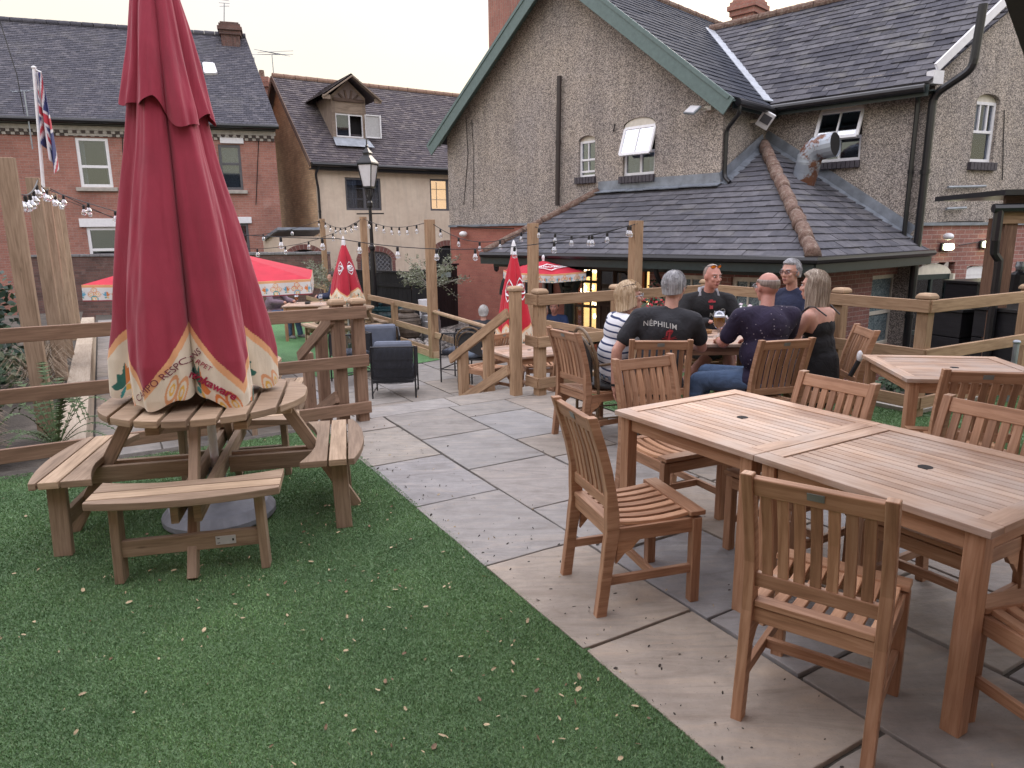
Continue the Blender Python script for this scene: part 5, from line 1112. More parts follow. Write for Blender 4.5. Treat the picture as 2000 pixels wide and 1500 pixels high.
# left fence across the end of the lawn
fp=[(ab(6.02,b),1.0) for b in (1.66,1.86,.4,-1.2,-2.9)]
a_=5.955; rails=[(ab(a_,-5,z-.052),ab(a_,1.96,z-.052)) for z in (1.05,.62,.19)]
t=fence('lawn_fence','three-rail brown timber fence along the far end of the left lawn',[(ab(6.03,1.90,-.05),1.07),(ab(6.03,-2.4,-.05),1.07)],rails,PINEDARK)
cap(t,ab(6.03,1.90),1.07,PINEPALE)
# stair handrails
def stair(name,label,b,top,mat,n3=3,off=0,c=True):
    z=lambda a:-(a-6.2)*(.50/1.05) if a>6.2 else 0
    A=[6.03+off,6.62+off,7.2+off]; ps=[(ab(A[0],b,-.03),top+.05)]+[(ab(a,b,LO-.02),z(a)+top-.06) for a in A[1:]]
    rl=[]
    for h in (top-.02,.30): rl.append((ab(A[0]-.05,b-(.06 if off==0 else .065),h-.04),ab(A[2]+.12,b-.06,h-.04+z(A[2]+.12))))
    t=fence(name,label,ps,rl,mat,'handrail'); 
    if c: cap(t,ps[0][0],top+.05,PINEPALE)
    return t
stair('stair_handrail','brown timber handrail going down the left side of the steps beside the lawn fence',1.72,1.02,PINEDARK)
# (its top post stands beside the end post of the lawn fence)
t=fence('stair_handrail','lighter timber handrail going down the right side of the steps to the lower patio',[(ab(6.15,3.60,-.03),1.09),(ab(6.75,3.60,LO-.02),.62),(ab(7.4,3.60,LO-.02),.32)],
  [(ab(6.20,3.535,.86),ab(7.62,3.535,.17)),(ab(6.20,3.535,.27),ab(7.62,3.535,-.42))],PINE,'handrail'); cap(t,ab(6.15,3.60),1.09,PINEPALE)
# terrace fence
ZT=(1.05,.62,.19); T1=[ab(6.03,3.82),ab(6.03,4.82),ab(6.03,5.6),ab(6.03,6.17)]; T2=[ab(5.15,6.22),ab(4.3,6.22),ab(3.47,6.22)]; T3=[ab(3.47,8.0),ab(3.47,9.6)]
t=thing('terrace_fence','three-rail timber fence running behind the drinkers and round to the right edge','fence',tuple(T1[0]))
for p in (T1[0],T1[1],T1[3],T2[0],T2[1],T2[2],T3[0],T3[1]):
    m=MB(); post(m,p+Vector((0,0,0)),-.4,1.06,.10); m.build('post',PINE,t,bevel=.004,world=True)
    cap(t,p,1.06,PINEPALE)
for z in ZT:
    for p,q in ((ab(5.965,3.76),ab(5.965,6.12)),(ab(5.99,6.155),ab(3.40,6.155)),(ab(3.405,6.16),ab(3.405,10.2)),(ab(6.15,3.535),ab(5.95,3.75)) if 0 else (ab(6.20,3.76),ab(5.97,3.76))):
        m=MB(); m.bar(p+Vector((0,0,z-.052)),q+Vector((0,0,z-.052)),.036,.108); m.build('rail',PINE,t,bevel=.004,world=True)
# pale kerb and some plants under the right fence
m=MB(); m.bar(ab(5.9,6.30,.01),ab(3.55,6.30,.01),.05,.05); m.bar(ab(3.50,6.30,.01),ab(3.50,8,.01),.05,.05); struct(m.build('kerb_edging',STONEC))
for k,(x,y) in enumerate(((1725,775),(1820,790),(1755,780))):
    p=pz(x,y-6,0); q=thing('low_plant',('small leafy plant at the foot of the fence, left of the spare table leg','small leafy plant at the foot of the fence, right of the spare table leg','tiny leafy plant at the foot of the fence against the spare table leg')[k],'plant',tuple(p+BV*.25+AV*.1)); leafcloud('foliage',q,q.location+Vector((0,0,.06)),(.13,.13,.07),70,.07,LEAF1)
# lower garden fence with the tall light posts
def lf(a): return ab(a,4.95)
PT=[(626,427,.115),(705,424,.12),(835,429,.145)]
lt=thing('lower_garden_fence','pale timber fence with tall light posts between the lower lawn and the gravel','fence',tuple(lf(11.4)))
aa=[]
for x,y,s in PT:
    best=min(np.arange(8,24,.05),key=lambda a:abs((lambda P:1000+FPX*((P-C0).dot(RT)/(P-C0).dot(fwd)))(lf(a)+Vector((0,0,1.9)))-(x+4))); p=lf(best); zt=min(np.arange(1,3,.02),key=lambda z:abs((lambda P:750-FPX*((P-C0).dot(UP)/(P-C0).dot(fwd)))(Vector((p.x,p.y,z)))-y)); aa.append((best,zt))
    m=MB(); post(m,p,LO,zt,s); m.build('tall_post',PINE,lt,bevel=.004,world=True)
for a in (aa[2][0]+1.9,): m=MB(); post(m,lf(a)+Vector((0,0,0)),LO,.36,.11); m.build('post',PINE,lt,bevel=.004,world=True)
for z in (.40,.0,-.32):
    m=MB(); m.bar(lf(aa[2][0]-.05)+Vector((0,0,z-.05)),lf(21)+Vector((0,0,z-.05)),.04,.11); m.build('rail',PINEPALE,lt,bevel=.004,world=True)
m=MB(); m.tube([lf(aa[2][0])+Vector((0,0,.34)),lf(8.4)+BV*-.25+Vector((0,0,.33))],.035,8); m.build('round_rail',PINEPALE,lt,world=True); m=MB(); m.bar(lf(aa[2][0])+Vector((0,0,-.07)),lf(9.3)+Vector((0,0,-.10)),.036,.1); m.build('rail',PINEPALE,lt,world=True)
m=MB(); m.bar(lf(aa[2][0]-.1)+Vector((0,0,LO+.06)),lf(20)+Vector((0,0,LO+.06)),.10,.14); m.build('gravel_board',PINEPALE,lt,world=True)
# two more light posts in front of the veranda, joined by low rails
P41=pY(1041,500,11.3); P43=pY(1241,500,9.3)
vt=thing('veranda_fence','timber fence with two tall light posts between the lower patio and the veranda','fence',(P41.x,P41.y,-.9))
z41=pY(1041,436,11.3).z; z43=pY(1241,431,9.3).z
for P,z,s in ((P41,z41,.135),(P43,z43,.135)): m=MB(); post(m,(P.x,P.y),-.9,z,s); m.build('tall_post',PINE,vt,bevel=.004,world=True)
for z0,z1 in ((.33,.34),(-.02,-.02)): m=MB(); m.bar((P41.x,P41.y-.09,z0-.05),(P43.x-.1,P43.y-.09,z1-.05),.036,.10); m.build('rail',PINE,vt,bevel=.004,world=True)
m=MB(); post(m,(1.62,10.35),-.9,.3,.1); m.build('post',PINE,vt,world=True)
# tall posts in the planting bed
TL=[]
for k,(a,b) in enumerate(((6.32,-.62),(6.95,-.60),(7.95,-.60),(8.75,-.60),(9.6,-.60))):
    x,y=((15,308),(72,387),(92,396),(109,405),(119,411))[k]
    pass
def vz(p,y): return min(np.arange(-1,6,.01),key=lambda z:abs(750-FPX*((Vector((p[0],p[1],z))-C0).dot(UP)/(Vector((p[0],p[1],z))-C0).dot(fwd))-y))
for k,a in enumerate((7.3,10.2,12.2,14.3,16.6)):
    p=ab(a,-.60); zt=vz(p,(308,347,366,378,388)[k]); TL.append(p+Vector((0,0,zt)))
    t=thing('light_post',('tallest, nearest timber post of the planting bed row, at the left edge','second tall timber post of the planting bed row from the left edge','third tall timber post of the planting bed row from the left edge','fourth tall timber post of the planting bed row from the left edge','farthest timber post of the planting bed row, beside the sleepers')[k],'post',(p.x,p.y,-.3),RAB-R_(11),'tall posts in the planting bed')
    m=MB(); m.box((0,0,(zt+.3)/2),(.14,.065,zt+.3)); m.build('post_timber',PICNIC,t,bevel=.005)
# ------------------------------------------------------------------ string lights
BLK=BLACKM
def bulbthing(par,p,s=1,dz=0):
    m=MB(); m.lathe([(.014,.0),(.018,-.012),(.018,-.05),(.014,-.058)],p,8); h=m.build('lamp_holder',BLK,par,world=True)
    m=MB(); m.lathe([(.012*s,-.055),(.018*s,-.07),(.030*s,-.10),(.032*s,-.118),(.024*s,-.138),(.004,-.148)],p,12); m.build('bulb',BULBG,h,smooth=True,world=True); m=MB(); m.tube([Vector(p)+Vector((-.008,0,-.06)),Vector(p)+Vector((-.006,0,-.10)),Vector(p)+Vector((.006,0,-.10)),Vector(p)+Vector((.008,0,-.06))],.0022,4); m.build('filament',GALV,h,world=True)
def bulbglass():
    b=NB('bulb_glass'); g=b.n('ShaderNodeBsdfGlossy'); g.inputs['Roughness'].default_value=.08; g.inputs['Color'].default_value=(.95,.95,.97,1); tr=b.n('ShaderNodeBsdfTransparent'); tr.inputs['Color'].default_value=(.86,.87,.88,1); lw=b.n('ShaderNodeLayerWeight'); lw.inputs['Blend'].default_value=.55; m=b.n('ShaderNodeMixShader'); b.l(b.math('ADD',b.math('MULTIPLY',lw.outputs['Facing'],.6),.12),m.inputs[0]); b.l(tr.outputs[0],m.inputs[1]); b.l(g.outputs[0],m.inputs[2]); b.l(m.outputs[0],b.out.inputs[0]); return b.m
BULBG=bulbglass()
def string(label,pts,sags,spacing,s=1,r=.006,start=.3):
    t=thing('string_lights',label,'string lights',tuple(pts[0]),0,'festoon light strings'); C=[]
    for (p,q),sg in zip(zip(pts,pts[1:]),sags):
        p,q=Vector(p),Vector(q); n=14
        for k in range(n): u=k/n; C.append(p.lerp(q,u)+Vector((0,0,-4*sg*u*(1-u))))
    C.append(Vector(pts[-1])); m=MB(); m.tube(C,r,6); m.build('cable',BLK,t,world=True)
    acc=start; 
    for p,q in zip(C,C[1:]):
        L=(q-p).length
        while acc<L: bulbthing(t,p.lerp(q,acc/L)+Vector((0,0,-.004)),s); acc+=spacing*random.uniform(.92,1.08)
        acc-=L
    return t
hook=lambda p,dz=-.1:Vector(p)+BV*.05+Vector((0,0,dz))
Lf=[Vector((lf(a).x,lf(a).y,z-.03)) for a,z in aa]
string('festoon string running along the tops of the tall planting bed posts',[hook(TL[0],-.28)]+[hook(p,-.02) for p in TL[1:]],[.08,.06,.06,.06],.62,1.6,.008,.1)
string('long front festoon string crossing to the tall post by the veranda',[hook(TL[2],-.03),pY(400,452,9.2),pY(660,466,9.2),(P43.x,P43.y-.08,z43-.04)],[.05,.02,.22],.52,1.25,.006,.3)
b0=hook(TL[4],0)
string('back festoon string from the left row to the farthest tall fence post',[b0,(Lf[0].x,Lf[0].y,Lf[0].z)],[.55],.75,1.3,.006,.5)
string('festoon string between the tall fence posts and on past the painted brick wall',[Lf[0],Lf[1],Lf[2],(P41.x,P41.y,z41-.04),(P43.x-.03,P43.y,z43-.03)],[.20,.14,.30,.16],.42,1.1,.006,.3)
b1=hook(TL[2],0)
string('festoon string sagging across the front of the red brick house',[b1,(Lf[1].x,Lf[1].y,Lf[1].z)],[.75],.62,1.2,.006,.5)
# ------------------------------------------------------------------ round picnic table
def board_strips(r,n,gap):
    out=[]; w=2*r/n
    for k in range(n):
        x0,x1=-r+k*w+gap/2,-r+(k+1)*w-gap/2; N=8; xs=[x0+(x1-x0)*i/N for i in range(N+1)]
        f=lambda x:math.sqrt(max(r*r-x*x,0)); out.append([(x,-f(x)) for x in xs]+[(x,f(x)) for x in reversed(xs)])
    return out
def make_picnic(label):
    t=thing('round_picnic_table',label,'picnic table',(0,0,0),0,'round picnic tables'); m=MB()
    for poly in board_strips(.56,8,.020): 
        p=[poly[0]]; [p.append(q) for q in poly[1:] if math.dist(q,p[-1])>.004]
        if math.dist(p[0],p[-1])<.004: p.pop()
        m.prism(p,Matrix(((1,0,0),(0,-1,0),(0,0,-1))),(0,0,.75),.038)
    m.build('tabletop',PICNIC,t,bevel=.004)
    m=MB(); [m.box((s*.0,sy,.69),(.95,.07,.045)) for s,sy in ((0,.18),(0,-.18))]; [m.box((sx,0,.655),(.07,.75,.04)) for sx in (.22,-.22)]; m.build('top_batten',PICNIC,t,bevel=.003)
    for k in range(4):
        Rk=Matrix.Rotation(k*math.pi/2,3,'Z'); X=lambda x,y,z:Rk@Vector((x,y,z))
        m=MB(); n=3; ri,ro=.575,.90
        for j in range(n):
            y0=.565+.105*j; y1=y0+.095; xs=[-.44+.88*i/12 for i in range(13)]
            inner=lambda x:max(y0,math.sqrt(.66**2-x*x)*1.0 -.0 if abs(x)<.44 else y0) if j==0 else y0
            f_in=lambda x:min(y1-.02,y0+.085-1.0*(math.sqrt(.6)*0)+(-x*x)*.42) if j==0 else y0
            f_out=lambda x:y1-(x*x)*.32*(j==2) 
            lowx=.43; poly=[(x,max(y0-.06,f_in(x)-.055)) if j==0 else (x,y0) for x in xs]+[(x,max(y0+.02,f_out(x))) for x in reversed(xs)]
            m.prism(poly,Rk,X(0,0,.405),.038)
        bench=m.build('bench',PICNIC,t,bevel=.004)
        for sx in (-1,1):
            m=MB(); m.bar(X(sx*.33,.72,.405),X(sx*.34,.73,0),.09,.042,Rk@Vector((0,1,0)) if 0 else X(1,0,0)); m.build('leg',PICNIC,t,bevel=.004)
        m=MB(); m.bar(X(-.32,.735,.17),X(.32,.735,.17),.035,.085); m.build('bench_rail',PICNIC,t,bevel=.003)
        m=MB(); m.bar(X(0,.40,.70),X(0,.80,.0),.07,.045,X(1,0,0)); m.build('brace',PICNIC,t,bevel=.003)
    for k in range(2):
        Rk=Matrix.Rotation(k*math.pi/2,3,'Z'); X=lambda x,y,z:Rk@Vector((x,y,z)); z=.34+.004*k-(.0 if k==0 else .0)
        for s in (-1,1):
            m=MB(); m.bar(X(s*.052,-.80,.345+.05*k*0+.0),X(s*.052,.80,.345),.036,.095) if k==0 else [m.bar(X(s*.052,e*.09,.345),X(s*.052,e*.80,.345),.036,.095) for e in (-1,1)]; m.build('beam',PICNIC,t,bevel=.003)
    return t
PC=Vector((-1.77,3.95,0)); pic=make_picnic('round wooden picnic table with four curved benches on the left lawn, folded parasol through it'); place(pic,PC,R_(13))
m=MB(); m.box((.16,-.755,.17),(.095,.004,.045)); lp=m.build('label_plate',plain('white_label',(.5,.5,.5),.4),pic,bevel=.001); 
m=MB()
for dx,dz,w,h in ((-.033,.012,.012,.003),(-.033,-.012,.012,.003),(.035,0,.008,.012)): m.box((.16+dx,-.758,.17+dz),(w,.002,h))
m.build('printed_mark',BLACKM,lp)
PZ=pz(694,627,LO+.75); PZ2=pz(470,818,LO+.75)
dup(pic,(-3.35,14.15,LO),R_(35),'round picnic table on the lower lawn under the small folded red parasol',None)
dup(pic,tuple(ab(8.5,1.15,LO)),R_(10),'round picnic table on the lower patio just behind the lawn fence',None)
# ------------------------------------------------------------------ wrought things: lamp post
lp_=pY(735,640,16.8); lt_=thing('street_lamp','black cast-iron lamp post with a four-sided lantern in front of the cream house','street lamp',(lp_.x,lp_.y,LO-.1))
H=pY(715,370,16.8).z-LO+.1
m=MB(); m.lathe([(.14,0),(.14,.25),(.10,.3),(.085,.8),(.07,.85),(.065,1.5),(.05,H-1.4),(.07,H-1.36),(.07,H-1.30),(.045,H-1.26),(.038,H-.42),(.06,H-.38),(.06,H-.30),(.04,H-.26),(.035,H-.02)],(0,0,0),12); m.bar((-.32,0,H-.55),(.32,0,H-.55),.03,.03); m.build('post',BLACKM,lt_)
m=MB(); 
for k in range(4): t_=math.pi/4+k*math.pi/2; m.tube([(.03*math.cos(t_),.03*math.sin(t_),H-.25),(.10*math.cos(t_),.10*math.sin(t_),H-.12),(.12*math.cos(t_),.12*math.sin(t_),H+.05)],.012,5)
m.lathe([(.06,H+.0),(.15,H+.03),(.15,H+.06),(.05,H+.07)],(0,0,0),4,Matrix.Rotation(.5,3,'Z'))
q=[(.14,H+.06),(.24,H+.55)]; RL=Matrix.Rotation(.5,3,'Z')
for k in range(4):
    t_=k*math.pi/2; a=RL@Vector((math.cos(t_),math.sin(t_),0)); m.tube([a*.145+Vector((0,0,H+.06)),a*.245+Vector((0,0,H+.56))],.014,4); b=RL@Vector((math.cos(t_+math.pi/2),math.sin(t_+math.pi/2),0)); m.tube([a*.245+Vector((0,0,H+.56)),b*.245+Vector((0,0,H+.56))],.018,4)
m.lathe([(.27,H+.57),(.26,H+.60),(.12,H+.74),(.10,H+.76),(.10,H+.80),(.13,H+.81),(.05,H+.90),(.03,H+.93),(.045,H+.96),(.02,H+1.0),(.012,H+1.08),(.004,H+1.14)],(0,0,0),4,RL)
m.build('lantern',BLACKM,lt_); m=MB(); m.lathe([(.135,H+.07),(.235,H+.55)],(0,0,0),4,RL,cap=False); m.build('lantern_glass',MILK,lt_)
# ------------------------------------------------------------------ flag on its pole
fl=thing('flagpole','white pole with a limp Union Jack hanging in front of the red brick house','flag',tuple(pY(98,400,13)))
p0,p1=pY(97,520,13),pY(66,132,13); m=MB(); m.tube([p0,p1],.028,8); m.ell(p1,(.04,.04,.03)); m.build('pole',WHITEP,fl,world=True)
def uj(u,v):     # u along 0..1 (fly), v 0..1
    x,y=(u-.5)*2,(v-.5); c=(.02,.03,.13)
    for sg in (1,-1):
        d=abs(y*2-sg*x)/math.sqrt(2)
        if d<.14: c=(.55,.55,.58)
        if d<.055: c=(.40,.03,.05)
    if abs(x)<.17 or abs(y)<.17: c=(.55,.55,.58)
    if abs(x)<.10 or abs(y)<.10: c=(.42,.03,.05)
    return c
def colmesh(name,grid,cols,mat,parent,closed=False):
    """grid [i][j] of points, cols [i][j] colours"""
    ni,nj=grid.shape[:2]; v=grid.reshape(-1,3); f=[]; 
    I,J=np.meshgrid(np.arange(ni-1),np.arange(nj if closed else nj-1),indexing='ij'); I=I.ravel(); J=J.ravel(); J2=(J+1)%nj
    f=np.stack([I*nj+J,I*nj+J2,(I+1)*nj+J2,(I+1)*nj+J],1)
    me=bpy.data.meshes.new(name); me.vertices.add(len(v)); me.vertices.foreach_set('co',v.ravel()); me.loops.add(len(f)*4); me.loops.foreach_set('vertex_index',f.ravel()); me.polygons.add(len(f)); me.polygons.foreach_set('loop_start',np.arange(len(f))*4); me.update(calc_edges=True)
    a=me.color_attributes.new('Col','FLOAT_COLOR','POINT'); c=np.ones((len(v),4)); c[:,:3]=cols.reshape(-1,3); a.data.foreach_set('color',c.ravel()); me.materials.append(mat); me.polygons.foreach_set('use_smooth',[True]*len(f)); me.validate()
    o=bpy.data.objects.new(name,me); COL.objects.link(o); o.parent=parent; o.matrix_parent_inverse=wmat(parent).inverted(); sl=o.modifiers.new('thick','SOLIDIFY'); sl.thickness=.003; return o
ni,nj=90,40; g=np.zeros((ni,nj,3)); cc_=np.zeros((ni,nj,3)); tp=p1+Vector((.03,0,-.08)); ax=(p0-p1).normalized()
for i in range(ni):
    for j in range(nj):
        s=i/(ni-1); w=j/(nj-1)     # s down, w across the folds
        L=1.02+1.15*w*1.0; wid=(.08+.17*s); x=w*wid*(1+.1*math.sin(7*w+3*s)); y=.07*math.sin(w*15+2*s)*(.35+s)
        P=tp+ax*(s*(1.25+.75*w**1.0*1.0))*0.86+Vector((x,y,0)); g[i,j]=P; cc_[i,j]=uj(min(1,max(0,s*.9+.05)),w)
colmesh('flag_cloth',g,cc_,CANVAS,fl)
m=MB(); m.tube([p1+Vector((0,0,-.02)),p1+Vector((.12,0,-.08))],.012,5); m.build('flag_ring',WHITEP,fl,world=True)
# ------------------------------------------------------------------ printed parasol cloth
PAL=dict(red=(.31,.027,.053),peach=(.70,.36,.17),cream=(.68,.60,.47),opeach=(.62,.30,.14),teal=(.03,.27,.27),green=(.02,.13,.10),yel=(.70,.42,.08),oran=(.62,.20,.05),white=(.66,.64,.62),blue=(.12,.36,.50))
def pattern(u,v,sc=1.,pale=False):
    """colour of the printed border; u along the hem, v down from its top edge (metres)"""
    u=u/sc; v=v/sc; C=np.zeros(u.shape+(3,)); C[:]=PAL['white'] if pale else PAL['cream']
    def put(mask,c): C[mask]=PAL[c]
    def ring(cu,cv,r,w,c,lo=-9,hi=9):
        d=np.hypot(tu-cu,v-cv); th=np.arctan2(v-cv,tu-cu); put((abs(d-r)<w)&(th>lo)&(th<hi),c)
    def leaf(cu,cv,ang,L,Wd,c):
        x=(tu-cu)*np.cos(ang)+(v-cv)*np.sin(ang); y=-(tu-cu)*np.sin(ang)+(v-cv)*np.cos(ang); t=np.clip(x/L,0,1); put((x>0)&(x<L)&(abs(y)<Wd*np.sin(np.pi*t**.8)),c)
    v0=v; v=v-(0 if pale else .055)
    P_=.46; tu=(u%P_)-P_/2; alt=(np.floor(u/P_)%2)
    for k,(cc,ce) in enumerate((('opeach','teal'),('oran','blue' if pale else 'teal'))):
        sel=alt==k; B=C.copy()
        for (cu,cv,r) in ((0,.115,.048),(-.065,.20,.052),(.065,.20,.052)): ring(cu,cv,r,.0085,cc)
        ring(0,.185,.022,.007,cc); ring(-.065,.20,.022,.007,'yel'); ring(.065,.20,.022,.007,'yel'); ring(0,.115,.018,.006,'yel'); ring(0,.30,.06,.010,ce); ring(0,.30,.032,.009,'yel')
        C[~sel]=B[~sel]
    tu=((u+P_/2)%P_)-P_/2
    for k,(c1,c2) in enumerate((('green','teal'),('oran','yel'))):
        sel=alt==k if not pale else (alt==k); B=C.copy()
        for a in (-.9,-.45,0,.45,.9): leaf(0,.245,-math.pi/2+a,.125*(1-.22*abs(a)),.020,c1 if not pale or k else 'blue')
        leaf(0,.25,math.pi/2-.7,.06,.014,c2); leaf(0,.25,math.pi/2+.7,.06,.014,c2)
        C[~sel]=B[~sel]
    v=v0; put(v<.055,'peach'); 
    if pale: put(v<.02,'peach')
    put(v<0,'red'); return C
def folded(name,parent,c,prof,hem,nfold,bord,seed,peak=0,amp=(.06,.24),sc=1.,nth=420,nz=170,bz=None):
    """a furled canopy: pleated tube of cloth; prof = [(z,r)], hem = lower edge height function, bord = height of the border's top edge"""
    rg=np.random.default_rng(seed); th=np.linspace(0,2*np.pi,nth,endpoint=False); zs=[p[0] for p in prof]; rs=[p[1] for p in prof]; z1=zs[-1]
    ph=rg.uniform(0,6.28,6); h=np.array([hem(t) for t in th]); s=np.linspace(0,1,nz)**1.7; G=np.zeros((nz,nth,3)); Cc=np.zeros((nz,nth,3))
    fold=np.cos(nfold*(th-peak)); fine=.45*np.cos((2*nfold+1)*th+ph[0])+.35*np.cos((nfold+3)*th+ph[1])+.3*np.cos(3*th+ph[2])+.22*np.cos((3*nfold+2)*th+ph[4])
    sh=lambda f:np.sign(f)*np.abs(f)**.8
    for i,q in enumerate(s):
        z=h+(z1-h)*q; r=np.interp(z,zs,rs); k=(1-q); A=amp[0]+(amp[1]-amp[0])*k
        tw=.25*q*np.sin(ph[3])+.05*np.sin(6*q+ph[4]); dth=(th-peak+np.pi)%(2*np.pi)-np.pi; f=2*np.abs(np.sin((nfold*dth+tw*0)/2))**.6-1.3; rr=r*(1+A*f+A*.38*fine*np.cos(2*q+ph[5])+.035*np.sin(9*q+3*th+ph[1])+.007*np.sin(31*th+14*q+2*np.sin(5*q+ph[0]))*(.4+k)+.004*np.sin(47*th-22*q+ph[3]))
        G[i,:,0]=c[0]+rr*np.cos(th); G[i,:,1]=c[1]+rr*np.sin(th); G[i,:,2]=z+.0
        bl=np.array([bord(t) for t in th]); vv=(bl-z); uu=th*.62; Cc[i]=pattern(uu,vv*1.0,sc,False)
    return G,Cc
def tri(x): x=(x/(2*math.pi))%1; return abs(2*x-1)      # 1 at x=0, 0 at x=pi
# --- the big folded parasol through the picnic table
pb=thing('folded_parasol','large folded red parasol with patterned cream border standing through the near picnic table','parasol',(PC.x,PC.y,0))
cx,cy=PC.x-.055,PC.y; TF=math.atan2(-PC.y,-PC.x)      # direction towards the camera
prof=[(.70,.355),(.82,.365),(1.0,.36),(1.35,.315),(1.75,.255),(2.1,.195),(2.4,.155),(2.8,.100),(3.05,.065),(3.2,.03),(3.24,.012)]
peakdir=TF-.03; wrp=lambda x:(x+math.pi)%(2*math.pi)-math.pi
hem=lambda t:.765+.075*tri(5.46*wrp(t-peakdir))**3+.02*math.cos(3*(t-TF)+1.2)+.015*math.cos(13*t)+ .06*max(0,math.cos(t-TF+1.75))**6
bord=lambda t:.875+.34*tri(5.46*wrp(t-peakdir))**1.05 + .10*max(0,math.cos(t-TF+1.5))**6
G,Cc=folded('canopy',pb,(cx,cy),prof,hem,5.46,bord,5,peak=peakdir,amp=(.14,.27),nth=720,nz=300)
cn=colmesh('canopy',G,Cc,CANVAS,pb,closed=True)
# the vented top layer, a shorter flared cap over the main canopy
prof2=[(2.10,.222),(2.3,.205),(2.45,.180),(2.62,.150),(2.8,.118),(3.05,.075),(3.2,.035),(3.25,.012)]
hem2=lambda t:2.29+.06*math.cos(2*(t-TF)+1.9)+.035*math.cos(5*t+1)+.02*math.cos(9*t)
G2,C2=folded('vent_cap',pb,(cx,cy),prof2,hem2,7,lambda t:0,11,peak=peakdir,amp=(.12,.20),nth=260,nz=60); C2[:]=PAL['red']; colmesh('vent_cap',G2,C2,CANVAS,pb,closed=True)
m=MB(); m.tube([(0,0,.02),(0,0,3.2)],.024,12); m.ell((0,0,3.27),(.03,.03,.04)); m.build('pole',WHITEP,pb)
m=MB(); m.lathe([(.30,.0),(.32,.02),(.32,.05),(.28,.10),(.12,.13),(.06,.14),(.05,.30),(.03,.32)],(0,0,0),28); m.build('base',CONC,pb,smooth=False,bevel=.004)
def surf_text(body,size,G,c,ang,zc,tilt,mat,par,off=.006,name='lettering',bold=.0):
    """letters laid onto the pleated cloth"""
    v,f=textmesh(body,size,bold=bold); bv=BVHTree.FromPolygons([tuple(p) for p in G.reshape(-1,3)],[(i*G.shape[1]+j,i*G.shape[1]+(j+1)%G.shape[1],(i+1)*G.shape[1]+(j+1)%G.shape[1],(i+1)*G.shape[1]+j) for i in range(0,G.shape[0]-1) for j in range(G.shape[1])])
    d=Vector((math.cos(ang),math.sin(ang),0)); sx=Vector((-d.y,d.x,0)); out=[]; ct,st=math.cos(tilt),math.sin(tilt); last=None
    for p in v:
        x,y=p.x*ct-p.y*st,p.x*st+p.y*ct; o=Vector((c[0],c[1],zc+y))+sx*x+d*1.0; h,_,_,_=bv.ray_cast(o,-d,2); last=h if h is not None else last
        out.append((h if h is not None else o-d*.7)+d*off)
    return rawmesh(name,out,f,mat,par,world=True)
TXT=plain('maroon_print',(.16,.02,.045),.8)
surf_text('CAMPO RESPONS',.050,G,(cx,cy),TF-.39,.945,R_(38),TXT,cn)
surf_text('rinkaware',.058,G,(cx,cy),TF+.22,.875,R_(-36),plain('crimson_print',(.32,.015,.05),.8),cn,bold=.002)
surf_text('RPET',.036,G,(cx,cy),TF+.13,.985,R_(-36),MAT['crimson_print'],cn); surf_text('EZE-VIEW\nFRAME',.022,G,(cx,cy),TF+.42,1.01,R_(-26),MAT['crimson_print'],cn) if 0 else None
# --- folded small parasols
def emblem(par,bvh,c,ang,z,s):
    d=Vector((math.cos(ang),math.sin(ang),0)); sx=Vector((-d.y,d.x,0))
    def lay(pts,off,mat,nm):
        out=[]
        for x,y in pts:
            o=Vector((c[0],c[1],z+y))+sx*x+d; h,_,_,_=bvh.ray_cast(o,-d,2); out.append((h if h is not None else o-d*.85)+d*off)
        return out
    n=16; dia=[(-s*.42,0),(-s*.2,s*.5),(0,s*.78),(s*.2,s*.5),(s*.42,0),(s*.2,-s*.5),(0,-s*.78),(-s*.2,-s*.5)]
    rim=lay([(x*1.0,y*1.0) for x,y in dia],.012,None,''); inn=lay([(x*.86,y*.86) for x,y in dia],.012,None,''); k=len(dia)
    rawmesh('emblem_outline',rim+inn,[[i,(i+1)%k,k+(i+1)%k,k+i] for i in range(k)],WHITEP,par,world=True)
    circ=lay([(s*.36*math.cos(2*math.pi*i/n),s*.36*math.sin(2*math.pi*i/n)) for i in range(n)],.014,None,''); rawmesh('emblem_disc',circ,[list(range(n))],WHITEP,par,world=True)
    v,f=textmesh('Cr',s*.55,bold=.003); o=lay([(p.x,p.y) for p in v],.018,None,''); rawmesh('emblem_letters',o,f,MAT['crimson_print'],par,world=True)
def bvh_of(G): return BVHTree.FromPolygons([tuple(p) for p in G.reshape(-1,3)],[(i*G.shape[1]+j,i*G.shape[1]+(j+1)%G.shape[1],(i+1)*G.shape[1]+(j+1)%G.shape[1],(i+1)*G.shape[1]+j) for i in range(G.shape[0]-1) for j in range(G.shape[1])])
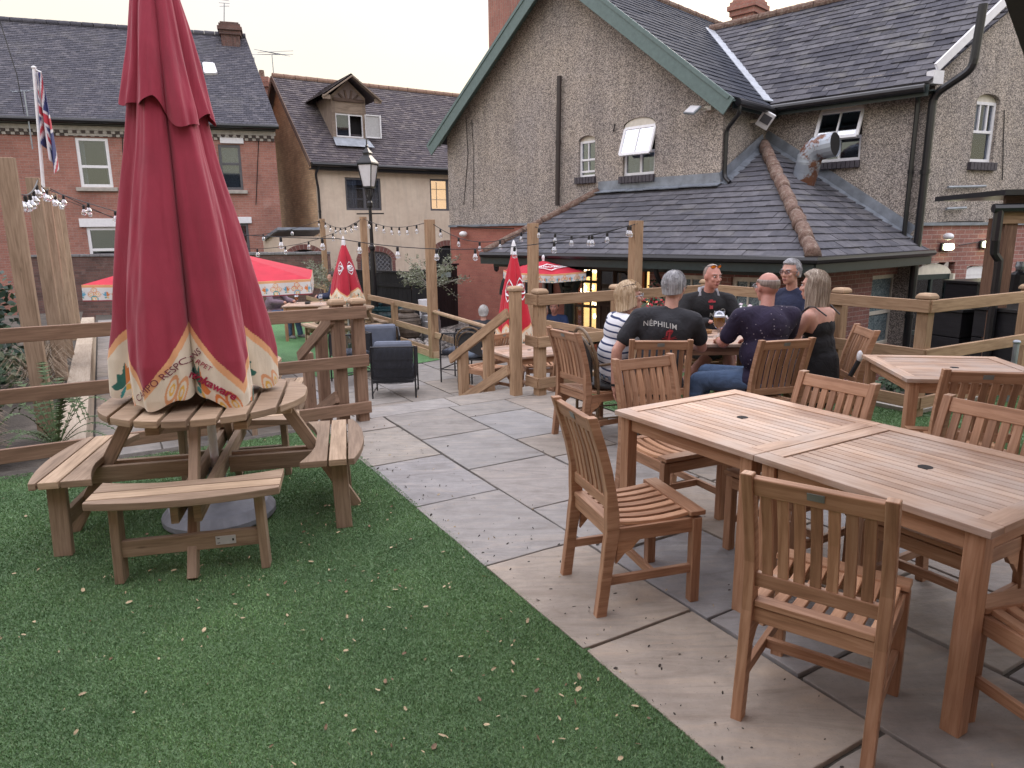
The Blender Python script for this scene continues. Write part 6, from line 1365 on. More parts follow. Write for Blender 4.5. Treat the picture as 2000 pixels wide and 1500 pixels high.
def small_folded(label,base,ztop,zhem,r0,seed,angs,red=(.42,.015,.035),scale=1,gz=LO,bh=.22):
    t=thing('folded_parasol',label,'parasol',(base[0],base[1],gz)); d=math.atan2(-base[1],-base[0]); L=ztop-zhem
    prof=[(zhem-.15,r0*.97),(zhem,r0),(zhem+L*.25,r0*.82),(zhem+L*.5,r0*.60),(zhem+L*.75,r0*.36),(zhem+L*.93,r0*.13),(ztop,.015)]
    hem=lambda t:zhem+.05*math.cos(5*(t-d)+seed)+.04*math.cos(3*t+seed); bord=lambda t:zhem+bh*.55+bh*.75*tri(4*(t-d)+seed)
    G,Cc=folded('canopy',t,(base[0],base[1]),prof,hem,4,bord,seed,peak=d+.4,amp=(.10,.26),sc=.55*scale,nth=300,nz=110)
    RC=np.all(np.abs(Cc-np.array(PAL['red']))<1e-6,axis=2); Cc[RC]=red; cn=colmesh('canopy',G,Cc,CANVAS,t,closed=True)
    m=MB(); m.tube([(0,0,0),(0,0,ztop-gz)],.02,8); m.build('pole',WHITEP,t); m=MB(); m.lathe([(.045,ztop-gz-.10),(.035,ztop-gz),(.02,ztop-gz+.06),(.005,ztop-gz+.09)],(0,0,0),10); m.build('finial',WHITEP,t)
    b=bvh_of(G)
    for a,z,s in angs: emblem(cn,b,(base[0],base[1]),d+a,z,s)
    return t
q=pY(676,560,14.0); zt=pY(672,470,14).z; zh=pY(690,588,14).z
small_folded('small folded red parasol with white emblems above the lower lawn',(q.x,q.y),zt,zh,.31,3,[(-.5,zh+.66,.17),(.62,zh+.66,.17)])
q=pY(1004,560,9.6); zt=pY(997,482,9.6).z; zh=pY(1000,668,9.6).z
small_folded('folded bright red parasol with white emblems in front of the veranda by the stairs',(q.x,q.y),zt,zh,.245,8,[(-.5,zt-.58,.20),(.75,zt-.56,.20)],red=(.50,.012,.03))
# --- open square parasols
def open_parasol(label,c,half,rot,zr,za,val,lean=0,sc=.75,logo=False,gz=LO):
    t=thing('open_parasol',label,'parasol',(c[0],c[1],gz),rot); n=24; zr-=gz; za-=gz
    v=[];f=[]; N=17
    for i in range(N):
        for j in range(N):
            x,y=(i/(N-1)*2-1),(j/(N-1)*2-1); r=max(abs(x),abs(y)); q=min(abs(x),abs(y))/max(r,1e-6); sagv=.05*r*(1-r)*4*0-.035*(1-q)*r*(1-(1-q)*.0)
            v.append((x*half,y*half,za+(zr-za)*r**.96+sagv*r))
    for i in range(N-1):
        for j in range(N-1): f.append([i*N+j,(i+1)*N+j,(i+1)*N+j+1,i*N+j+1])
    o=rawmesh('canopy',v,f,plain('red_canvas_bright',(.46,.018,.04),.85,0,.1,.1,5) if 'red_canvas_bright' not in MAT else MAT['red_canvas_bright'],t); sl=o.modifiers.new('s','SOLIDIFY'); sl.thickness=.004
    E_=[(-1,-1),(1,-1),(1,1),(-1,1)]
    for k in range(4):
        a,b=E_[k],E_[(k+1)%4]; nu,nv=240,40; g=np.zeros((nv,nu,3)); U=np.linspace(0,1,nu); Vv=np.linspace(0,1,nv)
        for i in range(nv):
            sag=.03*4*U*(1-U)*0; wv=.010*np.sin(U*40+k)*Vv[i]; g[i,:,0]=(a[0]+(b[0]-a[0])*U)*half*(1+.006*Vv[i])+(b[1]-a[1])*wv*.5; g[i,:,1]=(a[1]+(b[1]-a[1])*U)*half*(1+.006*Vv[i])-(b[0]-a[0])*wv*.5; q=np.abs(2*U-1); g[i,:,2]=zr-.035*(1-q)-val*Vv[i]
        uu=np.tile(U*half*2,(nv,1)); vv=np.tile((Vv*val)[:,None],(1,nu)); C=pattern(uu,vv+.0005,sc,True); C[int(nv*.93):]=PAL['red'] if val>.15 else C[int(nv*.93):]
        me=colmesh('valance',g,C,CANVAS,t); me.matrix_parent_inverse=Matrix.Identity(4)
    m=MB(); m.tube([(0,0,0),(0,0,za+.04)],.022,10); m.build('pole',WHITEP,t); m=MB(); m.ell((0,0,za+.05),(.03,.03,.05)); m.build('finial',WHITEP,t)
    m=MB()
    for k in range(8):
        an=k*math.pi/4; r=half*(1.35 if k%2 else 1)*.97; m.bar((.03*math.cos(an),.03*math.sin(an),za-.05),(r*math.cos(an),r*math.sin(an),zr-.03-(0 if k%2 else .035)),.016,.012)
    m.build('ribs',WHITEP,t)
    if logo:
        cL=-half*.62; zz=za+(zr-za)*.62-.02; slope=math.atan2(za-zr,half); 
        def lay(x,y,o): yy=-half*.62+y*math.cos(slope); return (x,yy,za+(zr-za)*(-yy/half)**.96-.02*(-yy/half)**2+o)
        dia=[(-.34,0),(-.12,.07),(0,.16),(.12,.07),(.34,0),(.12,-.07),(0,-.16),(-.12,-.07)]; k=8
        rawmesh('emblem_outline',[lay(x,y,.022) for x,y in dia]+[lay(x*.82,y*.78,.022) for x,y in dia],[[i,(i+1)%k,k+(i+1)%k,k+i] for i in range(k)],WHITEP,t)
        v,f=textmesh('CRUZCAMPO',.085,bold=.003); rawmesh('emblem_letters',[lay(p.x,p.y,.026) for p in v],f,WHITEP,t)
    return t
q1=pY(606,549,10.0); ra=R_(15); Wd=min(np.arange(2,4,.02),key=lambda w:abs((q1.x-w*math.cos(ra))/(q1.y-w*math.sin(ra))-pY(158,556,1).x)); half=Wd/2
pc=Vector((q1.x,q1.y,0))+Matrix.Rotation(ra,3,'Z')@Vector((-half,half,0)); open_parasol('open red parasol with patterned valance behind the large folded one',(pc.x,pc.y),half,ra,q1.z+.03,q1.z+.48,.215,sc=.62)
q=pY(1060,530,12.6); open_parasol('open red parasol with emblem under the veranda eave, right of the folded bright one',(q.x+.02,q.y+.2),.60,R_(14),pY(1100,533,12.0).z,pY(1080,508,12.9).z+.0,.15,sc=.5,logo=True,gz=-.95)
# ------------------------------------------------------------------ lounge chairs and stools of charcoal rope
def make_lounge(label):
    t=thing('rope_armchair',label,'armchair',(0,0,0),0,'charcoal rope armchairs'); w,d=.60,.58
    m=MB(); 
    for sx in (-1,1):
        for sy,zt in ((-1,.70),(1,.62)): m.tube([(sx*(w/2-.01),sy*(d/2-.03),0),(sx*(w/2-.01),sy*(d/2-.03),zt)],.011,8)
        m.tube([(sx*(w/2-.01),-d/2+.03,.70),(sx*(w/2-.01),d/2-.03,.62)],.012,8); m.tube([(sx*(w/2-.01),-d/2+.03,.06),(sx*(w/2-.01),d/2-.03,.06)],.008,6)
    m.tube([(-w/2+.01,-d/2+.03,.70),(w/2-.01,-d/2+.03,.70)],.012,8); m.tube([(-w/2+.01,-d/2+.03,.25),(w/2-.01,-d/2+.03,.25)],.011,8); m.tube([(-w/2+.01,d/2-.03,.27),(w/2-.01,d/2-.03,.27)],.012,8); m.build('frame',BLACKM,t)
    m=MB(); n=34
    for k in range(n): x=-w/2+.03+(w-.06)*k/(n-1); bw=-.02*math.sin(math.pi*k/(n-1)); m.tube([(x,-d/2+.03+bw,.70),(x,-d/2+.025+bw*1.5,.45),(x,-d/2+.03+bw,.22-.02*math.sin(math.pi*k/(n-1)))],.0065,5)
    for z in (.52,.40): m.box((0,-d/2+.03,z),(w-.05,.016,.028))
    m.build('rope_back',ROPE,t)
    for sx in (-1,1):
        m=MB()
        for k in range(30): y=-d/2+.05+(d-.1)*k/29; zt=.70-.08*(k/29); m.tube([(sx*(w/2-.01),y,zt),(sx*(w/2-.01),y,.26)],.0065,5)
        m.build('rope_side',ROPE,t)
    m=MB(); m.box((0,0,.27),(w-.05,d-.05,.02)); m.box((0,0,.235),(w-.09,d-.09,.05)); m.build('seat_base',BLACKM,t)
    m=MB(); m.box((0,.01,.34),(w-.07,d-.09,.12)); m.build('seat_cushion',CUSH,t,bevel=.035)
    m=MB(); m.box((0,-d/2+.12,.57),(w-.09,.13,.40),Matrix.Rotation(R_(-8),3,'X')); m.build('back_cushion',CUSH,t,bevel=.045); return t
q=pz(768,778,LO); lo=make_lounge('charcoal rope armchair with its back to us at the top of the steps view'); place(lo,(q.x,q.y+.26,LO),R_(4)); lo['label']='nearer charcoal rope armchair, its woven back turned to us'
q=pz(745,735,LO); dup(lo,(q.x-.03,q.y+.25,LO),R_(180+12),'farther charcoal rope armchair with plump grey cushion, facing us')
def make_stool(label):
    t=thing('rope_dining_chair',label,'chair',(0,0,0),0,'charcoal rope dining chairs'); w=.50; m=MB()
    for sx in (-1,1):
        for sy in (-1,1): m.tube([(sx*w/2,sy*w/2,0),(sx*w/2,sy*w/2,.76 if sy<0 else .64)],.012,8)
        m.tube([(sx*w/2,-w/2,.76),(sx*w/2,w/2-.05,.74),(sx*w/2,w/2,.64)],.012,8); m.tube([(sx*w/2,-w/2,.20),(sx*w/2,w/2,.20)],.009,6)
    for sy in (-1,1): m.tube([(-w/2,sy*w/2,.20),(w/2,sy*w/2,.20)],.009,6)
    m.tube([(-w/2,-w/2,.76),(w/2,-w/2,.76)],.012,8); m.box((0,0,.42),(w+.01,w+.01,.025)); m.build('frame',BLACKM,t)
    m=MB()
    for k in range(26): x=-w/2+.02+(w-.04)*k/25; m.tube([(x,-w/2,.76),(x,-w/2,.42)],.006,5)
    m.build('rope_back',ROPE,t)
    for sx in (-1,1):
        m=MB()
        for k in range(22): y=-w/2+.02+(w-.05)*k/21; m.tube([(sx*w/2,y,.75),(sx*w/2,y,.42)],.006,5)
        m.build('rope_side',ROPE,t)
    m=MB(); m.box((0,0,.46),(w-.03,w-.03,.06)); m.build('seat_cushion',CUSH,t,bevel=.02); return t
st=make_stool('x'); q=pz(655,760,LO); place(st,(q.x+.15,q.y+.45,LO),R_(28)); st['label']='charcoal rope dining chair behind the stair posts at the end of the lawn fence'
q=pz(872,748,LO); dup(st,(q.x+.24,q.y+.20,LO),R_(70),'charcoal rope dining chair half hidden by the right stair handrail')
# bistro chairs with woven oval backs
def make_bistro(label):
    t=thing('bistro_chair',label,'chair',(0,0,0),0,'round-backed cane bistro chairs'); m=MB(); P=[]
    for k in range(13): a=math.pi*k/12; P.append((.225*math.cos(a),-.21-.05*math.sin(a),.66+.25*math.sin(a)))
    P=[(.20,-.20,0),(.21,-.19,.45)]+P+[(-.21,-.19,.45),(-.20,-.20,0)]; m.tube(P,.0135,8); P2_=[(.19*math.cos(math.pi*k/12),-.215-.05*math.sin(math.pi*k/12),.64+.21*math.sin(math.pi*k/12)) for k in range(13)]; m.tube([(.18,-.2,.46)]+P2_+[(-.18,-.2,.46)],.010,6)
    for sx in (-1,1): m.tube([(sx*.19,.2,0),(sx*.20,.19,.44)],.0135,8); m.tube([(sx*.215,-.2,.64),(sx*.24,.0,.655),(sx*.215,.17,.63),(sx*.2,.19,.44)],.011,8); m.tube([(sx*.19,-.19,.2),(sx*.19,.19,.2)],.008,6)
    m.build('frame',CANE,t); m=MB(); m.lathe([(.02,.435),(.21,.435),(.215,.45),(.21,.462),(.02,.465)],(0,0,0),20); m.build('seat',CANEW,t)
    m=MB(); m.prism([(.175*math.cos(a),.50+.13+.20*math.sin(a) if math.sin(a)>0 else .50) for a in [math.pi*k/12 for k in range(13)]],Matrix(((1,0,0),(0,0,-1),(0,1,0))),(0,-.225,0),.012); m.build('woven_back',CANEW,t); return t
bi=make_bistro('x'); place(bi,(.80,5.62,0),hd(.95,.3)); bi['label']='cane bistro chair with round black back under the striped woman'
q=pz(930,765,LO); dup(bi,(q.x+.0,q.y+.25,LO),hd(.3,.95),'cane bistro chair with a blue cushion behind the right stair handrail'); 
m=MB(); m.box((0,0,0),(.38,.38,.06)); o=m.build('seat_cushion',plain('blue_grey_cushion_small',(.13,.17,.22),.9,0,.1,.2),None,bevel=.025); tag(o,'small blue-grey cushion lying on the bistro chair behind the stair handrail','cushion'); o.location=(q.x,q.y+.25,LO+.50); o.rotation_euler=(0,0,.3)
# ------------------------------------------------------------------ pots, kegs, olive trees
def pot(name,label,loc,prof,mat,cat='plant pot'):
    t=thing(name,label,cat,loc); m=MB(); m.lathe(prof,(0,0,0),24,cap=True); m.build('body',mat,t,smooth=False); return t
q=pz(795,668,LO); t=pot('ribbed_urn','ribbed brown urn on the gravel beside the teal pot',(q.x,q.y+.2,LO),[(.16,0),(.24,.10),(.30,.20),(.29,.42),(.22,.55),(.14,.60),(.17,.62),(.17,.66),(.12,.66),(.12,.5)],POTB)
m=MB(); [m.tube([((r)*math.cos(a),(r)*math.sin(a),z) for a in [2*math.pi*k/20 for k in range(20)]],.012,5,closed=True) for z,r in ((.12,.252),(.2,.282),(.28,.30),(.36,.30),(.44,.285),(.51,.25))]; m.build('ribs',POTB,t)
q=pz(755,650,LO); pot('teal_pot','wide teal glazed pot on the gravel left of the urn',(q.x,q.y+.1,LO),[(.22,0),(.36,.2),(.38,.42),(.36,.50),(.40,.52),(.40,.55),(.34,.55),(.33,.3)],TERRA)
q=pz(712,628,LO); pot('teal_pot','smaller teal pot behind the farther folded parasol',(q.x+.15,q.y+.1,LO),[(.2,0),(.32,.2),(.34,.4),(.37,.42),(.37,.46),(.3,.46)],TERRA)
q=pz(832,665,LO); t=pot('metal_keg','brushed metal beer keg standing on the gravel beside the tall post',(q.x+.1,q.y+.1,LO),[(.19,0),(.2,.03),(.18,.06),(.19,.08),(.21,.2),(.2,.22),(.21,.24),(.21,.4),(.2,.42),(.19,.52),(.17,.56),(.2,.58),(.2,.62),(.17,.62),(.16,.57)],plain('keg_steel',(.34,.35,.37),.4,.7,.1,.25,8),'keg')
q=pz(798,622,LO); t=pot('barrel_table','barrel table with round brown top in front of the black gate',(q.x+.1,q.y,LO),[(.24,0),(.29,.2),(.31,.38),(.29,.58),(.25,.74)],OLDWOOD,'table'); m=MB(); m.lathe([(.42,.75),(.42,.79),(.05,.79)],(0,0,0),22); m.build('tabletop',PINE,t); m=MB(); [m.tube([((r)*math.cos(a),(r)*math.sin(a),z) for a in [2*math.pi*k/20 for k in range(20)]],.012,5,closed=True) for z,r in ((.14,.285),(.55,.30))]; m.build('hoops',BLACKM,t)
def olive(label,base,trunk_h,crown,rz,n,seed,mats,pt=None,spread=1):
    random.seed(seed); t=thing('olive_tree',label,'tree',tuple(base)); cr=Vector(crown); m=MB(); m.tube([(0,0,0),(.02,.01,trunk_h*.5),(0,.02,trunk_h)],[.035,.028,.02],8); top=Vector((0,.02,trunk_h))
    tips=[]
    for k in range(9):
        d=Vector((random.gauss(0,1),random.gauss(0,1),random.uniform(.2,1.4))).normalized(); e=top+Vector((d.x*cr.x,d.y*cr.y,d.z*cr.z*1.3)); mid=top.lerp(e,.5)+Vector((random.gauss(0,.05),random.gauss(0,.05),.04)); m.tube([top,mid,e],[.012,.008,.004],5)
        for j in range(4): d2=(d+Vector((random.gauss(0,.8),random.gauss(0,.8),random.gauss(0,.6)))).normalized(); e2=mid+d2*random.uniform(.2,.55)*cr.x*1.6; m.tube([mid,mid.lerp(e2,.5)+Vector((0,0,.02)),e2],[.006,.005,.003],4); tips.append((mid,e2))
        tips.append((mid,e))
    m.build('trunk',plain('pale_bark',(.30,.28,.24),.9,0,.3,.25) if 'pale_bark' not in MAT else MAT['pale_bark'],t)
    m=MB()
    for k in range(n):
        a,b=random.choice(tips); u=random.random()**.6; p=a.lerp(b,u*1.05)+Vector((random.gauss(0,.035),random.gauss(0,.035),random.gauss(0,.035))); s=random.uniform(.045,.085); ax=Vector((random.gauss(0,1),random.gauss(0,1),random.gauss(.3,1))).normalized(); w=ax.orthogonal().normalized()*s*.16; m.face([p-ax*s*.5,p+w,p+ax*s*.5,p-w],mi=random.choice((0,0,1)))
    m.build('crown',mats,t); 
    if pt: m=MB(); m.lathe([(.2,-.02),(.3,.0),(.34,-.4),(.26,-.75)][::-1],(0,0,0),18); m.build('pot',pt,t)
    random.seed(seed+100); return t
OLs=[LEAF2,plain('grey_olive_leaf',(.22,.235,.17),.6,0,0,.3,30)]
q=pY(845,585,14.8); olive('sparse grey-green olive tree behind the tall post, in front of the black screen',(q.x,q.y,q.z),.25,(.62,.5,.62),0,1500,4,OLs)
m=MB(); o=thing('white_planter','tall white planter the sparse olive tree stands in','planter',(q.x-.12,q.y,LO)); m.lathe([(.14,0),(.17,.6),(.19,q.z-LO),(.16,q.z-LO)],(0,0,0),16); m.build('body',WHITEP,o)
q=pY(655,560,17.5); olive('pale bushy olive tree against the dark garden wall behind the farthest tall post',(q.x-.1,q.y,LO+.3),.5,(.72,.5,.85),0,1500,6,OLs)
m=MB(); o=thing('white_bollard','white post standing behind the farther folded parasol','bollard',tuple(pz(708,628,LO)+Vector((0,1.2,0)))); m.lathe([(.10,0),(.10,.95),(.08,1.0),(.03,1.03)],(0,0,0),14); m.build('body',WHITEP,o)
# plants of the bed
def fern(label,base,R,n,mat,up=.55,seed=1,frond=.03):
    random.seed(seed); t=thing('fern' if 'fern' in label else 'ornamental_grass',label,'plant',tuple(base)); m=MB()
    for k in range(n):
        a=random.uniform(0,2*math.pi); L=R*random.uniform(.7,1.1); h=L*up*random.uniform(.3,1.5); P=[Vector((math.cos(a)*L*u,math.sin(a)*L*u,h*math.sin(math.pi*min(1,u*.80))*1.1)) for u in [i/9 for i in range(10)]]
        if frond:
            side=Vector((-math.sin(a),math.cos(a),0))
            for i in range(1,10):
                for hh in (0,.5):
                    p=P[i-1].lerp(P[i],hh); ln=frond*5*math.sin(math.pi*(i+hh)/10.5)*R/.5*.32
                    for sg in (1,-1): q=p+side*sg*ln+(P[i]-P[i-1]).normalized()*ln*.35; w=(P[i]-P[i-1]).normalized()*.010; m.face([p-w,q,p+w*1.4])
            m.tube(P,.003,4)
        else:
            w=.0035; sd=Vector((-math.sin(a),math.cos(a),0))*w; [m.face([P[i]-sd,P[i+2]-sd*.8,P[i+2]+sd*.8,P[i]+sd]) for i in (0,2,4,6)]
    m.build('fronds' if frond else 'blades',mat,t); return t
FG_=plain('fern_green',(.07,.115,.04),.6,0,0,.4,20); STR=plain('straw_grass',(.20,.15,.10),.8,0,0,.35,30)
fern('green fern in the bed at the foot of the nearest tall post',ab(6.75,-.50,-.05),.55,26,FG_,.7,2); fern('second green fern leaning over the sleeper edging',ab(7.1,-.15,-.02),.5,16,FG_,.5,3) if 0 else None
fern('brown tufted ornamental grass in the bed at the left edge behind the lawn fence',ab(6.55,-1.15,-.05),.40,700,STR,.8,4,0); fern('brown tufted ornamental grass farther along the bed beside the sleepers',ab(9.2,-.75,-.05),.45,260,STR,.8,5,0); fern('brown tufted ornamental grass in the middle of the bed between posts',ab(11.2,-.85,-.05),.45,220,STR,.8,6,0)
for k,(a,b,s) in enumerate(((8.0,-1.35,.45),(7.2,-1.6,.4),(9.9,-1.2,.4))):
    q=thing('low_shrub',('low leafy shrub in the bed against the old sloping wall','low leafy shrub at the very left edge of the bed','low leafy shrub farther along the bed by the dark hedge')[k],'shrub',tuple(ab(a,b,-.05))); leafcloud('foliage',q,ab(a,b,.18),(s,s,.20),420,.08,None,mats=[LEAF1,LEAF2],weights=[2,1])
# stones on the gravel
t=thing('rockery','heap of pale stones on the gravel around the urn','rockery',tuple(pz(790,672,LO))) if 0 else None
m=MB(); random.seed(21)
for k in range(260): a=random.uniform(11.6,15.2); b=random.uniform(5.05,6.6); p=ab(a,b,LO+.03); s=random.uniform(.03,.09); m.ell(p,(s,s*random.uniform(.7,1.1),s*.6),Euler((random.random(),random.random(),random.random()*3)).to_matrix(),7,5)
struct(m.build('stones',plain('pale_stone',(.36,.33,.30),.9,0,.3,.3,6)),'stuff')
# lower square table with drinks, behind the parasol
q=pz(600,596,.22); dt=dup(tb,(q.x,q.y,LO),R_(8),'square teak table with two beer glasses far back under the open parasol',None)
def beer_glass(label,loc,fill,stem=True,h=.17,mat=(.55,.27,.04)):
    t=thing('beer_glass',label,'glass',tuple(loc)); bm='beer_%d'%int(fill*100+h*1000)
    b=NB(bm); b.col(mat); b.set('Roughness',.1); b.b.inputs['Transmission Weight'].default_value=.35; b.b.inputs['IOR'].default_value=1.33
    if stem: out=[(.034,.001),(.034,.004),(.006,.010),(.006,.055),(.030,.068),(.044,.10),(.045,.13),(.040,h+.02)]; f=lambda z:np.interp(z,[.06,.068,.10,.13,h+.02],[.006,.028,.042,.043,.038])
    else: out=[(.028,.001),(.030,.02),(.042,h)]; f=lambda z:np.interp(z,[0,.02,h],[.024,.027,.040])
    m=MB(); m.lathe(out+[(out[-1][0]-.002,out[-1][1])],(0,0,0),20,cap=False); m.build('glass',CLEAR,t,smooth=True)
    if fill>0:
        z0=.065 if stem else .012; z1=z0+(out[-1][1]-z0)*fill; zs=np.linspace(z0,z1,7); m=MB(); m.lathe([(float(f(z))-.0025,float(z)) for z in zs],(0,0,0),18); m.build('beer',b.m,t,smooth=False); m=MB(); r=float(f(z1))-.002; m.lathe([(r,z1+.0005),(r,z1+.011),(r*.9,z1+.014)],(0,0,0),18); m.build('foam',WHITEP,t)
    return t
beer_glass('goblet of amber beer with a thin head on the drinkers\' table',pz(1403,657,.75),.62).scale=(1.2,1.2,1.2); beer_glass('nearly empty straight beer glass on the drinkers\' table behind the goblet',pz(1434,648,.75),.12,False)
o=MB(); o.lathe([(.02,0),(.055,0),(.06,.028),(.052,.03),(.048,.012),(.01,.010)],(0,0,0),18); a_=tag(o.build('ashtray',wood('ashtray_wood',(.2,.11,.05),(.32,.19,.09),(.4,.26,.13))),'small round wooden ashtray on the drinkers\' table','ashtray'); a_.location=pz(1378,650,.75)
dz=.25; beer_glass('stemmed beer glass at the right of the far table under the open parasol',(q.x+.28,q.y+.05,dz),.35); beer_glass('stemmed glass of orange beer at the left of the far table under the open parasol',(q.x-.25,q.y+.1,dz),.6,mat=(.6,.2,.02))
o=MB(); o.box((0,0,.02),(.10,.10,.04)); a_=tag(o.build('ashtray',BLACKM,bevel=.006),'square black ashtray between the glasses on the far table','ashtray'); a_.location=(q.x+.02,q.y-.02,dz)
# dark duster with a white tuft leaning by the edge-on chair
t=thing('brush','dark-handled brush with a fluffy white tip leaning against the edge-on chair','brush',tuple(pY(1665,735,5.15))); p0,p1=pY(1660,735,5.15),pY(1677,705,5.15); m=MB(); m.tube([p0,p1],.018,8); m.build('handle',BLACKM,t,world=True); m=MB(); m.ell(p1+Vector((.005,0,.035)),(.022,.022,.045)); m.build('tuft',WHITEP,t,world=True,smooth=True)
# ------------------------------------------------------------------ people
def organic(m,name,mat,par,vox=.009,sm=5,label=None):
    o=m.build(name,mat,par,smooth=True,label=label); r=o.modifiers.new('merge','REMESH'); r.mode='VOXEL'; r.voxel_size=vox; r.use_smooth_shade=True
    s=o.modifiers.new('soft','SMOOTH'); s.factor=.5; s.iterations=sm; return o
def arm_chain(m,S_,E_,W_,r,grow=0,upto=1.,fore=True):
    S_,E_,W_=Vector(S_),Vector(E_),Vector(W_); m.cap_(S_,S_.lerp(E_,upto),r[0]+grow,(r[0]+(r[1]-r[0])*upto)+grow*1.4)
    if fore: m.cap_(E_,E_.lerp(W_,.35),r[1]*1.02+grow,r[1]*1.05+grow); m.cap_(E_.lerp(W_,.35),W_,r[1]*1.05+grow,r[2]+grow)
def hand(m,W_,E_,palm_n,curl=.5,side=1,s=1.):
    W_,E_=Vector(W_),Vector(E_); d=(W_-E_).normalized(); n=Vector(palm_n); n=(n-d*n.dot(d)).normalized(); x=d.cross(n)*side
    c=W_+d*.048*s; R=Matrix((x,d,n)).transposed(); m.ell(c,(.038*s,.050*s,.015*s),R,12,8); m.cap_(W_-d*.01,W_+d*.03,.026*s,.026*s)
    for k,L in enumerate((.068,.078,.072,.055)):
        b=c+x*((k-1.5)*.0185*s)+d*.036*s; a=curl*(.8+.15*k); d1=(d*math.cos(a*.6)-n*math.sin(a*.6)+x*(k-1.5)*.06).normalized(); d2=(d*math.cos(a*1.5)-n*math.sin(a*1.5)).normalized(); p=b+d1*L*.52*s; m.cap_(b,p,.0098*s,.0092*s,8); m.cap_(p,p+d2*L*.5*s,.0092*s,.0078*s,8)
    b=c-x*.032*s-d*.02*s; d1=(d*.65-x*.75-n*.25).normalized(); p=b+d1*.036*s; m.cap_(b,p,.0125*s,.011*s,8); m.cap_(p,p+(d*.9-x*.2-n*.3).normalized()*.032*s,.011*s,.009*s,8)
def head_shapes(m,H,R,fem=False):
    X=lambda x,y,z:H+R@Vector((x,y,z))
    w=.95 if fem else 1.
    m.ell(X(0,-.012,.022),(.074*w,.094,.090),R,16,12); m.ell(X(0,.022,-.045),(.056*w,.064,.066),R,14,10); m.ell(X(0,.062,-.090),(.026*w,.022,.020),R,10,8)
    m.cap_(X(0,.084,.012),X(0,.104,-.026),.009,.0135,8); m.ell(X(0,.096,-.032),(.018,.014,.009),R,8,6)      # nose
    for s in (-1,1): m.ell(X(s*.036,.064,-.022),(.024,.020,.020),R,8,6); m.cap_(X(s*.016,.082,.026),X(s*.048,.066,.028),.0085,.007,8); m.ell(X(s*.077*w,-.004,-.006),(.010,.019,.031),R@Matrix.Rotation(s*.3,3,'Z'),10,8)
    m.cap_(X(-.020,.079,-.063),X(.020,.079,-.063),.0095,.0095,8)
def face_parts(t,body,H,R,brow,lip,fem=False):
    X=lambda x,y,z:H+R@Vector((x,y,z)); e=MB()
    for s in (-1,1): e.ell(X(s*.031,.0775,.006),(.0125,.008,.0075),R,10,6,mi=0); e.ell(X(s*.031,.0845,.006),(.0055,.0035,.006),R,8,6,mi=1)
    e.build('eyes',[plain('eye_white',(.55,.50,.48),.3),plain('iris',(.05,.05,.05),.2)] if 'iris' not in MAT else [MAT['eye_white'],MAT['iris']],body,smooth=True)
    b=MB(); [b.cap_(X(s*.017,.092,.029),X(s*.050,.074,.030),.0035,.003,6) for s in (-1,1)]; b.build('eyebrows',brow,body,smooth=True)
    l=MB(); l.ell(X(0,.0885,-.059),(.021,.006,.0042),R,10,6); l.ell(X(0,.0875,-.068),(.018,.006,.005),R,10,6); l.build('lips',lip,body,smooth=True)
LIP=plain('lip_pink',(.33,.12,.11),.4); SHEYE=None
def hair_shell(t,body,H,R,mat,k=1.1,down=1.,cut=.45,front=.35,back_len=0,flare=0,stub=False,seed=1,strands=True,fringe=0,name='hair',bald=False):
    rg=random.Random(seed); n,mm=56,34; rings=[]; ph=[rg.uniform(0,6.3) for _ in range(4)]
    for i in range(mm+1):
        el=math.pi/2-(math.pi*.5+ .0)*i/(mm*.5) if i<=mm*.5 else 0; ring=[]
        for j in range(n):
            az=2*math.pi*j/n; 
            if i<=mm*.5: x,y,z=math.cos(el)*math.cos(az),math.cos(el)*math.sin(az),math.sin(el); q=0
            else: q=(i-mm*.5)/(mm*.5); x,y,z=math.cos(az)*(1+flare*q-.10*q*q),math.sin(az)*(1-.06*q),-q
            rad=k*(1+.018*math.sin(17*az+ph[0]+3*q)+.014*math.sin(29*az+ph[1])+.010*math.sin(7*az+5*el+ph[2])) if strands else k
            isf=(y>front and z<cut-fringe*(1-abs(x))); rad=rad*(.88 if bald and z>.40 else 1)
            blen=down+back_len*max(0,-y)**.5 if z<0 else 1
            fx,fy,fz=.076*rad*x,.096*rad*y-.010,(.094*rad*z+.024) if z>=0 else (z*.10*blen+.024)
            if isf: fx*=.74; fy=min(fy*.66,.045); fz=max(fz,-.07) if z<0 else fz*.8
            ring.append(H+R@Vector((fx,fy,fz)))
        rings.append(ring)
    m=MB(); m.rings(rings); o=m.build(name,mat,body,smooth=True)
    if strands:
        m=MB(); N_s=420 if H.y<8 and False else 380
        for k in range(N_s):
            j=rg.uniform(0,n); i0=rg.randint(1,int(mm*.5)); ln=rg.randint(6,14) if down<1.6 else rg.randint(10,mm); i1=min(mm,i0+ln); pts=[]
            for i in range(i0,i1+1,2):
                p=rings[i][int(j)%n]; c=rings[i][int(j+n/2)%n]; out=(p-H); out=out.normalized() if out.length>1e-5 else Vector((0,0,1)); pts.append(p+out*rg.uniform(.001,.006)+Vector((rg.gauss(0,.0012),rg.gauss(0,.0012),0)))
                j+=rg.uniform(-.25,.25)
            if len(pts)>2: m.tube(pts,[.0016]*(len(pts)-1)+[.0005],3)
        m.build('loose_strands',mat,o)
    return o
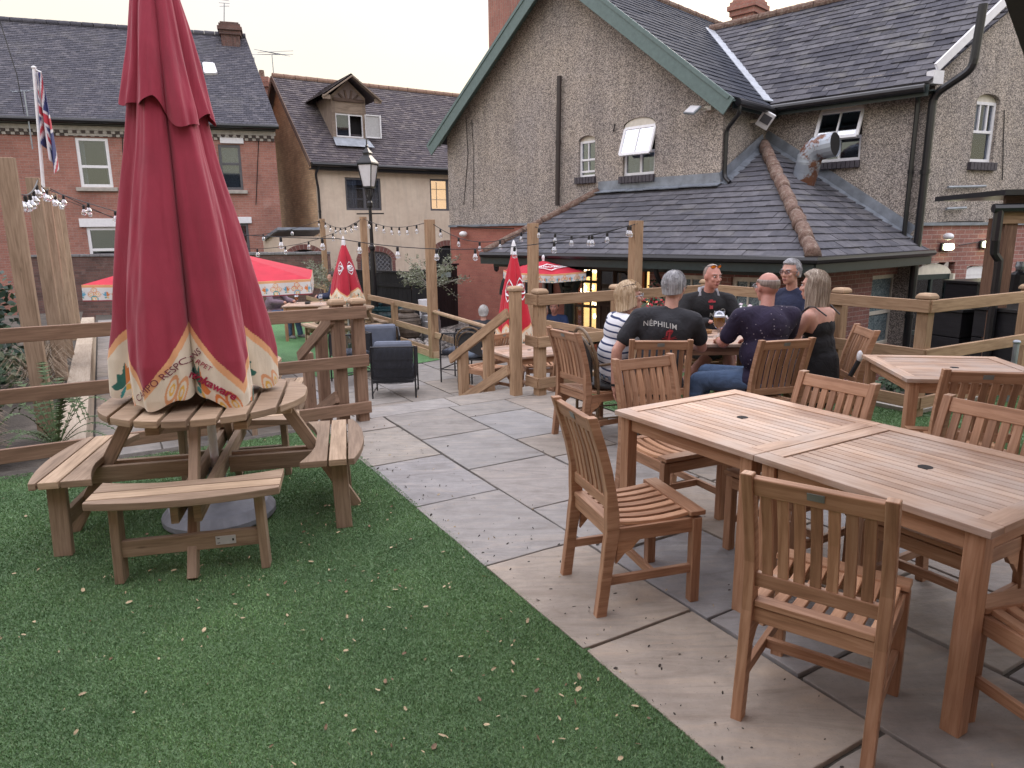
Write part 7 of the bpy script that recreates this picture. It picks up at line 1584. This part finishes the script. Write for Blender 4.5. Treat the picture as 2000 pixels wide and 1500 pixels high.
def glasses(t,body,H,R,z,y,tint,frame,tilt=0,arms=True):
    X=lambda x,yy,zz:H+R@Vector((x,yy,zz)); m=MB(); mi=MB()
    for s in (-1,1):
        P=[X(s*.034+.025*math.cos(a),y-.010*abs(math.cos(a))*(s*math.cos(a)>0)+tilt*math.sin(a)*.6,z+.017*math.sin(a)) for a in [2*math.pi*k/14 for k in range(14)]]; m.tube(P,.0022,5,closed=True); mi.face(P if s>0 else P)
        if arms: m.tube([X(s*.058,y-.01,z),X(s*.079,y-.07,z+.003-tilt*.3),X(s*.080,y-.115,z-.012)],.0022,5)
    m.tube([X(-.010,y,z+.004),X(.010,y,z+.004)],.0025,5); g=m.build('glasses',frame,body); mi.build('lens',tint,g)
ORANGEL=plain('orange_mirror_lens',(.85,.25,.02),.12,.3); CLEARL=glassm('spectacle_glass',(.85,.85,.87),.05)
def person(label,loc,yaw,skin=SKIN,top=None,bot=None,shoe=SHOE,J=None,sleeve=.55,fem=False,fat=0,headyaw=0,headpitch=0,legs=True,bare_calf=False,hands=True,strap=False,vox=.009,group=None,topname='t_shirt',botname='jeans',curl=.5):
    t=thing('person',label,'person',loc,yaw,group); s=.94 if fem else 1.
    D=dict(pel=(0,0,.53),wai=(0,-.03,.74),che=(0,-.02,.95),nec=(0,-.005,1.09),hd=(0,.035,1.235),sL=(-.185,-.02,1.03),sR=(.185,-.02,1.03),eL=(-.25,.13,.80),eR=(.25,.13,.80),wL=(-.17,.36,.79),wR=(.17,.36,.79),hL=(-.095,.02,.52),hR=(.095,.02,.52),kL=(-.13,.44,.53),kR=(.13,.44,.53),aL=(-.13,.45,.10),aR=(.13,.45,.10),nL=(0,0,-1),nR=(0,0,-1))
    D.update(J or {}); V={k:Vector(v) for k,v in D.items()}; r3=(.050*s,.041*s,.029*s)
    sd=(V['sR']-V['sL']).normalized(); upv=(V['nec']-V['pel']).normalized(); fw=upv.cross(sd).normalized(); fw=fw if fw.dot(Vector((0,1,0)))>-2 else fw; RT_=Matrix((sd,sd.cross(upv)*-1,upv)).transposed()
    def torso(m,g=0):
        cw=(.150+fat*.3)*s+g; m.ell(V['che'],(cw,(.112+fat*.35)*s+g,.145+g*.6),RT_,18,12); m.ell(V['wai'],((.135+fat)*s+g,(.108+fat)*s+g,.16+g*.5),RT_,18,12); m.ell(V['pel'],((.155+fat*.6)*s+g,(.125+fat*.5)*s+g,.115+g*.5),RT_,18,12)
        m.cap_(V['sL']*.93+V['sR']*.07,V['sR']*.93+V['sL']*.07,.055*s+g,.055*s+g); 
        for q in ('sL','sR'): m.cap_(V['nec']+Vector((0,0,-.035)),V[q]*.9+V['nec']*.1+Vector((0,0,.003)),.046*s+g*.7,.046*s+g); m.cap_(V[q]*.85+V['che']*.15,V['wai']*.8+V[q]*.2,.062*s+g,.07*s+g)
    R=Matrix.Rotation(headyaw,3,'Z')@Matrix.Rotation(headpitch,3,'X'); H=V['hd']; m=MB(); torso(m)
    m.cap_(V['nec']+Vector((0,-.005,-.05)),H+R@Vector((0,-.022,-.055)),.052*s if not fem else .043,.050*s if not fem else .041); head_shapes(m,H,R,fem)
    for q in 'LR':
        arm_chain(m,V['s'+q],V['e'+q],V['w'+q],r3)
        if hands: hand(m,V['w'+q],V['e'+q],-V['n'+q],curl,1 if q=='R' else -1,s*.95)
        else: m.ell(V['w'+q]+(V['w'+q]-V['e'+q]).normalized()*.05,(.035,.035,.035))
        if legs: m.cap_(V['h'+q],V['k'+q],.082*s,.058*s); m.cap_(V['k'+q],V['k'+q].lerp(V['a'+q],.35),.056*s,.058*s); m.cap_(V['k'+q].lerp(V['a'+q],.35),V['a'+q],.058*s,.038*s)
    body=organic(m,'body',skin,t,vox,3)
    if top:
        m=MB(); torso(m,.016)
        if sleeve>0:
            for q in 'LR': arm_chain(m,V['s'+q],V['e'+q],V['w'+q],r3,.017,min(1,sleeve),sleeve>1)
        sh=organic(m,topname,top,body,.012,5)
    else: sh=None
    if bot and legs:
        m=MB(); m.ell(V['pel']+Vector((0,0,-.01)),((.160+fat*.6)*s+.012,(.13+fat*.5)*s+.012,.10),RT_,16,10)
        for q in 'LR':
            m.cap_(V['h'+q],V['k'+q],.082*s+.016,.058*s+.016)
            if not bare_calf: m.cap_(V['k'+q],V['a'+q],.058*s+.014,.046*s+.014)
        organic(m,botname,bot,body,.012,5)
    if legs:
        for q in 'LR':
            a=V['a'+q]; kd=V['k'+q]-V['h'+q]; kd.z=0; d=kd.normalized() if kd.length>.05 else Vector((0,1,0)); d=Vector(D.get('f'+q,d)).normalized(); m=MB(); m.cap_(a+Vector((0,0,-.05))-d*.04,a+d*.13+Vector((0,0,-.062)),.042,.036); m.cap_(a,a+Vector((0,0,-.04)),.045,.045); organic(m,'shoe',shoe,body,.010,3)
    return t,body,sh,H,R,V
def print_on(obj,parent,items,mat,origin,right,upv,dirn,off=.006,name='lettering'):
    """items: list of (verts, faces) in a flat frame, cast onto the garment"""
    bpy.context.view_layer.update(); dg=bpy.context.evaluated_depsgraph_get(); ev=obj.evaluated_get(dg); me=ev.to_mesh(); mw=wmat(obj); bv=BVHTree.FromPolygons([mw@v.co for v in me.vertices],[list(p.vertices) for p in me.polygons]); ev.to_mesh_clear()
    for v,f in items:
        out=[]
        for p in v:
            o=Vector(origin)+Vector(right)*p[0]+Vector(upv)*p[1]-Vector(dirn)*.8; h,_,_,_=bv.ray_cast(o,Vector(dirn),2); out.append((h if h is not None else o+Vector(dirn)*.75)-Vector(dirn)*off)
        rawmesh(name,out,f,mat,parent,world=True)
hdv=lambda dx,dy:math.atan2(dy,dx)-math.pi/2
# 1 striped woman
t,b,sh,H,R,V=person('woman with a blond bob and navy striped T-shirt sitting sideways at the group\'s left',(.86,5.60,0),hdv(.97,.22),SKIN,STRIPE,DENIML,fem=True,J=dict(hd=(0,.10,1.150),nec=(0,.055,1.005),che=(0,.02,.88),sL=(-.165,.03,.955),sR=(.165,.03,.955),eL=(-.2,.16,.74),eR=(.20,.16,.74),wL=(-.14,.36,.78),wR=(.14,.30,.66),wai=(0,-.02,.70)),headyaw=R_(-4),headpitch=R_(4),fat=.025,sleeve=.55,vox=.009)
hair_shell(t,b,H,R,H_BLOND,1.17,1.0,.42,.28,.35,.10,seed=2,fringe=.22); face_parts(t,b,H,R,H_BLOND,LIP,True); glasses(t,b,H,R,.105,.035,CLEARL,BLACKM,.02); glasses(t,b,H,R,.006,.101,CLEARL,GALV,0)
# 2 man in the lettered T-shirt, back to us
t,b,sh,H,R,V=person('grey-haired man in a black T-shirt with NEPHILIM lettering, seen from behind',(1.13,5.24,0),hdv(.12,1),SKIN,T_BLACK,DKTROUSER,J=dict(hd=(.10,.07,1.245),nec=(.07,.02,1.095),che=(.035,-.01,.93),sL=(-.165,-.02,1.035),sR=(.245,-.02,1.005),eL=(-.325,-.05,.78),wL=(-.335,.0,.50),eR=(.33,.12,.78),wR=(.22,.36,.80),nL=(1,0,0),wai=(0,-.03,.72)),headyaw=R_(-32),headpitch=R_(-2),fat=.035,sleeve=.62,curl=.4)
hair_shell(t,b,H,R,H_GREY,1.10,.55,.50,.30,.25,.0,seed=5); face_parts(t,b,H,R,H_GREY,LIP); glasses(t,b,H,R,.006,.101,CLEARL,BLACKM,0)
m=MB(); w=V['wL']; m.tube([w+Vector((0,0,.012)),w+Vector((0,0,-.006))],.034,12); m.build('wristband',BLACKM,b)
yaw=hdv(.12,1); rr=Vector((math.cos(yaw),math.sin(yaw),0)); ff=Vector((-math.sin(yaw),math.cos(yaw),0)); org=Vector((1.13,5.24,0))+rr*.055+Vector((0,0,0))
v,f=textmesh('N\u00c9PHILIM',.054,bold=.0004,spacing=1.08); v=[(p.x-.07,p.y-.8*p.x*p.x+.99-.10*p.x,0) for p in v]; NPR=plain('pale_print',(.42,.42,.40),.8); print_on(sh,sh,[(v,f)],NPR,org,rr,(0,0,1),ff)
RPR=plain('red_print',(.34,.03,.04),.8); segs=[]
def qd(x0,y0,x1,y1,w):
    dx,dy=x1-x0,y1-y0; L=math.hypot(dx,dy); nx,ny=-dy/L*w,dx/L*w; segs.append(([(x0+nx,y0+ny,0),(x1+nx,y1+ny,0),(x1-nx,y1-ny,0),(x0-nx,y0-ny,0)],[[0,1,2,3]]))
for a in ((-.055,.885,.055,.885,.003),(0,.955,-.005,.83,.008),(-.02,.94,.022,.945,.006),(-.02,.94,-.024,.905,.006),(.022,.945,-.02,.86,.005),(-.04,.90,.04,.868,.003),(-.045,.868,.045,.90,.003),(.005,.83,.0,.80,.003)): qd(*a)
print_on(sh,sh,segs,RPR,org,rr,(0,0,1),ff,name='red_symbol')
v,f=textmesh('ten lines of small pale print'[:0] or '- -- --- -- - --- --',.018); v=[(p.x,p.y+.775,0) for p in v]; print_on(sh,sh,[(v,f)],MAT['pale_print'],org,rr,(0,0,1),ff)
# 3 man facing us
t,b,sh,H,R,V=person('balding man in a black zip top facing us, orange sunglasses pushed up on his head',(1.92,6.80,0),hdv(-.06,-1),SKIN2,T_BLACK2,plain('dark_shorts',(.03,.03,.035),.9),bare_calf=True,J=dict(hd=(-.02,.06,1.235),sL=(-.21,-.02,1.0),sR=(.21,-.02,1.0),eL=(-.28,.08,.78),eR=(.27,.10,.78),wL=(-.12,.30,.80),wR=(.06,.26,.82),kL=(-.10,.46,.60),kR=(.05,.47,.56),aL=(-.14,.62,.14),aR=(.38,.55,.20)),headyaw=R_(24),headpitch=R_(-3),fat=.03,sleeve=1.5,topname='zip_hoodie',botname='shorts')
face_parts(t,b,H,R,H_STUB,LIP); glasses(t,b,H,R,.098,.052,ORANGEL,BLACKM,.012,True); hair_shell(t,b,H,R,H_STUB,1.015,.35,.80,.05,.25,0,seed=9,strands=False,name='cropped_hair')
yaw=hdv(-.06,-1); rr=Vector((math.cos(yaw),math.sin(yaw),0)); ff=Vector((-math.sin(yaw),math.cos(yaw),0)); org=Vector((1.92,6.80,0))
segs=[]; qd(.01,1.02,.01,.93,.016); qd(-.02,1.0,.05,1.0,.008); print_on(sh,sh,segs,RPR,org,-rr,(0,0,1),-ff,name='red_motif')
n=14; print_on(sh,sh,[([(-.0+.13+.030*math.cos(2*math.pi*i/n),.90+.030*math.sin(2*math.pi*i/n),0) for i in range(n)]+[(.13+.024*math.cos(2*math.pi*i/n),.90+.024*math.sin(2*math.pi*i/n),0) for i in range(n)],[[i,(i+1)%n,n+(i+1)%n,n+i] for i in range(n)]),([(.115,.89,0),(.145,.89,0),(.13,.92,0)],[[0,1,2]])],MAT['pale_print'],org,-rr,(0,0,1),-ff,name='round_badge')
v,f=textmesh('N',.05,bold=.002); print_on(sh,sh,[([(p.x+.02,p.y+.87,0) for p in v],f)],MAT['pale_print'],org,-rr,(0,0,1),-ff)
hm=MB(); hm.tube([V['nec']+Vector((x,y,z)) for x,y,z in ((-.085,.05,-.05),(-.075,-.03,.02),(0,-.065,.035),(.075,-.03,.02),(.085,.05,-.05))],.022,8); hm.build('hood',plain('grey_hood_lining',(.3,.31,.34),.9),sh,smooth=True)
# 4 man in the purple shirt
t,b,sh,H,R,V=person('bald man in a dotted dark purple shirt and blue jeans, seen from behind',(1.93,5.27,0),hdv(-.12,1),SKIN2,DOTS,DENIM,J=dict(hd=(.03,.06,1.235),sL=(-.21,-.02,1.03),sR=(.21,-.02,1.03),eL=(-.275,.10,.81),wL=(-.20,.36,.79),eR=(.27,.15,.82),wR=(.1,.34,.80),kL=(-.46,.10,.52),kR=(-.30,.34,.53),aL=(-.56,.13,.12),aR=(-.36,.42,.12)),headyaw=R_(12),fat=.045,sleeve=.72,topname='shirt',curl=.6)
hair_shell(t,b,H,R,H_STUB,1.04,.18,.10,.10,.1,-.12,seed=7,strands=False,name='hair_fringe',bald=True); face_parts(t,b,H,R,H_STUB,LIP); glasses(t,b,H,R,.006,.101,CLEARL,GALV,0)
m=MB(); w=V['wL'].lerp(V['eL'],.12); d=(V['wL']-V['eL']).normalized(); m.tube([w-d*.008,w+d*.008],.034,12); m.build('watch',plain('gold_watch',(.5,.34,.1),.3,.8),b)
# 5 man with glasses behind
t,b,sh,H,R,V=person('grey-haired man with dark-rimmed glasses half hidden behind the long-haired woman',(2.66,6.62,0),hdv(-.75,-.66),SKIN,NAVY,DKTROUSER,J=dict(hd=(0,.05,1.275),nec=(0,0,1.125)),headyaw=R_(-8),fat=.02,sleeve=.6)
hair_shell(t,b,H,R,H_GREY,1.10,.5,.55,.22,.3,0,seed=8); face_parts(t,b,H,R,H_GREY,LIP); glasses(t,b,H,R,.006,.101,CLEARL,BLACKM,0)
# 6 long-haired woman
t,b,sh,H,R,V=person('woman with long ash-blond hair in a black strappy top at the right of the group',(2.42,5.50,0),hdv(-.62,.78),SKIN,None,DKTROUSER,fem=True,J=dict(hd=(0,.04,1.225),nec=(0,0,1.08),sL=(-.165,-.02,1.0),sR=(.165,-.02,1.0),eL=(-.21,.10,.76),eR=(.215,.08,.76),wL=(-.15,.34,.79),wR=(.15,.32,.79)),headyaw=R_(5),fat=.01,hands=True)
m=MB(); m.ell(V['che']+Vector((0,0,-.045)),(.155,.122,.135)); m.ell(V['wai'],(.155,.13,.18)); m.ell(V['pel'],(.18,.15,.13)); m.cap_(V['wai']+Vector((0,-.02,-.1)),V['pel']+Vector((0,-.05,-.12)),.15,.17); sh=organic(m,'strappy_top',cloth('black_jersey',(.010,.010,.012)),b,.012,5)
m=MB(); [m.tube([V['che']+Vector((s*.10,-.115,.06)),V['s'+q]*.72+V['nec']*.28+Vector((0,-.03,.052)),V['s'+q]*.72+V['nec']*.28+Vector((0,.02,.050)),V['che']+Vector((s*.10,.105,.06))],.006,6) for s,q in ((-1,'L'),(1,'R'))]; m.build('strap',BLACKM,sh)
hair_shell(t,b,H,R,H_ASH,1.14,4.0,.55,.30,.9,.50,seed=12); face_parts(t,b,H,R,H_ASH,LIP,True)
# 7 man far left under the open parasol, 8-10 background people
t,b,sh,H,R,V=person('seated man in a mauve top and jeans whose head is hidden by the open parasol',tuple(pY(537,604,15.2).to_2d().to_3d()+Vector((0,0,LO))),hdv(.9,-.35),SKIN,MAUVE,DENIM,SHOEG,fat=.04,sleeve=1.5,hands=False,vox=.014,topname='sweater',J=dict(kL=(-.13,.44,.50),aL=(-.10,.55,.1)))
hair_shell(t,b,H,R,H_DARK,1.08,.5,.5,.3,.3,0,seed=3)
t,b,sh,H,R,V=person('person in dark clothes at the right side of the far table, legs only visible',tuple(pY(655,604,16.4).to_2d().to_3d()+Vector((0,0,LO))),hdv(-.9,-.2),SKIN,NAVY,DKTROUSER,SHOEG,fat=.02,sleeve=1.5,hands=False,vox=.014,topname='sweater')
hair_shell(t,b,H,R,H_DARK,1.08,.5,.5,.3,.3,0,seed=3)
q=pY(1060,608,11.9); t,b,sh,H,R,V=person('bald man in black sitting in the courtyard below the terrace fence, seen from behind',(q.x,q.y,q.z-1.235),hdv(.5,.85),SKIN2,T_BLACK2,DKTROUSER,fat=.04,hands=False,vox=.013,sleeve=.6); hair_shell(t,b,H,R,H_STUB,1.03,.62,.10,.10,.2,0,seed=7,strands=False,name='hair_fringe')
q=pY(1083,600,12.7); t,b,sh,H,R,V=person('man in a dark blue polo shirt facing us in the courtyard beside the bald man',(q.x,q.y,q.z-1.235),hdv(-.3,-1),SKIN2,BLUEP,DKTROUSER,fat=.03,hands=False,vox=.013,sleeve=.6,topname='polo_shirt'); hair_shell(t,b,H,R,H_DARK,1.05,.4,.55,.2,.3,0,seed=4); face_parts(t,b,H,R,H_DARK,LIP)
q=pY(944,610,12.2); t,b,sh,H,R,V=person('white-haired person whose head shows above the right stair handrail',(q.x,q.y,q.z-1.235),hdv(.1,.9),SKIN,T_BLACK,DKTROUSER,hands=False,vox=.013,sleeve=.6); hair_shell(t,b,H,R,plain('white_hair',(.5,.48,.46),.6,0,.4,.2,60),1.09,.6,.5,.25,.3,0,seed=6)
chair(1.95,6.92,-.06,-1,'teak chair under the man who faces us, mostly hidden by the table'); chair(2.70,6.74,-.75,-.66,'teak chair under the man with dark-rimmed glasses, hidden behind the woman'); chair(2.50,5.45,-.99,.12,'teak chair under the long-haired woman, its back edge-on near the fence corner')
# dark garden tables under the veranda
q=pY(1130,620,12.6); t=dup(bi,(q.x+.1,q.y,-.95),hdv(-.5,-.8),'cane bistro chair in the courtyard right of the green veranda column')
t=thing('round_bar_table','dark round table under the veranda behind the courtyard drinkers','table',(q.x+.5,q.y+.1,-.95)); m=MB(); m.lathe([(.22,0),(.05,.05),(.04,.68),(.42,.70),(.42,.73),(.05,.73)],(0,0,0),22); m.build('body',BLACKM,t)
# ------------------------------------------------------------------ unseen building added behind the viewer to shade the foreground, and the canopy edge
bt=thing('added_shade_building','unseen brick building added behind the viewpoint to shade the foreground','building',(0,-1.6,0)); Fb=Fac((7,-1.6,0),(-1,0,0)); m=MB(); Fb.wall(m,0,15,0,4.6,[],0); Fac((7,-5,0),(0,1,0)).wall(m,0,3.4,0,4.6,[],0); Fac((-8,-1.6,0),(0,-1,0)).wall(m,0,3.4,0,4.6,[],0); m.build('wall',BR_PINK,bt,world=True)
m=MB(); m.bar((-8.3,-2.6,5.0),(7.3,-2.6,5.0),3.2,.08,(0,-.5,1)); m.build('roof',TL_GREY,bt,world=True)
aw=thing('timber_canopy','dark edge of a canopy cutting the top right corner of the picture','canopy',(4.5,2.0,0)); ca,cb=pz(1962,0,2.75),pz(2003,118,2.75); d=(cb-ca); d.z=0; d.normalize(); e0=ca-d*3.0; e1=cb+d*.3
pts=[(e0.x,e0.y),(e1.x,e1.y),(e1.x+2.2,e1.y-1.2),(e0.x+2.6,e0.y-1.2)]
m=MB(); m.prism(pts,I3,(0,0,2.75),.10); m.build('canopy_roof',BLACKWOOD,aw,world=True); m=MB(); q=Vector((pts[2][0]-.2,pts[2][1]-.1,0)); m.box((q.x,q.y,1.375),(.12,.12,2.75)); m.build('post',OLDWOOD,aw,world=True); m=MB(); m.box((pts[3][0]-.3,pts[3][1]+.2,1.375),(.12,.12,2.75)); m.build('post',OLDWOOD,aw,world=True)
